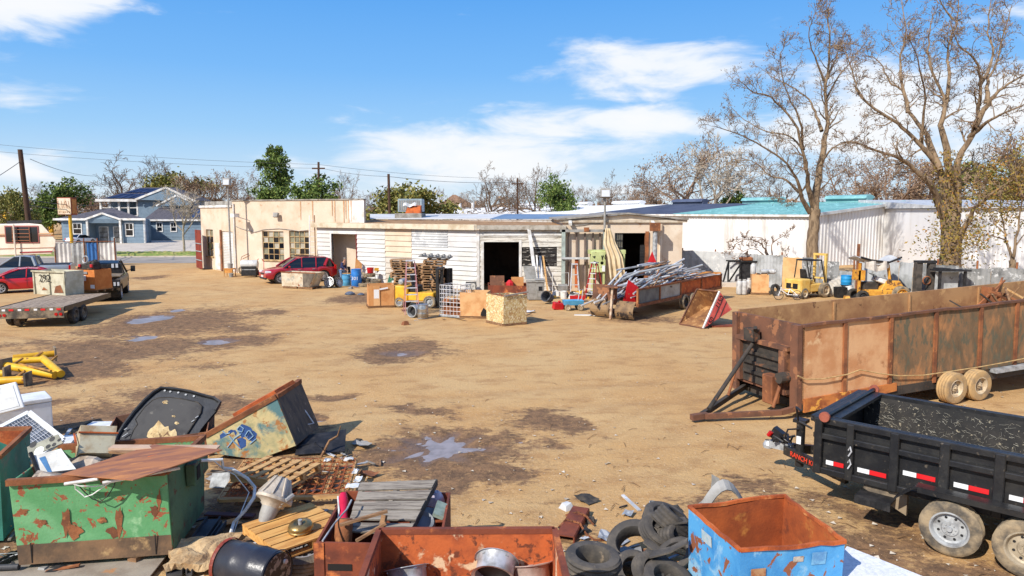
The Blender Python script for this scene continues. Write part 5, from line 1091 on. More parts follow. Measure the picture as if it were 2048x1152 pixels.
for x in(wx1+.0,wx1+.86):zw=.4-.0366*x;wheel(rt,(x,-.2,zw),.4,.3,mTan,mRimW,0,-1,.52);wheel(rt,(x,RW+.1,zw),.4,.3,mTan,mRimW,0,1,.52);MB().cyl((x,-.1,zw),(x,RW+.1,zw),.06,n=8).build('axle',mChs,rt)
def rope(name,label,pts,r,m,cat='rope'):return tag(MB().tube(pts,r,6).build(name,m),label,cat)
mRope=mat('tan rope',c(206,172,118),c(170,138,92),scale=8,rough=.9)
W_=lambda px,py:(lambda t:Vector((A.x,A.y,0))+Fr.u*t[0]+Vector((Fr.u.y,-Fr.u.x,0))*.09+Vector((0,0,t[1])))(onwall(px,py,A,Fr.u))
rope('rope','tan rope slung along the side of the long rusty trailer',[W_(*q)for q in((1590,750),(1605,757),(1640,756),(1690,747),(1714,738),(1750,745),(1790,750),(1840,749),(1890,742),(1950,733),(2000,724),(2060,712))],.016,mRope)
MB().bx(wx1+1.6,wx1+6,-.2,.02,.4,.5).build('side_rail',mSteel,rt)
hp=mi@at(1985,588,1.9);g=MB();rr=random.Random(6)
sc=[('plank',mWoodBr),('pipe',mRust),('rod',mChs),('lath',mWood)]
cx_=Fr.x(1985)+3.2
for i in range(26):
 nm,m=sc[i%4];b=Vector((RND.uniform(7.6,10.2),RND.uniform(.6,2.2),RND.uniform(1.3,2.15)));d=Vector((rr.uniform(-1,1),rr.uniform(-.5,.5),rr.uniform(0,.8))).normalized()*rr.uniform(.5,1.0)
 o=MB().beam(-d,d,.05,.04).build('scrap_stick',m);o.location=mw_@b;o.rotation_euler=(0,0,a_);tag(o,'broken stick or rod jutting from the scrap heap in the rusty trailer','scrap','sticks heaped in the rusty trailer')
wt=mw_
o=MB().bx(-1.4,1.4,-.9,.9,-.5,.2).sheet(14,9,lambda u,v:(-1.4+2.8*u,-.9+1.8*v,.22+.35*math.sin(u*3.1)*math.sin(v*3.1)+.12*rr.random())).build('brush_heap',mat('dry brush',c(170,130,84),c(120,92,62),scale=5,rough=1,bump=.8,bs=14));o.location=wt@Vector((8.9,1.35,1.2));o.rotation_euler=(0,0,a_);tag(o,'mound of dry brush filling the far end of the rusty trailer','brush',kind='stuff')
o=thing('barrier_post','red and white board standing in the scrap of the rusty trailer','board',wt@Vector((9.9,1.0,1.5)),a_);MB().bx(0,.22,0,.06,0,1.15).build('red_half',mRedP,o);MB().bx(.222,.44,0,.06,0,1.12).build('white_half',mWhite,o)
mGreen=mat('scraped green paint',c(122,180,126),c(92,156,100),scale=1.1,c3=c(156,88,58),s3=5.5,lo3=.565,hi3=.59,c4=c(156,200,150),s4=2.2,lo4=.58,hi4=.7,rough=.6,bump=.2,dist=.5)
mGreenShade=mat('shaded green paint',c(96,128,92),c(72,92,68),scale=1.6,c3=c(110,72,52),s3=2.6,lo3=.58,hi3=.64,rough=.8,bump=.2,dist=.4)  # darker copy of the green: shade of the right end put into colour
mMudBand=mat('mud stained steel',c(140,108,78),c(94,76,60),scale=1.8,c3=c(196,160,110),s3=2.2,lo3=.57,hi3=.68,c4=c(110,170,104),s4=3,lo4=.68,hi4=.72,rough=.9,bump=.2)
A,a_,L_=site((38,1130),(346,1108),.12);gd_=thing('dumpster','scraped green steel dumpster heaped with scrap in the left foreground','dumpster',A,a_);H=hz(A,966);D=1.45
b=[(0,0,0),(L_,0,0),(L_+.02,D,0),(.02,D,0)];t=[(-.06,.02,H),(L_-.06,.1,H),(L_+.06,D+.08,H+.02),(-.08,D,H)]
MB().openbox(b,t,.03).build('body',mGreen,gd_,bevel=.008)
MB().hexa([(L_+.004,.02,.01),(L_+.012,.02,.01),(L_+.03,D,.01),(L_+.022,D,.01)],[(L_-.056,.12,H-.02),(L_-.048,.12,H-.02),(L_+.072,D+.06,H),(L_+.064,D+.06,H)]).build('end_shade_panel',mGreenShade,gd_)  # thin added panel, its darker green stands for shade on this end
MB().hexa([(.003,-.008,.0),(L_-.004,-.008,.0),(L_-.004,.0,.0),(.003,.0,.0)],[(-.012,.002,.27),(L_-.018,.014,.27),(L_-.018,.02,.27),(-.012,.01,.27)]).build('base_band',mMudBand,gd_)
g=MB();g.beam((-.07,.0,H+.01),(L_-.06,.08,H+.01),.07,.08);g.beam((L_-.06,.08,H+.01),(L_+.06,D+.08,H+.03),.07,.08);g.beam((-.08,D,H),(L_+.06,D+.08,H+.02),.07,.08);g.build('rim',mRust,gd_)
MB().bx(L_+.03,L_+.16,.62,1.32,H-.42,H-.1).build('fork_pocket',mGreenShade,gd_,bevel=.01)
MB().bx(L_+.162,L_+.17,.7,.86,H-.36,H-.16).build('pocket_mouth',mSpray,gd_)
g=MB();[g.bx(x,x+.012,-.012,-.006,.02,.3)for x in(.16,L_-.22)];g.build('weld_seam',mSpray,gd_)
for cx,cy,w,h in((134,1040,11,34),(150,1062,17,16),(239,1040,9,36),(228,1064,15,12),(205,1040,10,9),(318,1000,5,22),(308,1022,10,14),(52,1020,10,7),(90,1042,8,7),(60,1075,6,10),(240,996,10,5)):
 ps=[onpl(cx+w*math.cos(i*.42)*RND.uniform(.45,1.15),cy+h*math.sin(i*.42)*RND.uniform(.45,1.15),A+Vector((0,.03,0)),Vector((math.sin(a_),-math.cos(a_),.03)).normalized())for i in range(15)]
 mI=(Matrix.Translation(A)@Matrix.Rotation(a_,4,'Z')).inverted();ps=[mI@p for p in ps];MB().add([(p.x,.02+.08*(p.x+.06)/L_*min(1,p.z/H)-.012-.06*(1-p.z/H)*0,p.z)for p in ps],[tuple(range(15))]).build('rust_scar',mRust,gd_)
mSheet=mat('streaked rust sheet',c(176,116,76),c(140,92,72),scale=1.2,stretch=(1,5,1),c3=c(204,136,80),s3=2,lo3=.52,hi3=.7,c4=c(124,90,82),s4=1.5,rough=.75,bump=.1)
q=[at(123,948,1.32),at(266,960,1.36),at(445,899,1.5),at(309,888,1.45)];A0=q[0];u=(q[2]-q[0]);
rs=thing('rust_sheet','flat rust-brown steel sheet with orange patch lying across the green dumpster','sheet metal',A0,math.atan2(u.y,u.x));im=(Matrix.Translation(A0)@Matrix.Rotation(math.atan2(u.y,u.x),4,'Z')).inverted();ql=[im@p for p in q]
g=MB();dn=Vector((0,0,.012));g.hexa([p-dn for p in ql],ql);g.build('sheet',mSheet,rs)
cp=[onpl(px,py,q[0],(q[1]-q[0]).cross(q[3]-q[0]).normalized())for px,py in((289,924),(296,914),(320,907),(340,904),(350,907),(338,913),(318,919),(300,925))]
MB().add([im@p+Vector((0,0,.006))for p in cp],[tuple(range(8))]).build('orange_patch',mat('fresh orange rust',c(232,112,40),c(210,100,44),scale=4,rough=.9),rs)
gp=gd_.location;mg=Matrix.Translation(A)@Matrix.Rotation(a_,4,'Z')
def junk(name,label,cat,build,m,loc,rot=(0,0,0),group=None,**k):
 o=build.build(name,m,**k);o.location=loc;o.rotation_euler=rot;return tag(o,label,cat,group)
junk('packing','crumpled white and grey packing filling the green dumpster','rubbish',MB().sheet(16,10,lambda u,v:((u-.5)*(L_-.15),(v-.5)*(D-.15),.12*math.sin(u*9+v*4)*math.sin(v*7)+.05*RND.random())),mat('pale rubbish',c(206,190,170),c(140,118,96),scale=2,c3=c(70,62,58),s3=3,lo3=.56,hi3=.62,rough=.9),mg@Vector((L_/2,D/2+.03,H-.16)),(0,0,a_))
P=at(100,935,1.25);n_=Vector((.25,-.75,.6)).normalized()
pl=[onpl(*p,P,n_)for p in((64,912),(122,897),(152,938),(80,946))]
o=thing('panel','white board with blue stripe leaning inside the green dumpster','board',pl[0]);MB().hexa([p-pl[0]-n_*.03 for p in pl],[p-pl[0]for p in pl]).build('board',mWhiteP,o)
bl=[onpl(*p,P+n_*.004,n_)for p in((78,916),(90,912),(104,944),(96,945))];MB().add([p-pl[0]for p in bl],[(0,1,2,3)]).build('blue_stripe',mat('blue print',c(52,110,160),c(70,130,180),scale=3,rough=.6),o)
MB().beam(pl[0]-pl[0]+Vector((-.02,0,.05)),pl[3]-pl[0]+Vector((-.02,0,0)),.04).build('black_edge',mDark,o)
P=at(90,905,1.4);n_=Vector((-.1,-.7,.7)).normalized();pl=[onpl(*p,P,n_)for p in((54,894),(116,868),(126,886),(58,915))]
o=thing('perforated_plate','grey perforated metal plate propped at the back of the green dumpster','metal plate',pl[0]);MB().hexa([p-pl[0]-n_*.015 for p in pl],[p-pl[0]for p in pl]).build('plate',mat('dusty zinc',c(160,158,140),c(120,118,104),scale=4,rough=.6),o)
for px,py,r in((66,889,.05),(78,902,.07),(96,893,.035),(104,878,.04),(108,889,.03),(118,880,.025)):p=onpl(px,py,P+n_*.003,n_)-pl[0];MB().disc(r,0,14,Matrix.Translation(p)@n_.to_track_quat('Z','Y').to_matrix().to_4x4()).build('hole',mWhiteP if r>.06 else mDark,o)
p=at(188,915,1.15);o=thing('oven_box','rust-stained enamel appliance shell lying in the green dumpster','appliance',p,.5,rot=(R(-35),R(12),R(35)));MB().openbox([(-.22,-.2,0),(.22,-.2,0),(.22,.2,0),(-.22,.2,0)],[(-.24,-.22,.42),(.24,-.22,.42),(.24,.22,.42),(-.24,.22,.42)],.02).build('shell',mat('stained enamel',c(206,196,166),c(170,140,100),scale=3,c3=c(150,84,48),s3=4,lo3=.58,hi3=.66,rough=.5),o)
g=MB();[g.beam((-.26,y,.3),(.26,y,.3),.02)for y in(-.24,-.235)];g.beam((-.27,-.24,.1),(-.27,.2,.44),.025);g.build('rail',mRustOr,o)
p=at(235,900,1.25);junk('plank','splintered pale plank across the back of the green dumpster','plank',MB().box((0,0,0),(1.3,.2,.03)),mWoodBr,p,(.1,-.06,-.35))
junk('plank','white-painted board poking out right behind the rust sheet','plank',MB().box((0,0,0),(1.5,.16,.03)),mat('pinkish board',c(214,180,150),c(190,150,120),scale=2,rough=.8),at(330,895,1.42),(.0,.03,.08))
for i,(p,q,lb)in enumerate((((129,968),(196,958),'white plastic pipe along the front rim of the green dumpster'),((205,966),(360,936),'white plastic pipe poking from under the right edge of the rust sheet'))):
 tag(MB().tube([at(*p,1.26),at(*q,1.3)],.022,8).build('pipe',mWhiteP),lb,'pipe')
fy=lambda px,py:onpl(px,py,A+Vector((0,-.05,0)),Vector((math.sin(a_),-math.cos(a_),0)))
rope('cable','white cable looping over the front of the green dumpster',[fy(*p)for p in((150,964),(151,978),(166,990),(170,994),(185,989),(205,975),(228,960))],.008,mWhiteP,'cable')
rope('cable','dark cable hanging over the front of the green dumpster',[fy(*p)for p in((158,972),(170,985),(185,998),(200,1003),(215,993),(228,972),(231,962))],.007,mDark,'cable')
rope('cable','second white cable drooping under the rust sheet',[fy(*p)for p in((140,966),(160,972),(190,973),(215,968),(232,960))],.008,mWhiteP,'cable')
junk('timber','short square timber propping the right end of the green dumpster','timber',MB().bx(-.07,.07,-.3,.3,0,.11),mWoodBr,at(278,1128)+Vector((0,.25,0)),(0,0,-.25));junk('timber','dark timber under the left end of the green dumpster','timber',MB().bx(-.07,.07,-.3,.3,0,.11),mWoodGrey,at(60,1140)+Vector((0,.4,0)),(0,0,.1))
mTealB=mat('teal bin paint',c(62,138,120),c(48,112,98),scale=1.8,c3=c(84,66,56),s3=3.4,lo3=.62,hi3=.68,c4=c(120,130,120),s4=2,rough=.6,bump=.2)
p1,p2,p0=at(60,857,1.3),at(-2,914,1.3),at(-130,863,1.3);p3=p2+(p0-p1);ce=(p1+p2+p3+p0)/4
o=thing('bin','teal steel bin lined with orange rust at the left edge','bin',(ce.x,ce.y,0));O=Vector((ce.x,ce.y,0));tq=[p-O for p in(p3,p2,p1,p0)];bq=[Vector((v.x*.93,v.y*.93,.02))for v in tq]
MB().openbox(bq,tq,.03).build('body',mTealB,o);g=MB();iq=[Vector((v.x*.955,v.y*.955,0))for v in tq]
for i in range(4):a,b=iq[i],iq[(i+1)%4];g.add([a*.95+Vector((0,0,.1)),b*.95+Vector((0,0,.1)),b+Vector((0,0,1.28)),a+Vector((0,0,1.28))],[(0,1,2,3)])
g.build('lining',mRustOr,o);g=MB();[g.beam(tq[i],tq[(i+1)%4],.06,.07)for i in range(4)];g.build('rim',mRust,o)
A,a_,L_=site((20,886),(108,870));H=hz(A,818);o=thing('freezer','white chest freezer with its lid shut behind the teal bin','freezer',A,a_);Dz=.75;H=.74
MB().bx(-.5,L_,0,Dz,0,H).build('cabinet',mWhite,o,bevel=.02,seg=2);MB().bx(-.08,L_+.01,-.015,Dz+.01,H+.006,H+.1).build('lid',mWhite,o,bevel=.02,seg=2)
A2=A-U(a_)*1.35+Vector((-.05,-.25,0));o=thing('freezer','white chest freezer with its lid thrown open at the left edge','freezer',A2,a_);MB().openbox([(-.3,0,0),(1.0,0,0),(1.0,.72,0),(-.3,.72,0)],[(-.3,0,.86),(1.0,0,.86),(1.0,.72,.86),(-.3,.72,.86)],.07).build('cabinet',mWhite,o,bevel=.015)
P=at(20,815,.9);n_=Vector((.35,-.85,.4)).normalized();pl=[onpl(*p,P,n_)for p in((-40,838),(49,815),(32,763),(-50,782))];im=(Matrix.Translation(A2)@Matrix.Rotation(a_,4,'Z')).inverted()
MB().hexa([im@(p-n_*.07)for p in pl],[im@p for p in pl]).build('lid',mWhite,o,bevel=.02,seg=2)
c_=sum(pl,Vector())/4;MB().add([im@(c_+(p-c_)*.8+n_*.008)for p in pl],[(0,1,2,3)]).build('lid_liner',mWhiteP,o)
P=at(60,880,.75);n_=Vector((.05,-.45,.89)).normalized();pl=[onpl(*p,P,n_)for p in((-30,872),(58,826),(126,880),(44,935))];o=thing('condenser_coil','white-framed air conditioner coil with dark fins lying over the teal bin','coil',pl[0]);pz=pl[0]
MB().hexa([p-pz-n_*.06 for p in pl],[p-pz for p in pl]).build('fin_pack',mat('coil fins',c(70,78,92),c(120,128,140),scale=3,rough=.5),o)
g=MB();ll=[p-pz+n_*.01 for p in pl];[g.beam(ll[i],ll[(i+1)%4],.09,.05,up=n_)for i in range(4)];g.build('frame',mWhite,o)
g=MB()
for i in range(1,16):t=i/16;g.beam(ll[0].lerp(ll[1],t),ll[3].lerp(ll[2],t),.006,.01,up=n_)
for i in range(1,9):t=i/9;g.beam(ll[0].lerp(ll[3],t),ll[1].lerp(ll[2],t),.01,.012,up=n_)
g.build('grille',mAlu,o)
junk('panel','white panel lying on the dirt right of the coil','panel',MB().bx(-.2,.2,-.25,.25,0,.06),mWhite,at(128,884,.0),(.05,0,.3));junk('panel','thick white foam panels stacked on the mud beside the tailgate','panel',MB().bx(0,.85,0,.32,0,.1).bx(.05,.84,-.03,.3,.102,.2),mWhite,at(167,869),(0,0,.06),bevel=.01)
A,a_,L_=site((205,930),(412,912));o=thing('bin','dark rusty bin half hidden behind the green dumpster','bin',A,a_);MB().openbox([(0,0,0),(L_,0,0),(L_,1.2,0),(0,1.2,0)],[(-.05,-.05,.38),(L_+.05,-.05,.5),(L_+.05,1.25,.9),(-.05,1.25,.6)],.025).build('body',mPan4,o);MB().bx(L_+.06,L_+.1,.3,.6,.25,.45).build('handle',mPan4,o)
P=at(300,905,.35);P.y+=.7;n_=Vector((.1,-.72,.69)).normalized();C0_=P.copy()
def tg(pts,off):return[onpl(px,py,P,n_)+n_*off-C0_ for px,py in pts]
out=[(229,890),(236,872),(250,850),(268,826),(290,802),(308,786),(323,777),(350,779),(380,784),(408,792),(428,797),(441,806),(432,822),(418,838),(402,858),(390,880),(384,892),(300,896)]
inn=[(258,886),(268,862),(276,850),(272,840),(290,816),(306,802),(318,797),(340,796),(370,800),(396,806),(404,814),(402,826),(392,842),(376,866),(366,886),(310,892)]
o=thing('car_tailgate','black car tailgate standing inner side out with torn trim and yellow foam','car part',C0_);n=len(out);g=MB();g.add(tg(out,0)+tg(out,-.07),[tuple(range(n)),tuple(reversed(range(n,2*n)))]+[(i,i+n,(i+1)%n+n,(i+1)%n)for i in range(n)]);g.build('shell',mat('satin black panel',c(58,60,64),c(44,45,48),scale=3,rough=.4),o)
k=len(inn);g=MB();g.add(tg(inn,.03)+tg(inn,.002),[tuple(range(k))]+[(i,i+k,(i+1)%k+k,(i+1)%k)for i in range(k)]);g.build('trim_panel',mat('black felt',c(84,82,80),c(66,64,64),scale=2,c3=c(120,116,108),s3=5,lo3=.62,hi3=.72,rough=.95,bump=.1),o)
g=MB();g.tube(tg(out[:13],.03),.035,6);g.build('edge_lip',mBlkPaint,o,smooth=50);g=MB();g.tube(tg(inn+inn[:1],.025),.014,5);g.build('seal',mBlack,o)
for px,py in((330,782),(341,784),(357,786),(372,790),(388,793)):MB().cyl(tg([(px,py)],0)[0],tg([(px,py)],.02)[0],.022,n=8).build('bolt',mSteel,o)
mFoam=mat('yellow foam',c(222,196,146),c(190,158,110),scale=6,c3=c(120,92,66),s3=6,rough=1,bump=.8,bs=15)
rr=random.Random(8)
for cx,cy,w,h in((318,866,34,22),(343,874,22,16),(331,806,7,5),(348,834,5,3),(355,848,5,4)):
 ps=[(cx+w*math.cos(t)*rr.uniform(.5,1.15),cy+h*math.sin(t)*rr.uniform(.45,1.15))for t in[i*.524 for i in range(12)]];q=tg(ps,.035)+tg([(cx,cy)],.06);MB().add(q,[(i,(i+1)%12,12)for i in range(12)]).build('torn_foam',mFoam,o)
g=MB();[g.tube(tg([(px,py),(px+6,py-4)],.045),.012,5)for px,py in((250,862),(252,872),(246,876),(392,838),(384,846))];g.build('clip',mSteel,o)
Rr=atY(552,793,13.6);Lt=atY(411,871,13.3);Cr=atY(592,891,13.5);Bm=atY(515,919,13.35);Bl=atY(418,905,13.25);w_=Vector((.16,1.05,.06));o=thing('bin','tipped steel bin with yellow and blue graffiti side resting on one corner','bin',(Bm.x,Bm.y,0));O=Vector((Bm.x,Bm.y,0))
near=[p-O for p in(Lt,Rr,Cr,Bm,Bl)];far=[p+w_ for p in near]
mYB=mat('peeling yellow and blue paint with shade',c(214,192,136),c(150,150,110),scale=2.4,c3=c(176,116,60),s3=4.2,lo3=.54,hi3=.62,c4=c(92,128,128),s4=1.6,lo4=.46,hi4=.58,rough=.7,bump=.2,dist=.5)  # blue-grey layer: blue paint, widened to stand for the dumpster's shadow
MB().add(near,[(0,1,2,3,4)]).build('side',mYB,o,solid=.03);MB().add([near[1],far[1],far[2],near[2]],[(0,1,2,3)]).build('end_wall',mat('streaked shaded steel',c(104,88,72),c(78,68,60),scale=3,stretch=(3,3,.5),c3=c(150,130,110),s3=4,lo3=.62,hi3=.7,rough=.7),o,solid=.028)  # end wall's dark tone paints in the shade of its right-facing side
MB().add(far+near,[(0,1,2,3,4),(7,2+0,3,8),(8,3,4,9),(9,4,0,5)]).build('shell',mPan4,o,solid=.026)
g=MB();g.beam(near[0],near[1],.09,.09);g.beam(near[1],far[1],.09,.09);g.beam(far[0],far[1],.09,.09);g.build('rim',mRust,o)
e_=(near[1]-near[0]).normalized();g=MB();g.hexa([near[0]*.6+near[1]*.4+Vector((0,.05,.03)),near[1]+Vector((0,.05,.03)),far[1]+Vector((0,-.3,.03)),far[0]*.6+far[1]*.4+Vector((0,-.3,.03))],[near[0]*.6+near[1]*.4+Vector((-.05,.05,.1)),near[1]+Vector((-.05,.05,.1)),far[1]+Vector((-.05,-.3,.1)),far[0]*.6+far[1]*.4+Vector((-.05,-.3,.1))]);g.build('rim_plate',mRustOr,o)
hm=(near[1]+far[1]+near[2]+far[2])/4;d1=Vector((.06,0,0));g=MB();g.tube([hm+Vector((.0,.25,.05)),hm+d1+Vector((.05,.25,-.1)),hm+d1+Vector((.2,.2,-.3)),hm+Vector((.12,.1,-.3))],.015,6);g.build('handle',mAlu,o)
gn=(near[1]-near[0]).cross(near[2]-near[1]).normalized();gn=gn if gn.y<0 else-gn;P_=near[0]+O+gn*.02
mGrB=mat('blue spray paint',c(56,92,150),c(40,70,124),scale=4,rough=.8,bump=0);mGrL=mat('pale blue spray paint',c(150,180,200),c(120,156,186),scale=4,rough=.8,bump=0)
for cx,cy,r in((450,874,12),(468,884,13),(490,862,15),(482,886,13),(505,873,12),(465,866,9)):
 ps=[onpl(cx+r*math.cos(t)*rr.uniform(.6,1.1),cy+r*math.sin(t)*rr.uniform(.6,1.1),P_,gn)-O for t in[i*.7 for i in range(9)]];MB().add(ps,[tuple(range(9))]).build('blue_blotch',mGrB,o)
P2_=P_+gn*.006
for st_ in([(455,895),(470,876),(482,868)],[(458,872),(470,886),(482,898)],[(474,858),(480,852),(487,857),(484,864),(476,862),(474,858)],[(496,862),(490,872),(498,880),(507,872),(500,862),(496,862)],[(445,862),(452,868),(460,866)],[(500,888),(512,878)]):
 MB().tube([onpl(*p,P2_,gn)-O for p in st_],.012,5).build('graffiti',mGrL,o)
junk('black_sheet','black plastic sheet lying in the shadow of the tipped bin','sheet',MB().add([(0,0,.05),(.95,.1,.05),(.9,.75,.3),(-.05,.7,.2)],[(0,1,2,3)]),mDark,at(590,915),(0,0,.1),solid=.02)
junk('branch','bent bare branch beside the black plastic sheet','branch',MB().tube([(0,0,0),(.15,.1,.3),(.3,.15,.38),(.38,.1,.6)],[.03,.025,.02,.01],6),mWoodBr,at(642,914),(0,0,0))
q=[at(440,1000,.16),at(692,992,.16),at(712,922,.14),at(492,922,.14)];O=Vector((q[0].x,q[0].y,0));l=[p-O for p in q];o=thing('box_spring','rusted spring mattress frame with torn white cloth under the fresh pallet','mattress',O)
g=MB();g.beam(l[0],l[1],.09,.05);g.beam(l[1],l[2],.06,.05);g.beam(l[2],l[3],.06,.05);g.beam(l[3],l[0],.09,.05)
for t in(.35,.6,.82):g.beam(l[0].lerp(l[1],t),l[3].lerp(l[2],t),.06,.03)
g.build('wooden_frame',mWood,o);g=MB();rr=random.Random(3)
for i in range(15):
 for j in range(8):
  p=l[0].lerp(l[1],(i+.5)/15).lerp(l[3].lerp(l[2],(i+.5)/15),(j+.5)/8);rad=.062
  g.tube([p+Vector((rad*math.cos(t*.9),rad*math.sin(t*.9),-.1+t*.011))for t in range(18)],.006,3,cap=False)
for i in range(16):g.tube([l[0].lerp(l[1],i/15)+Vector((0,0,.05)),l[3].lerp(l[2],i/15)+Vector((0,0,.05))],.005,3)
for j in range(9):g.tube([l[0].lerp(l[3],j/8)+Vector((0,0,.05)),l[1].lerp(l[2],j/8)+Vector((0,0,.05))],.005,3)
g.build('springs',mat('spring rust',c(178,98,52),c(140,74,42),scale=6,rough=.9),o)
for px,py,w,h in((711,945,.1,.2),(716,962,.12,.22),(655,922,.1,.18),(705,975,.2,.2),(697,920,.16,.14)):
 p=at(px,py,.2)-O;MB().sheet(3,3,lambda u,v:(p.x+(u-.5)*w,p.y+(v-.5)*h,p.z+.05*rr.random())).build('torn_cloth',mWhiteP,o,solid=.01)
A,B,Cc=at(460,948,.42),at(573,966,.42),at(644,927,.42)
pallet('pallet','fresh pale wooden pallet lying tilted on the rusty bed springs',A-Vector((0,0,.14)),head(A,B),(B-A).length,(Cc-B).length,.15,6,mWood,gap=.1)
junk('galvanised_sheet','scrap of dull galvanised sheet right of the green dumpster','sheet metal',MB().hexa([(0,0,0),(.32,.03,0),(.33,.02,.27),(.02,0,.25)],[(0,.012,0),(.32,.042,0),(.33,.032,.27),(.02,.012,.25)]),mSteel,at(418,976,.0),(-.5,0,.05))
rope('hose','bent white plastic hose rising beside the green dumpster',[at(*p)for p in((402,921,1.1),(444,919,1.05),(446,936,.9),(464,938,.85),(495,957,.7),(510,975,.6),(508,995,.5),(490,1022,.35),(468,1045,.2),(455,1086,.05))],.026,mWhiteP,'hose')
rope('cable','thin white cable beside the bent white hose',[at(*p)for p in((428,922,1.0),(440,932,.9),(446,938,.86),(470,950,.7),(498,985,.4),(480,1030,.2),(459,1088,.04))],.008,mWhiteP,'cable')
junk('plank','dark reddish plank lying behind the transmission','plank',MB().box((0,0,.02),(.8,.12,.03)),mat('maroon plank',c(104,66,60),c(84,54,50),scale=4,rough=.8),at(460,1032),(0,0,-.1))
mDkSteel=mat('dark channel steel',c(70,70,72),c(52,52,54),scale=3,rough=.6,c3=c(120,116,108),s3=5,lo3=.64,hi3=.72)
for i,(p,qq,w)in enumerate((((428,1040),(348,1150),.2),((448,1048),(378,1150),.07),((60,1100),(-20,1140),.1))):
 lb=('wide dark steel channel running beside the green dumpster','narrow dark steel angle beside the wide channel','dark steel angle at the lower left corner')[i];a1,b1=at(*p,.05),at(*qq,.05);d=b1-a1
 o=thing('steel_channel',lb,'steel beam',a1);MB().beam((0,0,0),d,w,.03).beam(Vector((-w/2,0,.03)),d+Vector((-w/2,0,.03)),.015,.07).beam(Vector((w/2,0,.03)),d+Vector((w/2,0,.03)),.015,.07).build('beam',mDkSteel,o)
junk('steel_plate','flat steel plate with orange rust stain under the green dumpster','steel plate',MB().bx(0,2.1,-.75,.5,0,.02),mat('stained plate',c(168,156,140),c(140,126,112),scale=1.5,c3=c(196,132,74),s3=1.3,lo3=.58,hi3=.66,rough=.7),at(-10,1146,.03),(0,0,.1))
junk('pipe','short steel pipe at the lower left corner','pipe',MB().cyl((-.6,0,0),(.1,0,0),.04,n=14),mDkSteel,at(22,1134,.1),(0,0,.1))
junk('foam_slab','tan slab of old foam lying behind the black drum','foam',MB().sheet(14,10,lambda u,v:((u-.5)*.85+.06*math.sin(v*7),(v-.5)*.8+.05*math.sin(u*9),.12+.05*math.sin(u*8)*math.sin(v*6)+.03*RND.random())),mat('dirty foam',c(214,184,140),c(170,136,96),scale=3,rough=1,bump=.6),at(410,1122),(0,0,.25),solid=.1)
p=at(452,1122,.29);p2_=at(585,1155,.29);d=(p2_-p).normalized();o=barrel('drum','dented black oil drum lying on its side at the bottom edge',p,.29,.85,mat('glossy black drum',c(44,46,54),c(60,60,66),scale=2,c3=c(170,130,80),s3=3,lo3=.66,hi3=.72,rough=.32),rot=d.to_track_quat('Z','Y').to_euler())
MB().disc(.25,.842,24).build('lid',mat('speckled lid',c(60,60,56),c(150,146,136),scale=14,lo=.5,hi=.56,rough=.5),o);MB().cyl((.14,.1,.842),(.14,.1,.87),.03,n=10).build('bung',mAlu,o);MB().lathe([(.296,.005),(.302,.03),(.296,.06)],24).build('red_band',mat('red drum band',c(170,70,46),c(110,50,40),scale=3,rough=.6),o)
A,B,Cc=at(484,1049,.4),at(557,1104,.4),at(661,1039,.4);pl_=pallet('pallet','honey-coloured pallet carrying the gearbox and converter',A-Vector((0,0,.14)),head(A,B),(B-A).length,(Cc-B).length,.15,5,mat('honey wood',c(226,172,98),c(196,138,72),scale=4,stretch=(4,.5,4),rough=.85),gap=.03)
pl_.rotation_euler[2]=head(A,B)
o=thing('tyre','worn tyre with bright rim lying under the honey-coloured pallet','tyre',at(602,1112,.14),rot=(.05,.1,0));tyre_mesh(.36,.24,.22).build('tread',mTyreDusty,o,smooth=45);rim_mesh(.22,.24,10).build('rim',mChrome,o,smooth=40)
mGear=mat('cast aluminium',c(206,194,176),c(164,150,132),scale=4,rough=.6,metal=.15,bump=.2);p=at(532,1040,.42)+Vector((0,-.02,.3));o=thing('gearbox','cast aluminium gearbox standing on its bell housing on the pallet','gearbox',p,rot=(R(-38),R(8),R(-14)))
G=Matrix.Translation((0,.25,.1));MB().lathe([(.0,.3),(.1,.3),(.12,.28),(.2,.1),(.25,.02),(.27,0),(.27,-.04),(.2,-.06),(.15,-.1),(.13,-.14),(0,-.14)],20,G).build('bell_housing',mGear,o,smooth=40)
MB().lathe([(.13,-.12),(.115,-.26),(.085,-.36),(.07,-.46),(.05,-.47),(0,-.47)],16,G).build('tail_housing',mGrey,o,smooth=40);MB().bx(-.17,.17,.2,.34,-.02,.2).build('oil_pan',mGear,o,bevel=.02)
g=MB();[g.beam((.255*math.cos(t),.25+.255*math.sin(t),.12),(.115*math.cos(t),.25+.115*math.sin(t),.4),.02,.03)for t in[i*.62 for i in range(10)]];g.build('rib',mGear,o);MB().cyl((0,.25,-.36),(0,.25,-.42),.035,n=10).build('output_shaft',mDark,o);MB().tube([(.16,.2,.05),(.24,.15,.1),(.27,.22,.2)],.035,7).build('bracket',mGrey,o)
o=thing('torque_converter','brass-coloured round torque converter on the honey pallet','torque converter',at(602,1064,.4),rot=(R(8),0,0));MB().lathe([(0,0),(.12,0),(.165,.03),(.175,.06),(.165,.075),(.17,.09),(.15,.13),(.09,.15),(.06,.13),(.04,.13)],28).build('shell',mat('brass gold',c(190,160,104),c(150,122,76),scale=5,rough=.32,metal=.8),o,smooth=50);MB().cyl((0,0,.12),(0,0,.19),.028,n=12).build('hub',mSteel,o)
q=[at(631,1085,.92),at(760,1085,.92),at(901,985,.92),at(690,981,.92)];q[1]=q[0]+(q[2]-q[3]);O=Vector((q[0].x,q[0].y,0));t=[p-O for p in q];bq=[Vector((v.x,v.y,.03))for v in t]
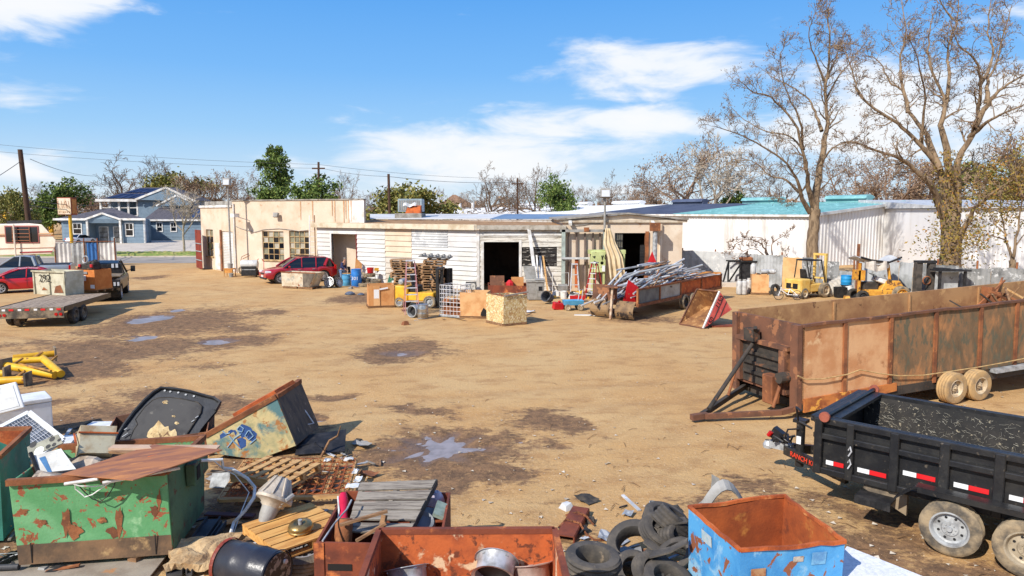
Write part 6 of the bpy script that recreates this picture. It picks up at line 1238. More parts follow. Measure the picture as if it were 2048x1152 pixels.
mBoxR=mat('red brown steel',c(140,72,46),c(104,54,40),scale=2,c3=c(204,120,66),s3=2.6,lo3=.55,hi3=.66,rough=.8,bump=.2)
o=thing('steel_box','red-brown steel box with slotted front holding the grey weathered pallet','box',O);MB().openbox(bq,t,.03).build('body',mBoxR,o)
MB().bx(-.02,.1,-.02,-.003,.03,.92).build('corner_plate',mBoxR,o);e_=(t[1]-t[0]).normalized();MB().hexa([t[0]+e_*.14+Vector((0,-.008,-.34)),t[0]+e_*.43+Vector((0,-.008,-.34)),t[0]+e_*.43+Vector((0,.0,-.34)),t[0]+e_*.14+Vector((0,.0,-.34))],[t[0]+e_*.14+Vector((0,-.008,-.26)),t[0]+e_*.43+Vector((0,-.008,-.26)),t[0]+e_*.43+Vector((0,0,-.26)),t[0]+e_*.14+Vector((0,0,-.26))]).build('hand_slot',mSpray,o)
P=at(790,1000,1.02);n_=Vector((.0,-.28,.96)).normalized();pq=[onpl(*p,P,n_)for p in((690,1062),(815,1066),(874,955),(722,961))];O2=pq[0];wl=[p-O2 for p in pq];o=thing('pallet','grey weathered pallet leaning in the red-brown steel box','pallet',O2)
g=MB()
for i in range(5):
 v0,v1=i/5+.01,(i+1)/5-.03;a,b,c2,d2=wl[0].lerp(wl[3],v0),wl[1].lerp(wl[2],v0),wl[1].lerp(wl[2],v1),wl[0].lerp(wl[3],v1);jx=Vector((RND.uniform(-.05,.05),0,RND.uniform(-.01,.01)));g.hexa([p+jx-n_*.025 for p in(a,b,c2,d2)],[p+jx for p in(a,b,c2,d2)])
g.build('deck',mWoodGrey,o)
for tt in(.985,.5,.03):MB().beam(wl[0].lerp(wl[1],tt)-n_*.075,wl[3].lerp(wl[2],tt)-n_*.075,.05,.1,up=n_).build('stringer',mWoodGrey if tt<.9 else mat('dark grey timber',c(92,86,80),c(64,60,56),scale=5,rough=.95),o)  # right-edge stringer is darker than the other two
tag(MB().beam(at(680,1050,1.0),at(775,1022,1.12),.05,.03).build('stick',mWoodBr),'broken brown stake lying across the grey pallet','stick');tag(MB().beam(at(712,1082,.9),at(772,1046,1.1),.04,.03).build('stick',mWoodBr),'thin stick propped against the upright block','stick');tag(MB().beam(at(763,1062,1.0),at(769,1030,1.17),.06,.05).build('block',mWoodBr),'upright brown wooden block on the grey pallet','block')
o=thing('plastic_scrap','bright red ribbed plastic part wedged left in the red-brown box','plastic scrap',at(686,1026,.85),rot=(R(30),0,.2));MB().lathe([(0,-.3),(.05,-.3),(.075,-.15),(.055,0),(.08,.15),(.05,.3),(0,.32)],12,Matrix.Rotation(R(90),4,'X')).build('shell',mat('raspberry plastic',c(216,40,76),c(196,30,60),scale=3,rough=.35),o,smooth=50)
MB().tube([(-.07,-.25,.03),(-.05,0,.06),(-.07,.25,.03)],.012,5).build('white_seam',mWhiteP,o)
o=thing('canister','rusty round canister in the near corner of the red-brown box','canister',at(686,1086,.72),rot=(R(-20),0,0));MB().lathe([(0,0),(.1,0),(.11,.02),(.11,.26),(.1,.29),(0,.29)],18).build('shell',mRust,o,smooth=40)
junk('vent_duct','grey plastic panel with round duct in the right of the red-brown box','plastic panel',MB().box((0,0,0),(.34,.5,.04)).lathe([(.1,.02),(.14,.06),(.17,.03)],20),mat('blue grey plastic',c(110,116,124),c(90,96,104),scale=3,rough=.5),at(845,1045,.78),(.5,.3,.3));junk('plastic_bag','crumpled pale plastic bag in the right corner of the red-brown box','bag',MB().lathe([(0,0),(.12,.02),(.15,.1),(.1,.2),(.03,.26),(0,.25)],9),mat('milky plastic',c(214,206,214),c(170,160,180),scale=6,rough=.4),at(868,1012,.72),(.3,.2,0));junk('rag','greenish cloth hanging over the right rim of the red-brown box','cloth',MB().box((0,0,0),(.14,.3,.05)),mat('sage cloth',c(150,164,150),c(120,136,124),scale=6,rough=.9),at(880,1020,.9),(.2,.4,0))
rope('rod','bent grey rod sticking out of the red-brown box',[at(645,1082,.94),at(668,1048,1.0),at(694,1018,1.08),at(703,1000,1.12)],.012,mSteel,'rod')
q3,q2=at(758,1062,1.36),at(1109,1060,1.36);dirL=at(722,1160,1.36)-q3;dirR=at(1134,1160,1.36)-q2;q0=q3+dirL*1.7;q1=q2+dirR*1.7;O=Vector((q3.x,q3.y,0));t=[p-O for p in(q0,q1,q2,q3)];bq=[Vector((v.x,v.y,.5))for v in t]
mBoxO=mat('burnt orange steel',c(208,106,54),c(168,82,46),scale=3.2,c3=c(236,200,160),s3=4.2,lo3=.56,hi3=.64,c4=c(120,64,42),s4=7,lo4=.53,hi4=.62,rough=.8,bump=.2,dist=.3)
o=thing('steel_box','orange rusted steel box full of alloy rims at the bottom edge','box',O);MB().openbox(bq,t,.025).build('body',mBoxO,o);g=MB();[g.beam(t[i],t[(i+1)%4],.06,.06)for i in range(4)];g.build('rim_rail',mBoxR,o)
for px,py,z,rx,ry,sp,lb,m in((990,1140,1.0,-1.0,.3,5,'silver alloy rim tilted up in the middle of the orange box',mChrome),(1062,1146,.9,-.35,-.1,5,'pinkish five-spoke alloy rim lying flat in the orange box',mat('pinkish alloy',c(206,182,168),c(176,152,138),scale=6,rough=.45,metal=.4)),(815,1156,.9,-.5,-.2,7,'dark-centred rim peeking over the left bottom of the orange box',mChrome)):
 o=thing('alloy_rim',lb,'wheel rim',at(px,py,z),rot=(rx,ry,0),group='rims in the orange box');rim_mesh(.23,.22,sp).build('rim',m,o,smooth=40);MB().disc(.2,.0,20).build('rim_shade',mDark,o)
def tyre(label,px,py,z,r,w,rot,sc=(1,1,1),m=None):
 o=tyre_mesh(r,w,r*.6).build('tyre',m or mTyreOld,smooth=45);o.location=at(px,py,z);o.rotation_euler=rot;o.scale=sc;tag(o,label,'tyre','old tyres heaped beside the blue bin')
mTyreOld=mat('old grey rubber',c(74,70,66),c(104,96,86),scale=3,rough=.85,bump=.3,c3=c(140,124,104),s3=4,lo3=.62,hi3=.72)
for a in(('wide tyre lying flat right of the orange box',1185,1128,.3,.36,.3,(.05,.05,0)),('tyre tipped open at the left of the tyre heap',1268,1092,.3,.36,.26,(.5,-.35,0)),('smooth tyre arching on top of the tyre heap',1322,1062,.55,.32,.2,(.75,.35,.3),(1,.75,1)),('flattened tyre wedged against the blue bin',1350,1046,.62,.34,.26,(.25,.65,.4),(1.1,.5,1)),('ribbed tread strip leaning on the upper left of the blue bin',1352,1068,.5,.32,.24,(1.1,.2,.7),(1,.5,1)),
   ('small tyre at the bottom left of the tyre heap',1268,1142,.25,.26,.16,(.7,.1,0)),('tyre sidewall curling at the bottom of the tyre heap',1308,1142,.3,.3,.16,(.9,.4,.2),(1,.8,1)),('folded tyre beside the lower edge of the blue bin',1350,1112,.4,.28,.2,(.5,-.5,.3),(1,.7,1)),('dark tyre at the base of the tyre heap',1335,1165,.25,.32,.22,(.3,.2,0)),('tyre half buried behind the tyre heap',1330,1040,.3,.33,.22,(.2,.25,0))):tyre(*a)
for i,(pp,lb)in enumerate(((((1300,1110,.5),(1340,1100,.6),(1375,1082,.75)),'long cut strip of tyre tread reaching to the blue bin'),(((1290,1080,.55),(1318,1102,.45),(1312,1130,.35),(1318,1160,.2)),'hanging strip of tyre rubber in the middle of the heap'),(((1295,1050,.6),(1330,1045,.68),(1372,1040,.72)),'curved strip of tyre over the top of the heap'))):
 g=MB();ps=[at(*p)for p in pp];[g.beam(p,q,.16,.02)for p,q in zip(ps,ps[1:])];tag(g.build('tyre_strip',mTyreOld),lb,'tyre strip','cut tyre strips')
junk('cup','pale grey cup standing behind the tyre heap','cup',MB().lathe([(.06,0),(.075,.16),(.068,.165),(.055,.02)],16),mSteel,at(1303,1024,.15),(.1,.2,0),smooth=40)
junk('fender_liner','dark grey plastic shell behind the far corner of the blue bin','car part',MB().sheet(8,3,lambda u,v:(-.3+.6*u,.12*v,.3*math.sin(u*3.1)+.1*v)),mGrey,at(1452,1022,.75),(0,0,.2),solid=.02);junk('fender_liner','curved grey plastic strip leaning left behind the blue bin','car part',MB().sheet(6,2,lambda u,v:(-.2+.1*math.sin(u*3)+.12*v,0,.5*u)),mGrey,at(1415,1025,.6),(-.2,.5,0),solid=.02)
mBlueBin=mat('scraped sky blue paint',c(92,172,226),c(66,144,208),scale=1.8,c3=c(150,92,66),s3=4.5,lo3=.585,hi3=.61,c4=c(150,196,226),s4=3.0,lo4=.54,hi4=.66,rough=.6,bump=.15,dist=.5)
q=[at(1481,1101,1.12),at(1690,1083,1.12),at(1569,991,1.12),at(1377,1014,1.12)];ce=sum(q,Vector())/4;O=Vector((ce.x,ce.y,0));t=[p-O for p in q];bq=[Vector((v.x*.97,v.y*.97,.05))for v in t]
o=thing('bin','sky-blue scraped steel bin with orange rusted inside in the right foreground','bin',O);MB().openbox(bq,t,.004,.02).build('body',mBlueBin,o)
g=MB();ins=[Vector((v.x*.982,v.y*.982,0))for v in t];lo=[Vector((v.x*.95,v.y*.95,.1))for v in t]
for i in range(4):g.add([lo[i],lo[(i+1)%4],ins[(i+1)%4]+Vector((0,0,1.115)),ins[i]+Vector((0,0,1.115))],[(0,1,2,3)])
g.add(lo,[(0,1,2,3)]);g.build('lining',mat('orange brown lining',c(188,96,44),c(146,72,36),scale=1.4,c3=c(204,136,64),s3=2,lo3=.56,hi3=.7,c4=c(120,60,36),s4=3,rough=.9,bump=.2),o)
g=MB()
for i in range(4):
 n=8;ps=[t[i].lerp(t[(i+1)%4],k/n)+Vector((RND.uniform(-.012,.012),RND.uniform(-.012,.012),RND.uniform(-.012,.012)if 0<k<n else 0))for k in range(n+1)];[g.beam(a,b,.035,.04)for a,b in zip(ps,ps[1:])]
g.build('rim',mRustOr,o)
fn=Vector((t[1].y-t[0].y,-(t[1].x-t[0].x),0)).normalized()*.012
def stick_(i,u0,u1,z0,z1,m,nm):
 a,b=t[i].lerp(t[(i+1)%4],u0),t[i].lerp(t[(i+1)%4],u1);f2=Vector((t[(i+1)%4].y-t[i].y,-(t[(i+1)%4].x-t[i].x),0)).normalized()*.014;k=.985
 MB().add([a*k+f2+Vector((0,0,z0-a.z*k)),b*k+f2+Vector((0,0,z0-b.z*k)),b+f2+Vector((0,0,z1-b.z)),a+f2+Vector((0,0,z1-a.z))],[(0,1,2,3)]).build(nm,m,o)
stick_(0,.68,.82,.88,1.03,mat('blue sticker',c(130,190,226),c(96,150,200),scale=8,rough=.5),'sticker');stick_(0,.5,.6,.93,1.0,mat('torn label',c(210,200,186),c(150,120,96),scale=8,rough=.8),'sticker');stick_(3,.3,.5,.86,1.0,mat('faded notice',c(170,196,206),c(200,206,206),scale=14,rough=.6),'sticker')
stick_(0,.1,.24,.5,.9,mat('brown scuff',c(190,150,110),c(156,90,56),scale=5,rough=.9),'scuff')
junk('foam_board','white textured foam board beside the blue bin at the bottom edge','board',(lambda qq:MB().hexa([p-qq[0]-Vector((0,0,.1))for p in qq],[p-qq[0]for p in qq]))([at(1640,1170,.62),at(1800,1300,.62),at(1880,1166,.62),at(1694,1092,.62)]),mat('white foam',c(236,236,238,.85),c(218,220,224),scale=20,rough=.9,bump=.4,bs=60),at(1640,1170,.62))
a1,b1=at(1130,1085,.0),at(1162,1027,.0);d=b1-a1;o=thing('steel_channel','rusty steel channel wrapped in chain lying on open dirt','steel beam',a1);w=.26;nx=Vector((d.y,-d.x,0)).normalized()
MB().beam((0,0,.1),d+Vector((0,0,.1)),w,.02).beam(nx*w/2+Vector((0,0,.05)),d+nx*w/2+Vector((0,0,.05)),.02,.1).beam(-nx*w/2+Vector((0,0,.05)),d-nx*w/2+Vector((0,0,.05)),.02,.1).build('beam',mBoxR,o)
o=thing('chain','rusty chain wound around the steel channel','chain',a1);g=MB();rr=random.Random(12)
cp=[(-nx*.2+d*.35+Vector((0,0,.03))),(-nx*.1+d*.45+Vector((0,0,.14))),(nx*.13+d*.38+Vector((0,0,.14))),(nx*.24+d*.3+Vector((0,0,.03))),(nx*.4+d*.15+Vector((0,0,.03))),(nx*.6+d*.22+Vector((0,0,.03))),(nx*.75+d*.1+Vector((0,0,.03)))];cp2=[(-nx*.2+d*.8+Vector((0,0,.03))),(d*.75+Vector((0,0,.14))),(nx*.16+d*.68+Vector((0,0,.12))),(nx*.3+d*.6+Vector((0,0,.03)))]
for cc in(cp,cp2):
 for p,q in zip(cc,cc[1:]):
  n=max(1,int((q-p).length/.05))
  for i in range(n):a=p.lerp(q,i/n);b=p.lerp(q,(i+.9)/n);g.beam(a,b,.03 if i%2 else .014,.014 if i%2 else .03)
g.build('links',mRust,o)
mYPipe=mat('yellow pipe paint',c(242,190,40),c(226,168,36),scale=2,c3=c(150,100,50),s3=4,lo3=.62,hi3=.68,c4=c(236,140,50),s4=2,lo4=.62,hi4=.7,rough=.45)
PIP=[((26,716),(110,707),.36,.36,.1,'long yellow pipe on top at the back of the heap',1),((9,723),(88,719),.3,.3,.1,'yellow pipe just under the top pipe of the heap',0),((11,731),(110,750),.3,.12,.11,'long yellow pipe sloping to the front right of the heap',2),((86,717),(122,748),.35,.12,.11,'short thick yellow pipe ending right of the heap',0),((-40,763),(56,759),.12,.12,.11,'yellow pipe lying lowest in front of the heap',1),((-30,749),(14,747),.2,.2,.11,'yellow pipe stub at the left edge of the heap',1)]
for p,q,za,zb_,r,lb,fl in PIP:
 a1,b1=at(*p,za),at(*q,zb_);o=thing('yellow_pipe',lb,'pipe',a1,group='yellow pipes on the mud');d=b1-a1;MB().cyl((0,0,0),d,r,n=16).build('tube',mYPipe,o,smooth=40)
 if fl:e=d if fl==1 else Vector();MB().box(e,(.05,.42,.42),rz=math.atan2(d.y,d.x)).build('flange',mDusty,o)
for i,(p,q,za,zb_,lb)in enumerate((((46,728),(86,704),.2,.5,'brown strut crossing the top of the yellow pipes'),((38,728),(102,742),.35,.3,'brown strut lying along the sloping yellow pipe'),((12,738),(46,716),.2,.45,'ochre strut at the left of the yellow pipes'),((30,756),(50,742),.1,.3,'short orange strut in front of the yellow pipes'),((92,730),(114,712),.15,.35,'ochre strut at the right of the yellow pipes'))):
 tag(MB().tube([at(*p,za),at(*q,zb_)],.035,7).build('strut',mat('ochre strut',c(196,142,66),c(140,100,60),scale=4,rough=.7)),lb,'strut','struts among the yellow pipes')
mRedCar=mat('bright red car paint',c(214,24,36,.8),rough=.3,coat=.8,bump=0);mRedSuv=mat('ruby car paint',c(176,26,40,.8),rough=.3,coat=.8,bump=0);mGreyCar=mat('grey car paint',c(150,158,166),rough=.35,coat=.6,bump=0,metal=.2);mBlkCar=mat('black car paint',c(30,31,34),rough=.4,coat=.15,bump=0);mWhCar=mat('white car paint',c(232,234,238),rough=.3,coat=.5,bump=0)
def seat_car(r,f,Wd):
 h=head(r,f);m=(r+f)/2-Vector((-math.sin(h),math.cos(h),0))*(Wd/2-.1);return m,h,(Vector(f.xy)-Vector(r.xy)).length
def strip(o,name,pts,w,m,n=6):return MB().tube(pts,w,n).build(name,m,o,smooth=50)
rr_,ff_=at(649,562.5),at(561,567.5);m0,h0,wb=seat_car(rr_,ff_,1.9);m0=m0+Vector((0,0,0));o=thing('car','ruby red sport utility car parked before the cream workshop','car',m0,h0);hw=wb/2;L_=wb+1.9
body,wid,yw=car(o,L_,1.9,[(-L_/2,.98),(-L_/2+.25,1.08),(.8,1.08),(1.0,1.1),(L_/2-.35,.95),(L_/2,.72)],[(-L_/2+.1,1.05),(-L_/2+.5,1.6),(-L_/2+.75,1.7),(-.2,1.74),(.35,1.66),(1.3,1.08)],mRedSuv,(-hw+.02,hw-.02),.37,.32,1.06,None,
 [([(1.3,1.08),(.8,1.42),(.3,1.67)],.045),([(.05,1.06),(.0,1.68)],.035),([(-.95,1.06),(-1.0,1.68)],.04),([(-1.55,1.1),(-1.85,1.62)],.1),([(-L_/2+.12,1.08),(-L_/2+.5,1.6)],.05)],spokes=10)
xf=L_/2;MB().bx(xf-.12,xf+.012,-.45,.45,.62,.76).build('grille',mDark,o,bevel=.03);MB().bx(xf-.1,xf+.02,-.75,.75,.3,.46).build('bumper',mDark,o,bevel=.05)
for s in(-1,1):MB().box((xf-.22,s*.68,.8),(.42,.3,.16),rz=-s*.35).build('headlight',mLampGlass,o,bevel=.05,seg=2);MB().box((-L_/2+.1,s*.78,.98),(.18,.16,.32)).build('tail_light',mRedLens,o,bevel=.04);MB().box((.95,s*1.06,1.13),(.14,.2,.14)).build('mirror',mRedSuv,o,bevel=.04)
for s in(-1,1):
 for x in(-.55,.45):MB().bx(x-.3,x-.1,s*.955-.012,s*.955+.012,.9,.935).build('door_handle',mChrome,o)
 strip(o,'sill',[(-hw+.45,s*.94,.36),(hw-.45,s*.94,.36)],.05,mDark)
 for x in(.95,.0,-1.0):strip(o,'door_seam',[(x,s*.958,.45),(x,s*.952,.75),(x,s*.91,1.04)],.008,mDark,4)
MB().bx(xf+.0,xf+.03,-.2,.2,.46,.58).build('plate',mTapeW,o);[strip(o,'roof_rail',[(-1.3,s*.62,1.77),(.1,s*.62,1.78)],.022,mDark)for s in(-1,1)]
rr_,ff_=at(98,583),at(2,588);m0,h0,wb=seat_car(rr_,ff_,1.82);o=thing('car','bright red sedan parked behind the pale scrap bin on the flatbed','car',m0,h0);hw=wb/2;L_=wb+1.9
car(o,L_,1.82,[(-L_/2,.9),(-L_/2+.8,1.0),(.9,.95),(L_/2-.3,.8),(L_/2,.6)],[(-L_/2+.45,.98),(-.75,1.4),(-.2,1.46),(.3,1.42),(1.35,.95)],mRedCar,(-hw,hw),.33,.24,.95,None,[([(1.35,.95),(.75,1.25),(.25,1.42)],.04),([(-.1,.95),(-.15,1.42)],.03),([(-L_/2+.5,1.0),(-1.0,1.34),(-.7,1.41)],.06)],spokes=8)
for s in(-1,1):MB().box((1.0,s*.98,1.0),(.14,.2,.13)).build('mirror',mRedCar,o,bevel=.04);MB().box((-L_/2+.1,s*.7,.82),(.16,.3,.16)).build('tail_light',mRedLens,o,bevel=.03);[strip(o,'door_seam',[(x,s*.915,.35),(x,s*.912,.7),(x,s*.87,.93)],.008,mDark,4)for x in(.9,-.12,-1.0)];[MB().bx(x-.2,x,s*.9-.02,s*.9+.02,.78,.81).build('door_handle',mRedCar,o)for x in(0,-.9)]
rr_,ff_=at(106,566),at(-16,570);m0,h0,wb=seat_car(rr_,ff_,1.95);o=thing('pickup','grey pickup behind the red sedan under the camper','pickup',m0,h0);hw=wb/2;L_=wb+2.2
xb=-L_/2;car(o,L_,1.95,[(xb,1.24),(xb+1.9,1.24),(xb+2.0,1.2),(1.3,1.2),(L_/2-.2,1.05),(L_/2,.85)],[(xb+1.95,1.2),(xb+2.15,1.78),(-.1,1.88),(.4,1.84),(1.35,1.2)],mGreyCar,(-hw,hw),.4,.45,1.2,None,[([(1.35,1.2),(.4,1.85)],.05),([(.1,1.2),(.05,1.86)],.06),([(xb+2.0,1.2),(xb+2.2,1.8)],.12)],spokes=6)
MB().bx(xb+.12,xb+1.8,-.78,.78,1.272,1.29).build('bed_cover',mDark,o);MB().bx(xb-.05,xb+.1,-.9,.9,.5,.66).build('bumper',mChrome,o,bevel=.03);[MB().box((xb+.06,s*.86,1.0),(.1,.14,.4)).build('tail_light',mRedLens,o)for s in(-1,1)]
Yc=54;q=lambda px,py:atY(px,py,Yc);o=thing('camper','cream camper trailer with brown stripes and ladder over its rear window','camper',Vector((q(0,500).x,Yc,0)));O=o.location
pf=[q(*p)-O for p in((-120,452),(60,447),(84,449),(112,480),(111,492),(103,508),(-30,512),(-30,545),(-120,545))];g=MB();n=len(pf)
mCamp=mat('camper shell',c(238,224,206,.85),c(226,206,182,.85),scale=1,rough=.5,bump=.05);g.add(pf+[p+Vector((-1.9,2.4,0))for p in pf],[tuple(reversed(range(n))),tuple(range(n,2*n))]+[(i,(i+1)%n,n+(i+1)%n,n+i)for i in range(n)]);g.build('shell',mCamp,o,bevel=.06,seg=2)
def flatbar(name,a,b,w,m,dy=-.03):MB().beam(q(*a)-O+Vector((0,dy,0)),q(*b)-O+Vector((0,dy,0)),.02,w).build(name,m,o)
mBrS=mat('brown stripe',c(176,110,74),rough=.5,bump=0);flatbar('stripe',(-60,473),(109,471),.07,mBrS);flatbar('stripe',(-60,470),(107,467),.1,mat('tan stripe',c(214,170,130),rough=.5,bump=0),-.033);flatbar('stripe',(40,505),(105,503),.1,mat('wine stripe',c(160,60,66),rough=.5,bump=0));flatbar('stripe',(-60,499),(108,495),.04,mBrS)
a,b=q(14,484)-O,q(75,454)-O;MB().bx(a.x-.1,b.x+.1,-.05,-.01,a.z-.1,b.z+.1).build('window_frame',mat('faded red frame',c(160,90,84),rough=.6,bump=0),o,bevel=.02);MB().bx(a.x,b.x,-.07,-.052,a.z,b.z).build('window',mGlassDark,o)
g=MB()
for px in(27,61):t=q(px,456)-O;g.cyl((t.x,-.16,a.z),(t.x,-.16,b.z),.025,n=6)
for py in(459,467,474,481):l_,r_=q(27,py)-O,q(61,py)-O;g.cyl((l_.x,-.16,l_.z),(r_.x,-.16,r_.z),.022,n=6)
g.build('ladder',mBrS,o);flatbar('roof_roll',(-5,445),(66,443),.22,mDark,1.0);t=q(36,500)-O;MB().cyl((t.x,-.3,.0),(t.x,-.3,3.9),.06,n=8).build('awning_arm',mCamp,o)
ZD=.86;A,B=at(128,613.5,ZD),at(214,588,ZD);h0=head(A,B);o=thing('flatbed_trailer','wood-decked flatbed trailer carrying two scrap boxes behind the black truck','trailer',(A.x,A.y,0),h0);FL,FW=(B-A).length+.4,2.55
g=MB();[g.bx(0,FL,i*FW/12+.008,(i+1)*FW/12-.008,ZD-.05,ZD+RND.uniform(-.006,.006))for i in range(12)];g.build('deck',mat('trailer planks',c(176,156,134),c(126,108,92),scale=3,stretch=(.5,5,5),rough=.95,c3=c(206,186,160),s3=3,lo3=.56,hi3=.66),o)
MB().bx(0,FL,-.03,-.004,ZD-.2,ZD+.02).bx(0,FL,FW+.004,FW+.03,ZD-.2,ZD+.02).build('side_rail',mBlkPaint,o);MB().bx(-.05,-.004,0,FW,ZD-.45,ZD-.02).build('rear_bumper',mDusty,o)
for i in range(8):MB().bx(-.062,-.052,.1+i*.3,.1+i*.3+(.13 if i%2 else .17),ZD-.13,ZD-.05).build('reflector',mTapeW if i%2 else mTapeR,o)
for y in(.12,.3,FW-.3,FW-.12):MB().cyl((-.075,y,ZD-.3),(-.05,y,ZD-.3),.065,n=12).build('tail_light',mRedLens,o)
MB().bx(.3,FL+1.0,FW/2-.5,FW/2-.4,.45,ZD-.06).bx(.3,FL+1.0,FW/2+.4,FW/2+.5,.45,ZD-.06).build('chassis',mBlkPaint,o)
for x in(1.0,1.85):wheel(o,(x,.06,.37),.37,.24,mBlack,mDusty,0,-1);wheel(o,(x,FW-.1,.37),.37,.24,mBlack,mDusty,0,1)
wheel(o,(.5,FW-.6,.3),.3,.2,mTyreDusty,mDusty,0,-1,name='spare_tyre')
A,a_,L_=site((71,588),(133,591),ZD);o=thing('scrap_bin','pale ribbed scrap bin marked 292 on the flatbed','bin',A,a_);H=hz(A,541);D=.95
MB().openbox([(0,0,0),(L_,0,0),(L_,D,0),(0,D,0)],[(-.06,-.03,H),(L_+.06,-.03,H),(L_+.06,D,H),(-.06,D,H)],.03).build('body',mat('chalky green white',c(214,208,184),c(186,178,152),scale=2,c3=c(150,116,84),s3=4,lo3=.62,hi3=.7,rough=.8),o)
for x in(.02,L_/2,L_-.02):MB().bx(x-.04,x+.04,-.07,-.012,0,H-.05).build('rib',mat('chalk rib',c(200,194,168),c(160,150,124),scale=3,rough=.8),o)
MB().bx(-.08,L_+.08,-.1,-.035,H-.06,H+.02).build('rim',MATS['chalk rib'],o);MB().add([(L_*.62,-.02,.1),(L_*.92,-.02,.12),(L_*.84,-.025,.5),(L_*.68,-.02,.42)],[(0,1,2,3)]).build('rust_hole',mRust,o);MB().add([(L_*.22,-.02,.2),(L_*.42,-.02,.22),(L_*.3,-.025,.36)],[(0,1,2)]).build('rust_hole',mRust,o)
text(o,'292',.5,Matrix.Translation((L_*.38,-.075,H*.68))@Matrix.Rotation(R(90),4,'X'),mSpray)
A,a_,L_=site((144,583),(192,585),ZD);o=carton('carton','orange cardboard box with grey tape and engine parts on the flatbed','box',A,a_,L_,1.0,hz(A,538),mat('orange cardboard',c(222,138,70),c(204,118,56),scale=2,rough=.9,bump=.05));H=hz(A,538)
mTape=mat('grey tape',c(150,148,146),rough=.6,bump=0);MB().beam((L_*.25,-.045,.3),(L_*.36,-.045,H-.18),.01,.13).beam((L_*.3,-.05,H-.2),(L_*.72,-.05,H-.16),.01,.12).build('tape',mTape,o);MB().bx(L_*.38,L_*.66,-.058,-.052,H*.5,H*.74).build('label_sheet',mTapeW,o);MB().bx(L_*.82,L_*.99,-.046,-.04,.2,.38).build('label_sheet',mTapeW,o)
p=at(168,538,ZD+1.02+.1);o=thing('engine','greasy engine with pulley and red fittings on the orange box','engine',(A+U(a_)*L_*.5+U(a_+1.57)*.5)+Vector((0,0,H)),a_);MB().box((0,0,.1),(.8,.55,.3)).box((.2,0,.25),(.4,.4,.25)).cyl((-.3,0,.2),(.3,.1,.38),.1).build('block',mChs,o,bevel=.04)
MB().lathe([(.17,-.03),(.2,0),(.17,.03),(.15,.02),(.15,-.02)],18,Matrix.Translation((0,-.3,.48))@Matrix.Rotation(R(80),4,'X'),True).build('pulley',mSteel,o);[MB().box((x,-.3,.16),(.14,.1,.16)).build('fitting',mRedP,o,bevel=.02)for x in(-.38,.36)]
tc_=at(199,605);h0=head(at(128,613.5,ZD),at(214,588,ZD))+R(13);o=thing('pickup','black work truck hitched to the wood-decked flatbed','truck',tc_+U(h0)*2.8,h0);L_=5.6;xb=-L_/2
car(o,L_,2.05,[(xb,1.3),(xb+1.8,1.3),(1.4,1.3),(L_/2-.2,1.15),(L_/2,.9)],[(xb+1.8,1.3),(xb+2.0,1.95),(-.1,2.06),(.5,2.02),(1.4,1.3)],mBlkCar,(-1.85,1.8),.42,.5,1.3,mBlkCar,[([(1.4,1.3),(.5,2.03)],.05),([(-.05,1.3),(-.1,2.04)],.05),([(xb+1.85,1.3),(xb+2.05,1.97)],.08)],spokes=6)
MB().bx(xb-.12,xb+.05,-1.05,1.05,.75,1.18).build('tailboard',mBlkPaint,o,bevel=.02);MB().bx(xb-.05,xb+1.7,-1.05,1.05,1.35,1.42).build('bed',mDusty,o)
MB().bx(xb+1.62,xb+1.7,-1.0,1.0,1.42,1.95).build('headboard',mBlkPaint,o);[MB().box((xb+1.58,y,1.85),(.05,.12,.22)).build('work_light',mLampGlass,o)for y in(-.75,-.55)];[MB().box((xb-.14,-.95+i*.17,.98),(.03,.1,.2)).build('tail_light',mLampGlass,o)for i in range(3)];MB().bx(xb-.135,xb-.125,-.6,-.2,.78,.9).build('plate',mTapeW,o)
for s in(-1,1):MB().tube([(1.0,s*1.0,1.4),(1.0,s*1.25,1.45)],.03,6).box((.98,s*1.34,1.52),(.12,.24,.34)).build('mirror',mDark,o,bevel=.03)
o=thing('car','small white sedan seen from behind at the blue house','car',at(163,487.5),R(75));car(o,4.3,1.8,[(-2.15,.95),(-1.4,1.0),(1.0,.95),(2.15,.7)],[(-1.5,.98),(-.9,1.42),(.1,1.45),(1.2,.95)],mWhCar,(-1.3,1.3),.33,.25,.97,None,[([(-1.5,1.0),(-.9,1.42)],.05)]);[MB().box((-2.1,s*.7,.8),(.14,.3,.18)).build('tail_light',mRedLens,o)for s in(-1,1)]
def place(px,py,z=0):return at(px,py,z)
p=place(500,554);o=thing('barbecue','grey and black barrel barbecue beside the downpipe of the cream workshop','barbecue',p,.1);MB().lathe([(0,-.6),(.3,-.6),(.32,-.55),(.32,.55),(.3,.6),(0,.6)],16,Matrix.Translation((0,0,.95))@Matrix.Rotation(R(90),4,'Y')).build('lid',mGreyM,o,smooth=40);MB().bx(-.55,.55,-.3,.3,.1,.85).build('cabinet',mDark,o,bevel=.03);MB().tube([(-.7,.1,1.0),(-.6,.2,1.5),(-.1,.2,1.75),(0,.1,1.6),(-.5,.05,1.35)],.025,6).build('handle',mRust,o);MB().bx(-.5,.5,-.33,-.305,.55,.6).build('handle_bar',mSteel,o)
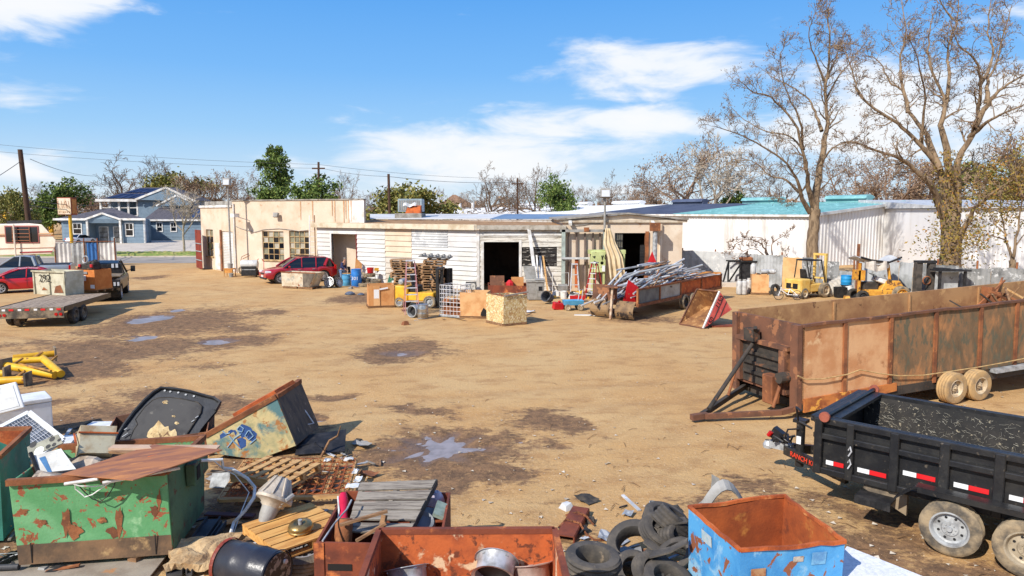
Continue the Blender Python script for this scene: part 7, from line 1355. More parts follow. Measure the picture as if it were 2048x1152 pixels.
p=place(460,553);o=thing('stool','orange plastic stool with pots at the corner of the cream workshop','stool',p);MB().bx(-.35,.35,-.3,.3,.55,.62).bx(-.33,.33,-.28,-.24,.3,.56).build('seat',mat('orange plastic',c(226,160,80),c(200,130,60),scale=4,rough=.6),o);[MB().bx(x-.03,x+.03,y-.03,y+.03,0,.55).build('leg',mWood,o)for x in(-.32,.32)for y in(-.25,.25)];junk('bucket','grey bucket standing on the orange stool','bucket',MB().lathe([(0,0),(.16,0),(.2,.36),(.18,.36),(.15,.03),(0,.03)],14),mGrey,p+Vector((.05,0,.62)));junk('pot','small grey pot on the dirt under the orange stool','pot',MB().lathe([(0,0),(.14,0),(.17,.28),(.15,.28),(0,.05)],14),mGrey,p+Vector((.3,-.5,0)))
p=place(521,553);o=thing('hand_truck','red two-wheeled barrow behind the nose of the ruby car','hand truck',p,.3,rot=(R(-25),0,.3));MB().tube([(-.25,0,.1),(-.25,0,1.3),(-.1,-.1,1.4)],.025,6).tube([(.25,0,.1),(.25,0,1.3),(.1,-.1,1.4)],.025,6).bx(-.3,.3,-.05,.02,.1,.5).build('frame',mRedP,o);[wheel(o,(x,.0,.2),.2,.1,mBlack,mRust,0,-1,rot=(0,R(90),0))for x in(-.3,.3)]
tyre_=lambda lb,p,r,w,rot,m=mTyreDusty:(lambda o:(setattr(o,'location',p),setattr(o,'rotation_euler',rot),tag(o,lb,'tyre','tyres by the shed')))(tyre_mesh(r,w,r*.58).build('tyre',m,smooth=45))
for lb,px,py,z,r,rot in(('tyre standing behind the barbecue',484,549,.34,.34,(R(80),0,.5)),('tyre leaning on the workshop wall above the bonnet of the ruby car',541,548,.5,.38,(R(70),0,.4)),('top tyre of the low stack by the white siding',739.5,569,.62,.36,(.05,0,0)),('second tyre of the low stack by the white siding',731,572,.38,.36,(0,.05,0)),('tyre lying in front of the low stack',751,573,.32,.36,(.1,0,0)),('bottom tyre of the low stack by the white siding',727,574,.13,.37,(0,0,0)),('bottom right tyre under the low stack',744,574,.12,.37,(0,0,0)),('tyre standing behind the taller blue barrel',722,568,.4,.4,(R(80),0,-.5))):tyre_(lb,place(px,py,0)+Vector((0,.2,z)),r,.24,rot)
for lb,px,py,r,rot in(('bright many-spoked wheel leaning toward the camera beside the white bin',659.5,576,.36,(R(70),0,R(-12))),('second chrome wheel standing edge-on behind the many-spoked wheel',677,575,.34,(R(85),0,R(62)))):
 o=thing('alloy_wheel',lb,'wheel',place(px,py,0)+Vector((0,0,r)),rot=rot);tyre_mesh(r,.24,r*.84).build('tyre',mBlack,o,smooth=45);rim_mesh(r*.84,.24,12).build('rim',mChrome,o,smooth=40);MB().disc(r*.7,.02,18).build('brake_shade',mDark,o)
A,a_,L_=site((564,572),(612,574),.14);o=thing('scrap_bin','low battered white and rust bin with sloping end on pallets before the ruby car','bin',A,a_);H=hz(A,544);g=MB();L2=L_+.72
MB().openbox([(0,0,0),(L2-.45,0,0),(L2-.45,1.0,0),(0,1.0,0)],[(-.02,-.02,H),(L2,-.02,H),(L2,1.02,H),(-.02,1.02,H)],.03).build('body',mat('battered white steel',c(220,206,182),c(190,170,140),scale=2,c3=c(150,82,50),s3=2.2,lo3=.57,hi3=.63,c4=c(130,150,150),s4=1.6,rough=.7),o);MB().hexa([(L_-.2,-.03,.02),(L2-.48,-.03,.02),(L2-.48,-.01,.02),(L_-.2,-.01,.02)],[(L_-.2,-.045,H-.02),(L2-.02,-.045,H-.02),(L2-.02,-.025,H-.02),(L_-.2,-.025,H-.02)]).build('end_plate',mat('grey end steel',c(128,118,104),c(96,86,76),scale=3,rough=.8),o);g=MB();g.beam((-.02,-.02,H),(L2,-.02,H),.06,.06);g.build('rim',mRust,o)
for x in(.05,1.2):pallet('pallet','flat pallet under the %s half of the battered white bin'%('left' if x<1 else 'right'),Vector((A.x,A.y,0))+U(a_)*x,a_,1.05,1.0,.13,6,mWoodBr)
barrel('barrel','pale blue barrel behind the standing man',place(691,572)+Vector((0,.3,0)),.3,.72,mBlueL);p=place(713,573);barrel('barrel','tall blue barrel with white number scrawl before the shed doorway',p,.34,1.15,mBlueB);o=bpy.data.objects['barrel.001'];text(o,'301',.3,Matrix.Translation((-.02,-.345,.55))@Matrix.Rotation(R(90),4,'X'),mSprayW)
junk('board','pale board laid from the pale blue barrel to the tall barrel','board',MB().box((0,0,0),(1.1,.35,.03)),mWood,place(701,570)+Vector((0,.2,.76)),(0,0,.2));junk('cardboard','folded orange cardboard standing in the shed doorway','cardboard',MB().hexa([(-.25,0,0),(.25,.1,0),(.25,.2,0),(-.25,.1,0)],[(-.1,.1,1.7),(.3,.15,1.3),(.3,.2,1.3),(-.1,.16,1.7)]),mCard,place(709,568)+Vector((0,.9,0)))
junk('bucket','red bucket on top of the low tyre stack','bucket',MB().lathe([(0,0),(.2,0),(.24,.36),(.22,.36),(.18,.04),(0,.04)],16),mRedP,place(740,569)+Vector((0,.2,.76)),smooth=40);p=place(753,568);o=thing('folding_chair','folded chair with yellow back against the white siding','chair',p+Vector((0,.5,0)),.2);MB().tube([(-.2,0,0),(-.15,.1,.9)],.02,6).tube([(.2,0,0),(.15,.1,.9)],.02,6).tube([(-.2,.3,0),(.18,.0,.5)],.02,6).build('frame',mSteel,o);MB().bx(-.22,.22,.05,.12,.85,1.05).build('back',mYel,o)
junk('bag','dark green bag standing by the white siding left of the stacked pallets','bag',MB().hexa([(-.26,-.15,0),(.26,-.15,0),(.26,.15,0),(-.26,.15,0)],[(-.06,-.05,.75),(.16,-.05,.8),(.16,.05,.8),(-.06,.05,.75)]),mat('bottle green cloth',c(40,104,84),c(150,170,150),scale=5,lo=.5,hi=.6,rough=.8),place(779,573)+Vector((0,.4,0)),bevel=.05);junk('bucket','white bucket beside the dark green bag','bucket',MB().lathe([(0,0),(.15,0),(.18,.4),(.16,.4),(0,.04)],14),mWhiteP,place(787,575)+Vector((0,.4,0)))
for px,py,s,lb in((700,589,.32,'crumpled dark plastic bag on the wet patch'),(722,590,.22,'smaller crumpled plastic bag on the wet patch')):junk('plastic_bag',lb,'bag',MB().lathe([(0,0),(s,.02),(s*.9,s*.3),(s*.4,s*.55),(0,s*.5)],7),mat('slate plastic bag',c(110,116,128),c(70,74,84),scale=8,rough=.3,bump=.6,bs=9),place(px,py))
A,a_,L_=site((738,617),(789,615));o=carton('carton','brown cardboard box with white label left of the stepladder','box',A,a_,L_,1.1,hz(A,571),mCard,'cardboard boxes in the yard');H=hz(A,571);MB().bx(L_*.2,L_*.4,-.04,-.035,.5,.95).build('label_sheet',mTapeW,o);MB().beam((L_*.42,-.045,H*.82),(L_*.75,-.045,H*.88),.01,.08).build('tape',mTapeW,o);MB().bx(L_*.18,L_*.43,-.036,-.03,.13,H-.02).build('pale_strip',mCard2,o)
A,a_,L_=site((921,637),(974,638));o=carton('carton','pale cardboard box with torn hole beside the wire cage','box',A,a_,L_,1.1,hz(A,585),mCard2,'cardboard boxes in the yard');MB().add([(L_*.76,-.04,.15),(L_*.99,-.04,.13),(L_*.98,-.04,.4),(L_*.88,-.04,.52),(L_*.78,-.04,.3)],[(0,1,2,3,4)]).build('torn_hole',mSpray,o)
Bc,Lc,Rc=at(1007,648,.1),at(973,640,.1),at(1053,643.5,.1);O=Vector((Bc.x,Bc.y,0));e1,e2=Lc-Bc,Rc-Bc;H=hz(at(1007,648),591);bq=[Vector((0,0,.1)),e2+Vector((0,0,.1)),e1+e2+Vector((0,0,.1)),e1+Vector((0,0,.1))];tq=[v*1.0+Vector((RND.uniform(-.04,.04),RND.uniform(-.04,.04),H-.1+RND.uniform(-.05,.05)))for v in bq]
o=thing('chipboard_box','dented yellow chipboard box with rusty contents nearest the camera','box',O);MB().openbox(bq,tq,.03,.7).build('body',mat('chipboard',c(222,196,138),c(190,150,96),scale=6,lo=.4,hi=.6,c3=c(238,224,184),s3=14,lo3=.52,hi3=.58,rough=.9,bump=.4,bs=20),o);g=MB();[g.beam(bq[i]*.99+Vector((0,0,-.05)),bq[(i+1)%4]*.99+Vector((0,0,-.05)),.1,.09)for i in range(4)];g.build('pallet_base',mWoodBr,o)
junk('cardboard','brown cardboard and rusty scraps piled in the chipboard box','cardboard',MB().sheet(8,6,lambda u,v:(e1*(.1+.8*u)+e2*(.1+.8*v)+Vector((0,0,.08*math.sin(u*8+v*5)+.1*RND.random())))),mRust,O+Vector((0,0,H-.12)));junk('plank','grey plank along the rim of the chipboard box','plank',MB().beam(e2*.05+Vector((0,0,0)),e2*1.05+Vector((0,0,.1)),.12,.05),mWoodGrey,O+Vector((0,-.02,H+.05)))
p=place(998,601);o=thing('steel_box','rust-red open box with cardboard flaps behind the chipboard box','box',p+Vector((-.6,.4,0)),.05);MB().openbox([(0,0,0),(2.3,0,0),(2.3,1,0),(0,1,0)],[(0,0,.8),(2.3,0,.75),(2.3,1,.85),(0,1,.85)],.03,.5).build('body',mBoxR,o);MB().sheet(6,2,lambda u,v:(.1+.8*u,.3+.1*v,.7+.6*v)).build('flap',mPan4,o);MB().sheet(6,2,lambda u,v:(1.3+.7*u,.6,.7+.5*v)).build('flap',mCard,o);junk('bag','red plastic bag in the rust-red open box','bag',MB().lathe([(0,0),(.25,.1),(.22,.35),(.08,.5),(0,.48)],8),mRedP,p+Vector((.6,.9,.55)))
def stepladder(label,fl,fr,topz,rail,n=7,depth=1.0,tw=.38,lean=.42):
 A,B=at(*fl),at(*fr);a_=head(A,B);Lw=(B-A).length;o=thing('stepladder',label,'ladder',A,a_,'stepladders');x0,x1=(Lw-tw)/2,(Lw+tw)/2
 for(a,b)in((0,x0),(Lw,x1)):MB().beam((a,0,0),(b,lean,topz),.03,.09).build('front_rail',rail,o);MB().beam((a,depth,0),(b,lean+.12,topz-.05),.03,.05).build('back_rail',rail,o)
 for i in range(n):t=(i+1)/(n+1);MB().bx(x0*t+.01,Lw+(x1-Lw)*t-.01,lean*t-.03,lean*t+.09,topz*t-.02,topz*t+.02).build('step',mAlu,o)
 MB().bx(x0-.03,x1+.03,lean-.12,lean+.18,topz,topz+.06).build('top_cap',mAlu,o);return o
stepladder('tall stepladder with aluminium steps in front of the yellow forklift',(810,630),(839,629),2.5,mat('pink fibreglass',c(206,150,150),c(186,120,124),scale=4,rough=.6));stepladder('red-sided stepladder beside the green cabinet',(1169,598),(1189,600),2.0,mRedF,6,.9,.3);stepladder('small aluminium stepladder with grey top against the beam rack',(1141,590),(1159,590),1.75,mAlu,2,.7,.3)
o=thing('leaning_ladder','wooden extension ladder leaning on the roof edge of the shed','ladder',place(632,556));zt=4.6
for x in(-.2,.25):MB().beam((x,-.9,0),(x*.8-.15,-.1,zt),.05,.1).build('rail',mTrimW if x<0 else mWoodBr,o)
[MB().cyl((-.2-.15*t+.04*t,-.9+.8*t,zt*t),(.25-.2*t,-.9+.8*t,zt*t),.02,n=6).build('rung',mTrimW,o)for t in[i/12 for i in range(1,12)]]
p=place(829,634);o=thing('wheel_drum','hollow grey steel drum lying open end out below the tall stepladder','drum',p+Vector((0,0,.28)),rot=(R(88),0,R(-30)));MB().lathe([(.2,-.2),(.28,-.22),(.29,0),(.28,.22),(.24,.22),(.22,0),(.2,-.15)],22).build('shell',mSteel,o,smooth=40);MB().lathe([(0,.02),(.22,.02)],22).build('hub_plate',mDark,o)
barrel('can','shiny dented metal can right of the hollow steel drum',place(846,637),.25,.66,mat('shiny tin',c(206,204,200),c(160,156,150),scale=5,rough=.25,metal=.8),cat='can')
def forklift(label,loc,rz,paint,guard,big=False):
 o=thing('forklift',label,'forklift',loc,rz,'forklifts');k=1.0
 MB().prism([(-1.25,-.5),(-1.1,-.56),(-.4,-.56),(-.4,.56),(-1.1,.56),(-1.25,.5)],.3,1.1).build('counterweight',paint,o,bevel=.06,seg=2);MB().bx(-.4,.95,-.52,.52,.35,.78).build('body',paint,o,bevel=.04);MB().bx(-.35,.1,-.4,.4,.78,1.02).build('engine_cover',mDark if not big else paint,o,bevel=.04)
 [MB().bx(-1.262,-1.252,y-.16,y+.16,.55,.85).build('vent',mSpray,o)for y in(-.22,.22)]
 MB().bx(-.3,.15,-.24,.24,1.02,1.12).hexa([(-.3,-.24,1.1),(-.2,-.24,1.1),(-.2,.24,1.1),(-.3,.24,1.1)],[(-.42,-.2,1.62),(-.34,-.2,1.62),(-.34,.2,1.62),(-.42,.2,1.62)]).build('seat',mDark,o,bevel=.03)
 MB().tube([(.75,0,.78),(.55,0,1.2)],.03,6).lathe([(.16,-.012),(.18,0),(.16,.012),(.15,0)],16,Matrix.Translation((.53,0,1.22))@Matrix.Rotation(R(-60),4,'Y'),True).build('steering_wheel',mDark,o)
 if guard:
  for s in(-1,1):MB().tube([(-.45,s*.5,1.0),(-.3,s*.48,2.1)],.035,6).build('guard_post',guard,o);MB().tube([(.95,s*.5,.78),(.55,s*.48,2.1)],.035,6).build('guard_post',guard,o)
  g=MB();g.tube([(-.3,-.5,2.12),(.55,-.5,2.12),(.55,.5,2.12),(-.3,.5,2.12),(-.3,-.5,2.12)],.04,6);[g.beam((x,-.5,2.12),(x,.5,2.12),.03)for x in(-.1,.1,.3)];g.build('overhead_guard',guard,o)
 mm_=paint if big else mBlkPaint;hm=2.35 if big else 1.9
 for s in(-1,1):MB().bx(1.05,1.2,s*.36-.06,s*.36+.06,.1,hm).build('mast_rail',mm_,o,bevel=.01)
 MB().bx(1.04,1.21,-.42,.42,hm,hm+.12).build('mast_crossbar',mm_,o);MB().bx(1.06,1.18,-.3,.3,1.0,1.1).build('mast_crossbar',mm_,o);MB().bx(1.22,1.28,-.45,.45,.15,.5).build('carriage',mChs,o)
 for s in(-1,1):MB().bx(1.28,2.1,s*.28-.05,s*.28+.05,.08,.13).build('fork',mChs,o)
 rw,rf=(.3,.42)if big else(.26,.32)
 for s in(-1,1):wheel(o,(-.85,s*.5,rw),rw,.2,mTyreDusty,mRimW if big else mSteel,0,s);wheel(o,(.75,s*(.62 if big else .5),rf),rf,.28,mTyreDusty,mRimW if big else mSteel,0,s)
 return o
o=forklift('bright yellow forklift half hidden by the tall stepladder',place(838,613),R(-12),mYel,None);MB().lathe([(0,-.36),(.12,-.34),(.15,-.28),(.15,.28),(.12,.34),(0,.36)],14,Matrix.Translation((-.85,0,1.28))@Matrix.Rotation(R(90),4,'X')).build('gas_bottle',mSteel,o,smooth=40);MB().tube([(1.0,-.3,.4),(1.3,-.25,1.8)],.05,6).tube([(.8,-.3,1.7),(1.3,.1,.5)],.05,6).build('tilt_linkage',mBlkPaint,o)
forklift('sun-bleached yellow forklift with black roll cage under the bare tree',place(1612,594),R(30),mYelPale,mBlkPaint,True)
pp=pallet('pallet','worn pallet in the left tower of stacked pallets',(0,0,0),0,1.2,1.05,.14,7,mat('pallet timber',c(196,156,114),c(150,114,80),scale=4,rough=.9,bump=.2),'stacked pallets by the shed');first=True
for px,py,n,lb in((806,592,14,'worn pallet in the left tower of stacked pallets'),(838,590,12,'worn pallet in the lower middle tower of stacked pallets'),(866,594,15,'worn pallet in the right tower of stacked pallets')):
 b=place(px,py)
 for i in range(n):
  loc=b+Vector((-.6+RND.uniform(-.1,.1)+(.12*(i-n+4)if i>n-4 and px>850 else 0),.3+RND.uniform(-.1,.1),i*.148))+Vector((1.12,0,0));rz=R(90)+RND.uniform(-.14,.1)
  if first:pp.location=loc;pp.rotation_euler=(0,0,rz);first=False
  else:copy_tree(pp,loc,rz,lb,(1.0,RND.uniform(1.05,1.25),1))
 tz=n*.148
o=thing('plastic_pallet','dark grey plastic pallet upside down on the right tower of pallets','pallet',b+Vector((-.35,.25,tz+.03)),-.1,rot=(.02,.06,-.1));MB().bx(-.5,1.3,0,1.1,0,.05).build('deck',mat('dark grey plastic',c(104,102,98),c(76,74,72),scale=4,rough=.7),o);[MB().lathe([(.1,.05),(.085,.17),(0,.17)],10,Matrix.Translation((x,y,0))).build('foot',mGrey,o,smooth=40)for x in(-.35,.05,.45,.8,1.15)for y in(.15,.9)]
o=thing('pipe_bundle','upright black plastic pipes standing right of the pallet towers','pipe',place(895,590)+Vector((0,.3,0)));[MB().cyl((x,y,0),(x,y,1.55),.14,n=12).build('pipe',mDark,o,smooth=40)for x,y in((-.16,0),(.14,.05),(0,-.2))]
A,a_,L_=site((880,629),(921,632),.1);o=thing('wire_cage','white wire cage on a pallet filled with scrap beside the forklift','cage',A,a_);H=hz(A,570);D=1.0
def cageside(p,u,w):
 g=MB();[g.cyl(p+u*w*i/6,p+u*w*i/6+Vector((0,0,H)),.013,n=5)for i in range(7)];[g.cyl(p+Vector((0,0,H*j/7)),p+u*w+Vector((0,0,H*j/7)),.013,n=5)for j in range(8)];g.build('mesh_side',mAlu,o)
cageside(Vector(),Vector((1,0,0)),L_);cageside(Vector((L_,0,0)),Vector((0,1,0)),D);cageside(Vector((0,D,0)),Vector((1,0,0)),L_);cageside(Vector(),Vector((0,1,0)),D);MB().bx(-.05,L_+.05,-.05,D+.05,-.08,-.01).build('base',mSteel,o)
junk('scrap_fill','brown scrap filling the white wire cage','scrap',MB().sheet(7,6,lambda u,v:((.06+.88*u)*L_,.06+.85*v,.5+.25*math.sin(u*7+v*3)*math.sin(v*9)+.1*RND.random())).bx(.08,L_-.08,.1,.9,0,.42),mRust,A,(0,0,a_))
p=place(940,600);o=thing('sign_board','small dark-framed folding board leaning by the wire cage','board',p+Vector((0,.3,0)),-.1);MB().hexa([(-.35,0,0),(.35,0,0),(.35,.04,0),(-.35,.04,0)],[(-.3,.3,.95),(.3,.3,.95),(.3,.34,.95),(-.3,.34,.95)]).build('frame',mDark,o);MB().hexa([(-.29,-.015,.08),(.29,-.015,.08),(.29,.0,.08),(-.29,.0,.08)],[(-.25,.25,.88),(.25,.25,.88),(.25,.27,.88),(-.25,.27,.88)]).build('face',mat('mottled face',c(190,184,172),c(96,92,88),scale=9,rough=.8),o)
for px,lb in((1064,'grey wheeled bin with its lid thrown open'),(1079,'narrow grey wheeled bin right of the open one')):
 o=thing('wheeled_bin',lb,'bin',place(px,600),.1,'wheeled bins');w=.3 if px==1064 else .24;MB().openbox([(-w*.8,-.25,.04),(w*.8,-.25,.04),(w*.8,.25,.04),(-w*.8,.25,.04)],[(-w,-.32,1.08),(w,-.32,1.08),(w,.36,1.08),(-w,.36,1.08)],.02).build('body',mGrey,o,bevel=.02);MB().bx(-w-.03,w+.03,-.36,-.31,1.02,1.1).build('rim',mGrey,o)
 if px==1064:MB().hexa([(-w-.02,.36,1.1),(w+.02,.36,1.1),(w+.02,.4,1.1),(-w-.02,.4,1.1)],[(-w-.14,.5,1.85),(w-.1,.5,1.85),(w-.1,.54,1.85),(-w-.14,.54,1.85)]).build('lid',mGrey,o)
 else:MB().bx(-w-.02,w+.02,-.36,.38,1.11,1.17).build('lid',mGrey,o,bevel=.02);MB().bx(-w*.4,w*.5,-.3,-.27,.55,.8).build('badge',mDark,o)
 [wheel(o,(x,.3,.12),.12,.06,mBlack,mDark,0,1,rot=(0,R(90),0))for x in(-w,w)]
p=place(1101,606);o=thing('plant_pot','tipped dark ribbed pot showing a tan bottom','pot',p+Vector((0,0,.24)),rot=(R(70),0,R(-35)));MB().lathe([(0,.0),(.2,0),(.21,.02)]+[(.21+.09*i/8+(.01 if i%2 else 0),.06+.06*i)for i in range(9)]+[(.27,.52),(.2,.1)],18).build('shell',mat('slate pot',c(96,98,104),c(74,76,82),scale=4,rough=.8),o);MB().disc(.19,-.004,18).build('base_disc',mat('tan base',c(190,148,104),c(160,120,84),scale=5,rough=.9),o)
junk('fuel_can','bright red fuel can on the dirt left of the blue wagon','can',MB().prism([(-.3,-.18),(.26,-.18),(.3,.18),(-.26,.18)],0,.36).bx(-.05,.1,-.06,.06,.36,.46),mRedP,place(1115,619),(.1,.15,.35),bevel=.04);junk('crate','red plastic crate behind the blue wagon','crate',MB().openbox([(-.35,-.2,0),(.35,-.2,0),(.35,.2,0),(-.35,.2,0)],[(-.4,-.24,.3),(.4,-.24,.3),(.4,.24,.3),(-.4,.24,.3)],.03),mRedP,place(1154,603))
o=thing('wagon','small blue garden wagon with grey tyres and silver handle','wagon',place(1146,620),R(8));MB().openbox([(-.46,-.26,.26),(.46,-.26,.26),(.46,.26,.26),(-.46,.26,.26)],[(-.5,-.3,.5),(.5,-.3,.5),(.5,.3,.5),(-.5,.3,.5)],.03,.2).build('tray',mBlueL,o,bevel=.01);[wheel(o,(x,y,.16),.16,.1,mTyreDusty,mRimW,0,int(math.copysign(1,y)),.5)for x in(-.32,.32)for y in(-.3,.3)];MB().tube([(.3,.2,.45),(.42,.35,.95),(.6,.4,1.0),(.5,.25,.5)],.018,6).build('handle',mAlu,o)
for i,(px,pt,px2,w,m,lb)in enumerate(((1073,510,1080,.1,mTrimW,'white board leaning left on the charred boards'),(1080,511,1086,.14,mGreyM,'grey board leaning middle on the charred boards'),(1086,511,1096,.1,mWood,'raw wooden stud leaning right on the charred boards'),(1057,451,1075,.2,mTrimW,'long white board reaching the eave above the wheeled bins'))):
 b=place(px2,588);t=atY(px,pt,43.1 if i<3 else 42.9);tag(MB().beam(b,t,w,.05).build('board',m),lb,'board','boards leaning on the shed')
o=thing('cart_frame','thin white wheeled frame with a grey box between bins and beam rack','cart',place(1122,588));MB().tube([(-.5,0,.1),(-.5,.1,1.25),(.45,.1,1.25),(.45,0,.1)],.02,6).tube([(-.5,0,.5),(.45,0,.5)],.02,6).build('frame',mTrimW,o);MB().box((.1,0,.4),(.55,.4,.3),rx=.2).build('box',mGrey,o);junk('bucket','white bucket beside the tipped ribbed pot','bucket',MB().lathe([(0,0),(.17,0),(.2,.42),(.18,.42),(0,.05)],14),mWhiteP,place(1127,597));junk('tub','cream tub left of the tipped ribbed pot','tub',MB().lathe([(0,0),(.2,0),(.24,.35),(.21,.35),(0,.05)],14),mTrimW,place(1089,600))
rr=random.Random(15);mSlag=[mSteel,mDark,mTrimW,mRust,mWoodBr,mYel]
for i in range(26):
 px=rr.uniform(1108,1185);p=place(px,rr.uniform(590,598));s=rr.uniform(.12,.3);o=MB().hexa([(-s,-s*.6,0),(s,-s*.5,0),(s*.8,s*.6,0),(-s*.9,s*.5,0)],[(-s*.7,-s*.3,s*rr.uniform(.5,1.3)),(s*.6,-s*.4,s),(s*.7,s*.4,s*.8),(-s*.6,s*.3,s)]).build('scrap_piece',mSlag[i%6]);o.location=p;o.rotation_euler=(0,rr.uniform(-.3,.3),rr.uniform(0,3));tag(o,'small scrap piece in the jumble below the beam rack','scrap','jumble below the beam rack')
Yr=at(1160,581).y-.35;q=lambda px,py,dy=0:atY(px,py,Yr+dy);o=thing('beam_rack','steel rack of hanging dark beams against the cream gabled workshop','rack',Vector((q(1127,580).x,Yr,0)));O=o.location
for px,w in((1127,.22),(1209,.14)):t=q(px,459)-O;MB().bx(t.x-w/2,t.x+w/2,-.1,.1,0,t.z).build('upright',mat('pale green steel',c(178,190,180),c(150,158,150),scale=3,rough=.6),o)
MB().beam(q(1120,461.5)-O,q(1213,461.5)-O,.2,.16).build('top_beam',mGrey,o);MB().beam(q(1123,516.5,-.15)-O,q(1180,516.5,-.15)-O,.12,.12).build('lower_beam',mGreyM,o);MB().beam(q(1168,459,-.1)-O,q(1178,459,-.1)-O,.2,.25).build('trolley',mRust,o)
for i,px in enumerate((1137,1153,1170,1186,1200)):t,b_=q(px,466,.22)-O,q(px,575,.22)-O;MB().beam(b_+Vector((0,0,.1)),t,.1,.1,up=(0,1,0)).build('hanging_beam',mat('dark brown steel',c(136,118,106),c(108,92,84),scale=2,rough=.8),o)
MB().beam(q(1153,575,-.05)-O,q(1153,519,-.05)-O,.2,.1).build('orange_beam',mRustOr,o)
mMint=mat('mint green cabinet',c(206,214,150),c(184,190,128),scale=1.5,c3=c(120,110,76),s3=5,lo3=.64,hi3=.7,rough=.7);Yk=Yr-.9;q=lambda px,py,dy=0:atY(px,py,Yk+dy);o=thing('machine_cabinet','pale green machine cabinet on legs with black scrawls','machine',Vector((q(1180,580).x,Yk,0)));O=o.location
a,b=q(1182,545)-O,q(1212,503)-O;MB().bx(a.x,b.x,0,.8,a.z,b.z).build('cabinet',mMint,o,bevel=.02);a2,b2=q(1178,508)-O,q(1252,502)-O;MB().bx(a2.x,b2.x,.1,.7,a2.z,b2.z+.05).build('top_plate',mMint,o);[MB().bx(x-.06,x+.06,.1,.22,0,a2.z).build('leg',mMint,o)for x in(a.x+.1,b.x-.1,b2.x-.1)]
for s_ in([(1186,514),(1190,512),(1188,516)],[(1188,522),(1193,524),(1190,530),(1195,528)],[(1203,511),(1204,520),(1206,510),(1210,518),(1211,509)]):MB().tube([q(*p,-.03)-O for p in s_],.03,4).build('scrawl',mSpray,o)
a,b=q(1204,543)-O,q(1210,531)-O;MB().bx(a.x,b.x,-.03,-.006,a.z,b.z).build('notice',mTapeW,o);MB().lathe([(0,-.04),(.1,-.03),(.1,0),(0,0)],12,YAX(*(q(1204,526)-O))).build('yellow_cap',mYel,o)
Yt=Yr-1.5;q=lambda px,py,dy=0:atY(px,py,Yt+dy);o=thing('tarpaulin','cream tarpaulin hanging in folds from the beam rack','tarpaulin',Vector((q(1230,580).x,Yt,0)));O=o.location
def tf(u,v):
 l_=curve([(0,1213),(.3,1208),(.55,1216),(1,1220)],v);r_=curve([(0,1223),(.3,1234),(.55,1246),(1,1252)],v);p=q(l_+(r_-l_)*u,457+v*103)-O;return p+Vector((0,.3*math.cos(u*19+v*2)*(.15+v*.85)*.55+.5*(1-v),0))
MB().sheet(40,16,tf).build('cloth',mat('cream canvas',c(226,206,170),c(206,182,142),scale=1.4,rough=.95,bump=.15),o,smooth=60,solid=.01)
b=place(1305,583)+Vector((0,-.4,0));o=thing('steel_post','tall grey steel pipe post with rusty bracket before the gabled workshop','post',b);zt=atY(1305,457,b.y).z;MB().cyl((0,0,0),(0,0,zt),.14,n=14).build('post',mSteel,o,smooth=40);MB().bx(-.28,.28,-.2,.3,zt-.15,zt+.35).build('bracket',mRust,o)
ZP=.72;A,B=at(1275,609,ZP),at(1441,573,ZP);h0=head(A,B);PL,PW=(B-A).length,2.3;o=thing('pipe_trailer','rusty open trailer heaped with silver pipes before the gabled workshop','trailer',(A.x,A.y,0),h0);loc=Vector((A.x,A.y,0));mw=Matrix.Translation(loc)@Matrix.Rotation(h0,4,'Z')
fT=Frame(A,B);zt=onwall(1277,578,A,fT.u)[1];xs_=[0]+[fT.x(p)for p in(1321,1363,1404)]+[PL];pm=[mat('grey steel panel',c(130,128,120),c(106,102,96),scale=2,rough=.7),mat('pale grey panel',c(186,180,168),c(156,150,138),scale=2,rough=.7),mRustOr,mRustOr]
for i in range(4):MB().bx(xs_[i]+.03,xs_[i+1]-.03,0,.04,ZP,zt-.03).build('side_panel',pm[i],o)
for x in xs_:MB().bx(x-.05,x+.05,-.05,.045,ZP-.1,zt).build('side_post',mRust,o)
MB().bx(-.05,PL+.05,-.06,-.003,zt-.06,zt+.02).bx(-.05,PL+.05,-.07,-.003,ZP-.12,ZP+.02).build('rail',mRust,o);MB().bx(-.05,PL,PW-.05,PW,zt-.08,zt).bx(0,PL,PW-.04,PW,ZP,ZP+.4).build('far_rail',mRust,o);[MB().bx(x-.04,x+.04,PW-.05,PW,ZP,zt).build('far_post',mRust,o)for x in xs_]
MB().bx(0,PL,.05,PW-.05,ZP-.08,ZP-.02).build('bed',mRust,o);MB().bx(PL,PL+.06,0,PW,ZP-.1,zt+.1).build('end_wall',mat('ochre rust',c(206,140,66),c(170,108,54),scale=2,rough=.9),o)
MB().bx(-.06,0,PW*.45,PW,ZP-.1,zt+.1).build('front_plate',mPan4,o);mBk=mat('worn bucket steel',c(150,120,84),c(110,86,62),scale=2,c3=c(60,50,44),s3=3,rough=.7)
for a,b in((.05,PW*.42),(PW*.55,PW-.05)):MB().sheet(1,7,lambda u,v:(-.05-.28*math.sin(v*2.6),a+(b-a)*u,ZP+.1-.75*v)).build('curved_blade',mBk,o,solid=.03)
MB().beam((-.45,PW*.48,.02),(-.3,PW*.48,zt),.1).build('jack_post',mat('cream rusty post',c(206,186,162),c(160,120,90),scale=4,rough=.8),o);MB().bx(-.5,-.05,PW*.32,PW*.62,zt+.02,zt+.08).build('jack_plate',mPan4,o);wx=fT.x(1368)
for x in(wx,wx+.9):wheel(o,(x,-.08,.37),.37,.24,mTyreDusty,mDark,0,-1);wheel(o,(x,PW+.05,.37),.37,.24,mTyreDusty,mDark,0,1)
rr=random.Random(40);pmesh=[]
for r,m in((.035,mAlu),(.05,mSteel),(.03,mAlu),(.045,mGreyM),(.03,mRust),(.055,mAlu),(.04,mSteel),(.03,mWoodBr)):q=MB().cyl((-.5,0,0),(.5,0,0),r,n=7).build('pipe',m,smooth=40);pmesh.append(q.data);bpy.data.objects.remove(q)
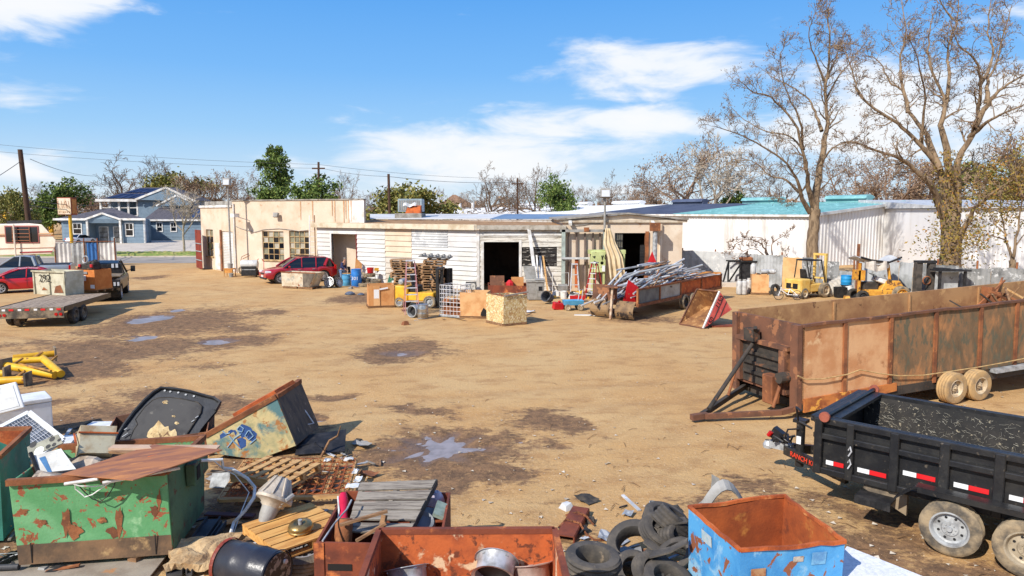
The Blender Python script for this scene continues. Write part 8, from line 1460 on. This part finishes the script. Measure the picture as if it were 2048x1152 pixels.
for i in range(150):
 t=rr.random();x=PL*(.06+.84*t);top=.55+.85*math.exp(-((t-.5)/.3)**2);z=ZP+.1+top*rr.random()**.6;y=.25+(PW-.5)*rr.random();p=bpy.data.objects.new('pipe',pmesh[i%8]);COL.objects.link(p);ln=rr.uniform(1.2,3.6)*(1 if rr.random()<.7 else .5)
 p.location=mw@Vector((x,y,z));p.scale=(ln,1,1);p.rotation_euler=(0,rr.gauss(-.2,.12)*(1.15-t),h0+rr.gauss(-.12,.24));tag(p,'loose metal pipe in the tangled heap on the rusty open trailer','pipe','pipes heaped on the trailer')
junk('panel','bright red sheet bent at the front of the pipe heap','sheet metal',MB().hexa([(-.4,0,0),(.35,.2,0),(.35,.23,0),(-.4,.03,0)],[(-.1,.1,1.15),(.4,.2,.8),(.4,.23,.8),(-.1,.13,1.15)]),mRedP,mw@Vector((.3,.5,ZP-.1)),(0,0,h0-.8));junk('triangle_sign','small red triangle poking from the top of the pipe heap','sign',MB().prism([(-.22,0),(.22,0),(0,.55)],-.015,.015,Matrix.Rotation(R(90),4,'X')),mRedP,mw@Vector((PL*.42,PW*.6,ZP+1.6)))
Dp=at(1406,657,.03);Ap=at(1359,648,.03);Bp=atY(1394,578,Ap.y+.75);Cp=atY(1439,583,Dp.y+.75);Fp=atY(1463,619,Dp.y+.9);Ep=Fp+(Ap-Dp);O=Vector((Dp.x,Dp.y,0));a,b,c_,d,e,f=[p-O for p in(Ap,Bp,Cp,Dp,Ep,Fp)]
o=thing('hopper','tipped rusty hopper with red side painted 1150','hopper',O);mRd=mat('faded red paint',c(216,96,84),c(190,70,64),scale=2,c3=c(226,150,130),s3=3,lo3=.58,hi3=.68,rough=.7)
MB().add([a,b,e,f,c_,d],[(0,1,2),(1,4,3,2),(0,2,3,5)]).build('shell',mat('brown hopper steel',c(164,116,70),c(124,82,52),scale=2,c3=c(196,150,96),s3=4,rough=.85),o,solid=.03);MB().add([d,c_,f],[(0,1,2)]).build('red_side',mRd,o,solid=.045)
g=MB();g.beam(c_,b,.05);g.beam(a,b,.05);g.beam(a,d,.05);g.build('rim',mPan4,o);MB().beam(d,c_,.07).build('pale_edge',mTrimW,o);gn=(c_-d).cross(f-d).normalized();gn=gn if gn.y<0 else-gn;ux=(c_-d).normalized();uy=gn.cross(ux)
MB().beam(d.lerp(f,.3)+gn*.03,c_.lerp(f,.3)+gn*.03,.03,.02).beam(d.lerp(f,.55)+gn*.03,c_.lerp(f,.55)+gn*.03,.03,.02).build('side_seam',mDark,o);M4=Matrix((ux,uy,gn)).transposed().to_4x4()
for t in(.2,.78):text(o,'1150',.3,Matrix.Translation(d.lerp(c_,t)+uy*(.2 if uy.dot(f-d)>0 else-.2)+gn*.035)@M4,mSpray)
junk('plank','red-brown broken planks under the tipped hopper','plank',MB().bx(-.6,.6,-.12,.12,0,.08).bx(-.5,.7,.14,.3,0,.06),mBoxR,at(1448,654),(0,0,.2));junk('board','white strip of board on the dirt left of the pipe trailer','board',MB().bx(-.5,.5,-.08,.08,0,.04),mWhite,at(1170,631),(0,0,-.05));junk('rubble','low mound of brown rubble before the pipe trailer','rubble',MB().sheet(14,6,lambda u,v:((u-.5)*2.6,(v-.5)*1.0,.22*math.sin(u*3.14)*math.sin(v*3.14)*(.6+.8*RND.random())-.02)),mWoodBr,at(1225,625),(0,0,.15))
P=fp(1448)+fe.location;p=at(1482,573);o=thing('crate_rack','black steel crate frame with dark panel standing by the fence','frame',p,R(-2));k=1400/p.y;w0,w1,zt=-37/k,60/k,hgt(p,523)
g=MB();[g.beam(a_,b_,.09)for a_,b_ in(((w0,0,.1),(w0+.35,0,zt)),((w0+.35,0,zt),(w1,0,zt)),((w1,0,zt),(w1,0,.1)),((w0,0,.15),(w1,0,.15)),((w0+.35,0,.1),(w0+.35,0,zt)),((w0+1.1,0,.1),(w0+1.1,0,zt)),((w0+.4,0,.3),(w0+1.1,0,zt-.2)),((w0+.4,.8,zt),(w1,.8,zt)),((w1,.8,zt),(w1,.8,.1)))];g.build('frame',mBlkPaint,o);MB().bx(w0+1.2,w1-.05,.1,.14,.1,zt-.05).build('panel',mDark,o);MB().bx(w0-.2,w0+1.2,-.5,.3,0,.3).build('curb',mConc,o)
junk('engine','rusty scrap part lying on the black steel frame','scrap',MB().box((0,0,.12),(.7,.4,.22)).cyl((-.5,0,.15),(.5,0,.2),.08),mRust,p+Vector((.4,.3,zt+.03)),bevel=.03)
mTank=mat('grey gas bottle',c(206,204,200),c(170,166,160),scale=5,rough=.5)
def bottle(label,loc,r=.17,h=.9,rot=None):
 o=thing('gas_bottle',label,'gas bottle',loc,0,'gas bottles',rot);MB().lathe([(0,.02),(r*.9,.02),(r,.08),(r,h*.78),(r*.85,h*.87),(r*.4,h*.92),(0,h*.93)],16).build('body',mTank,o,smooth=45);MB().lathe([(r*.6,h*.88),(r*.6,h),(r*.54,h),(r*.54,h*.88)],14,None,True).cyl((0,0,h*.9),(0,0,h*.97),.03).build('collar',mTank,o)
for px,lb in((1478,'left of three grey gas bottles standing by the concrete curb'),(1488,'middle one of three grey gas bottles standing by the concrete curb'),(1497,'right of three grey gas bottles standing by the concrete curb')):bottle(lb,at(px,589 if px<1490 else 586))
A,a_,L_=site((1503,589),(1537,590));o=carton('carton','tan cardboard box topped with gas bottles beside the vine tangle','box',A,a_,L_,1.1,hz(A,549),mCard2,'cardboard boxes in the yard',open_=False);zc=hz(A,549);bottle('gas bottle standing upright on the tan cardboard box',A+Vector((.15,.3,zc)),.16,.65);bottle('gas bottle lying on its side on the tan cardboard box',A+Vector((.55,.25,zc+.14)),.14,.55,(0,R(90),.2));bottle('small gas bottle lying at the right end of the tan cardboard box',A+Vector((1.05,.5,zc+.14)),.14,.5,(0,R(90),-.5))
p=at(1576,600);o=thing('bicycle','small white bicycle propped behind the sun-bleached forklift','bicycle',p,R(-4),rot=(R(-12),0,R(-4)));x0,x1,r=-.5,.5,.27
for x in(x0,x1):w=MB().lathe([(r-.03,-.02),(r,-.015),(r,.015),(r-.03,.02)],24,Matrix.Translation((x,0,r))@Matrix.Rotation(R(90),4,'X'),True).build('wheel',mBlack,o);g=MB();[g.cyl((x,0,r),(x+r*math.cos(t),0,r+r*math.sin(t)),.004,n=3)for t in[i*.52 for i in range(12)]];g.cyl((x,-.04,r),(x,.04,r),.03);g.build('spokes',mAlu,w)
g=MB();[g.cyl(a,b,.02,n=6)for a,b in(((x1,0,r),(0,0,.3)),((0,0,.3),(.12,0,.62)),((.12,0,.62),(x1,0,r)),((.12,0,.58),(-.35,0,.6)),((0,0,.3),(-.35,0,.55)),((-.33,0,.72),(x0,0,r)))];g.build('frame',mWhite,o);MB().tube([(-.42,-.28,.82),(-.36,-.1,.76),(-.36,.1,.76),(-.42,.28,.82)],.015,6).build('handlebar',mDark,o);MB().box((.14,0,.68),(.24,.1,.05)).build('saddle',mDark,o,bevel=.02)
junk('tyre','dark rubber tyre leaning behind the white bicycle','tyre',tyre_mesh(.34,.2,.2),mBlack,at(1553,592)+Vector((0,.2,.34)),(R(78),0,.5));p=at(1673,593);o=thing('culvert_pipe','pale ribbed culvert pipe lying right of the sun-bleached forklift','pipe',p+Vector((0,.3,.48)));MB().lathe([(.44+.04*(i%2),-.6+i*.1)for i in range(13)]+[(.4,.6),(.4,-.6)],22,Matrix.Rotation(R(62),4,'Y'),True).build('shell',mat('pale culvert',c(206,198,184),c(170,160,146),scale=3,rough=.7),o)
p=at(1695,594);barrel('barrel','white barrel under the sky-blue barrel',p,.28,.7,mWhiteP);barrel('barrel','sky-blue barrel set on the white barrel',p+Vector((-.12,0,.7)),.3,.55,mat('bright blue plastic',c(40,150,210),rough=.5));junk('crate','black plastic crate left of the white barrel','crate',MB().openbox([(-.25,-.2,0),(.25,-.2,0),(.25,.2,0),(-.25,.2,0)],[(-.3,-.24,.6),(.3,-.24,.6),(.3,.24,.6),(-.3,.24,.6)],.03),mDark,at(1680,595))
p=at(1750,603);k=1400/p.y;X=lambda px:(px-1750)/k;Z=lambda py:hgt(p,py);o=thing('tractor','old yellow tractor with a torn grey canopy and cream bonnet by the fence','tractor',p);mOr=mat('orange yellow paint',c(232,170,64),c(206,140,50),scale=3,c3=c(120,80,50),s3=4,rough=.6)
MB().hexa([(X(1752),-.4,Z(580)),(X(1803),-.4,Z(578)),(X(1803),.5,Z(578)),(X(1752),.5,Z(580))],[(X(1764),-.3,Z(560)),(X(1792),-.3,Z(560)),(X(1797),.4,Z(566)),(X(1768),.4,Z(560))]).build('body',mOr,o,bevel=.05);MB().bx(X(1724),X(1790),-.45,.45,.35,Z(578)).build('chassis',mOr,o,bevel=.03)
MB().hexa([(X(1744),-.3,Z(561)),(X(1764),-.3,Z(568)),(X(1764),.3,Z(568)),(X(1744),.3,Z(561))],[(X(1747),-.25,Z(552)),(X(1769),-.25,Z(558)),(X(1769),.25,Z(558)),(X(1747),.25,Z(552))]).build('bonnet',mTrimW,o,bevel=.04)
g=MB();[g.bx(X(a),X(a+4),-.3+i*.3,-.2+i*.3,.3,Z(526))for i,a in enumerate((1709,1716))];g.bx(X(1708),X(1722),-.3,.4,Z(560),Z(540));g.build('mast',mOr,o);MB().tube([(X(1769),-.4,Z(558)),(X(1764),-.4,Z(528))],.08,6).build('lift_arm',mOr,o);MB().tube([(X(1773),.5,Z(523)),(X(1779),.5,Z(525)),(X(1788),.4,Z(560))],.05,6).build('roll_bar',mWoodBr,o)
MB().sheet(16,6,lambda u,v:(X(1703)+u*(X(1785)-X(1703)),-.7+1.4*v,Z(514.5)-.28*math.sin(u*3.14)+.08*math.sin(u*11+v*4))).build('canopy',mGreyM,o,solid=.03);MB().sheet(12,5,lambda u,v:(X(1712)+u*(X(1762)-X(1712)),-.7+.1*math.sin(u*14),Z(520)-v*(Z(520)-Z(542))*(1-.8*abs(u-.5)))).build('torn_tarp',mat('milky sheet',c(214,206,196),c(180,170,158),scale=3,rough=.6),o,solid=.01);MB().tube([(X(1704),-.7,Z(513)),(X(1725),-.7,Z(519)),(X(1760),-.7,Z(523)),(X(1784),-.7,Z(513))],.06,6).build('canopy_edge',mDark,o)
MB().lathe([(.2,-.012),(.22,0),(.2,.012),(.19,0)],18,Matrix.Translation((X(1741),-.1,Z(549)))@Matrix.Rotation(R(25),4,'Y'),True).tube([(X(1741),-.1,Z(549)),(X(1748),0,Z(562))],.025,6).build('steering_wheel',mDark,o);MB().box((X(1738),.1,Z(572)),(.8,.5,.45)).build('engine',mChs,o,bevel=.05)
wheel(o,(X(1715),-.5,.33),.33,.22,mBlack,mDark,0,-1);wheel(o,(X(1790),-.55,.45),.45,.3,mTyreDusty,mOr,0,-1);wheel(o,(X(1790),.6,.45),.45,.3,mTyreDusty,mOr,0,1);wheel(o,(X(1715),.5,.33),.33,.22,mBlack,mDark,0,1)
tag(MB().beam((0,0,0),(0,0,3.05),.12).build('post',mRust),'rusty post standing behind the torn tractor canopy','post').location=at(1712,596)
p=at(1846,606);k=1400/p.y;Z=lambda py:hgt(p,py);o=thing('forklift_mast','dark weathered forklift mast standing alone by the fence','mast',p);[MB().bx(x-.16,x+.16,-.15,.15,0,Z(524)).build('rail',mat('sooty mast steel',c(92,84,76),c(60,56,52),scale=3,rough=.8),o)for x in(-14/k,12/k)];MB().bx(-20/k,19/k,-.2,.2,Z(526),Z(521)).bx(-12/k,10/k,-.1,.1,.5,.7).build('crossbar',mDark,o);MB().lathe([(.2,-.06),(.24,0),(.2,.06)],14,YAX(0,-.2,Z(560)),True).build('sheave',mRust,o)
p=at(1898,610);k=1400/p.y;Z=lambda py:hgt(p,py);o=thing('workbench','black steel bench against the crumpled fence panels','bench',p);MB().bx(-32/k,31/k,-.4,.5,Z(542),Z(539)).bx(-28/k,-8/k,-.3,.4,Z(539),Z(536)).build('top',mDark,o);[MB().bx(x/k-.06,x/k+.06,-.3,-.2,0,Z(542)).build('leg',mDark,o)for x in(-28,22)];MB().bx(-26/k,20/k,.2,.24,.1,Z(545)).build('back_sheet',mFenceG,o)
rr=random.Random(51)
for i in range(22):s=rr.uniform(.12,.34);q_=MB().hexa([(-s,-s*.6,0),(s,-s*.5,0),(s*.8,s*.6,0),(-s,s*.5,0)],[(-s*.6,-s*.3,s),(s*.6,-s*.4,s*rr.uniform(.5,1.6)),(s*.7,s*.4,s),(-s*.6,s*.3,s)]).build('scrap_piece',(mChs,mRust,mSteel,mOr,mDark)[i%5]);q_.location=at(rr.uniform(1690,1930),rr.uniform(600,611));q_.rotation_euler=(0,0,rr.uniform(0,3));tag(q_,'small scrap piece among the machines along the fence','scrap','scrap pieces along the fence')
def skin(name,nodes,edges,m,par,sub=2):
 me=bpy.data.meshes.new(name);me.from_pydata([n[0]for n in nodes],edges,[]);o=bpy.data.objects.new(name,me);COL.objects.link(o);o.parent=par;me.materials.append(m)
 sk=o.modifiers.new('skin','SKIN');sk.use_smooth_shade=True;lay=me.skin_vertices.new(name='skin')if not me.skin_vertices else me.skin_vertices[0]
 for i,n in enumerate(nodes):r=n[1];lay.data[i].radius=(r,r)if isinstance(r,float)else r;lay.data[i].use_root=(i==0)
 ss=o.modifiers.new('sub','SUBSURF');ss.levels=sub;ss.render_levels=sub;return o
mSkin=mat('skin',c(206,150,120),rough=.6,bump=0);mShirt=mat('navy shirt',c(56,62,104),c(44,48,84),scale=6,rough=.9);mJean=mat('faded jeans',c(120,146,182),c(96,122,160),scale=6,rough=.9)
o=thing('person','man in navy shirt and faded jeans bending over beside the pale blue barrel','person',at(684,568)+Vector((0,.0,0)),R(-15))
N_=[((0,0,.95),(.15,.11)),((.03,0,1.1),(.15,.11)),((.1,0,1.3),(.17,.12)),((.17,0,1.44),(.13,.09)),((.2,0,1.5),.055),((.25,0,1.6),.08),((.27,0,1.7),.085),((.29,0,1.755),.06),
  ((.14,-.19,1.43),.065),((.2,-.25,1.18),.05),((.38,-.2,1.02),.038),((.44,-.19,.99),.03),((.14,.19,1.43),.065),((.14,.26,1.16),.05),((.22,.24,.94),.036),((.24,.235,.88),.03),
  ((0,-.1,.9),.095),((.03,-.11,.5),.065),((-.02,-.11,.1),.045),((.0,.1,.9),.095),((.04,.12,.5),.065),((-.02,.13,.1),.045),((.32,0,1.66),.03)]
E_=[(0,1),(1,2),(2,3),(3,4),(4,5),(5,6),(6,7),(3,8),(8,9),(9,10),(10,11),(3,12),(12,13),(13,14),(14,15),(0,16),(16,17),(17,18),(0,19),(19,20),(20,21)]
skin('body',N_[:22],E_,mSkin,o)
def hand(w,d,s):
 n=[(w,.026),(tuple(Vector(w)+Vector(d)*.05),(.036,.018))];e=[(0,1)]
 for i,l in enumerate((.07,.085,.08,.06)):b=Vector(w)+Vector(d)*.09+Vector((0,(i-1.5)*.022,0));n+=[(tuple(b),.009),(tuple(b+Vector(d)*l*.6),.009),(tuple(b+Vector(d)*l+Vector((0,0,-.015))),.008)];k=len(n);e+=[(1,k-3),(k-3,k-2),(k-2,k-1)]
 b=Vector(w)+Vector(d)*.03;n+=[(tuple(b+Vector((.0,s*.04,0))),.011),(tuple(b+Vector(d)*.05+Vector((0,s*.065,0))),.009)];k=len(n);e+=[(0,k-2),(k-2,k-1)];skin('hand',n,e,mSkin,o,1)
hand((.44,-.19,.99),(.9,.1,-.4),1);hand((.24,.235,.88),(.3,0,-.95),-1)
skin('shirt',[(n[0],tuple(v*1.14 for v in n[1])if isinstance(n[1],tuple)else n[1]*1.22)for n in(N_[0],N_[1],N_[2],N_[3],N_[8],N_[9],((.36,-.205,1.035),.04),N_[12],N_[13],((.21,.24,.97),.04))],[(0,1),(1,2),(2,3),(3,4),(4,5),(5,6),(3,7),(7,8),(8,9)],mShirt,o)
skin('trousers',[(n[0],tuple(v*1.06 for v in n[1])if isinstance(n[1],tuple)else n[1]*1.2)for n in(N_[0],N_[16],N_[17],((-.02,-.11,.07),.05),N_[19],N_[20],((-.02,.13,.07),.05))],[(0,1),(1,2),(2,3),(0,4),(4,5),(5,6)],mJean,o)
for y in(-.11,.13):MB().hexa([(-.1,y-.045,0),(.18,y-.04,0),(.18,y+.04,0),(-.1,y+.045,0)],[(-.08,y-.04,.1),(.1,y-.035,.07),(.1,y+.035,.07),(-.08,y+.04,.1)]).build('shoe',mDark,o,bevel=.02,seg=2)
MB().lathe([(0,.1),(.05,.095),(.088,.04),(.094,-.02),(.09,-.04)],16,Matrix.Translation((.245,0,1.71))@Matrix.Rotation(R(-20),4,'Y')).build('hair',mat('grey hair',c(150,140,130),c(110,100,92),scale=20,rough=.9),o,smooth=60)
MB().hexa([(.33,-.014,1.63),(.365,-.018,1.625),(.365,.018,1.625),(.33,.014,1.63)],[(.335,-.008,1.68),(.34,-.008,1.68),(.34,.008,1.68),(.335,.008,1.68)]).build('nose',mSkin,o,bevel=.006);[MB().lathe([(0,-.01),(.011,0),(0,.01)],8,Matrix.Translation((.335,y,1.69))).build('eye',mDark,o)for y in(-.032,.032)];MB().box((.335,0,1.6),(.02,.05,.008)).build('mouth',mat('lips',c(160,90,80),rough=.6,bump=0),o);[MB().lathe([(0,-.01),(.028,0),(0,.01)],10,YAX(.26,y,1.67)).build('ear',mSkin,o)for y in(-.09,.09)]
junk('jacket','dark jacket hanging from the man\'s hand by the doorway','clothing',MB().sheet(6,8,lambda u,v:(.12*math.sin(u*6)+.05*v,-.12+.28*u,-.55*v)),mDark,at(690,568)+Vector((.2,.3,1.15)),solid=.02)
rr=random.Random(99);mBits=[mWoodBr,mSteel,mRust,mGreyM,mDark,mCard,mGrey,mWoodGrey,mBlack]
ZN=[(420,690,940,1130,62,'right of the green dumpster'),(0,130,1050,1150,18,'by the lower left corner'),(130,420,850,930,26,'behind the green dumpster'),(620,760,880,990,16,'around the bed springs'),(1120,1380,1000,1150,22,'around the tyre heap'),(700,860,565,600,18,'at the foot of the tyre stack'),(780,1060,590,650,26,'around the cartons by the shed')]
for x0,x1,y0,y1,n,where in ZN:
 for i in range(n):
  p=at(rr.uniform(x0,x1),rr.uniform(y0,y1));p.z=gz(p.x,p.y);s=rr.uniform(.03,.11)*(1.5 if y0<700 else 1);k=rr.random();g=MB()
  if k<.4:g.beam((-s*3,0,.02),(s*3,rr.uniform(-s,s),.02+rr.uniform(0,s)),s*.6,.02);nm,kd='splinter','wood splinter'
  elif k<.7:g.sheet(3,3,lambda u,v:((u-.5)*s*4,(v-.5)*s*3,.03+rr.random()*s*.8));nm,kd='crumpled_scrap','crumpled scrap'
  elif k<.85:g.tube([(rr.gauss(0,s*2),rr.gauss(0,s*2),.03+rr.random()*s*2)for _ in range(6)],.008,4);nm,kd='wire_scrap','tangled wire'
  else:g.hexa([(-s,-s,0),(s,-s*.8,0),(s,s,0),(-s*.8,s,0)],[(-s*.6,-s*.5,s),(s*.7,-s*.6,s*.8),(s*.6,s*.6,s*1.2),(-s*.7,s*.6,s)]);nm,kd='scrap_piece','scrap lump'
  o=g.build(nm,rr.choice(mBits));o.location=p;o.rotation_euler=(0,0,rr.uniform(0,6.28));tag(o,'small broken %s on the dirt %s'%(kd,where),'scrap','small %s pieces %s'%(kd,where))
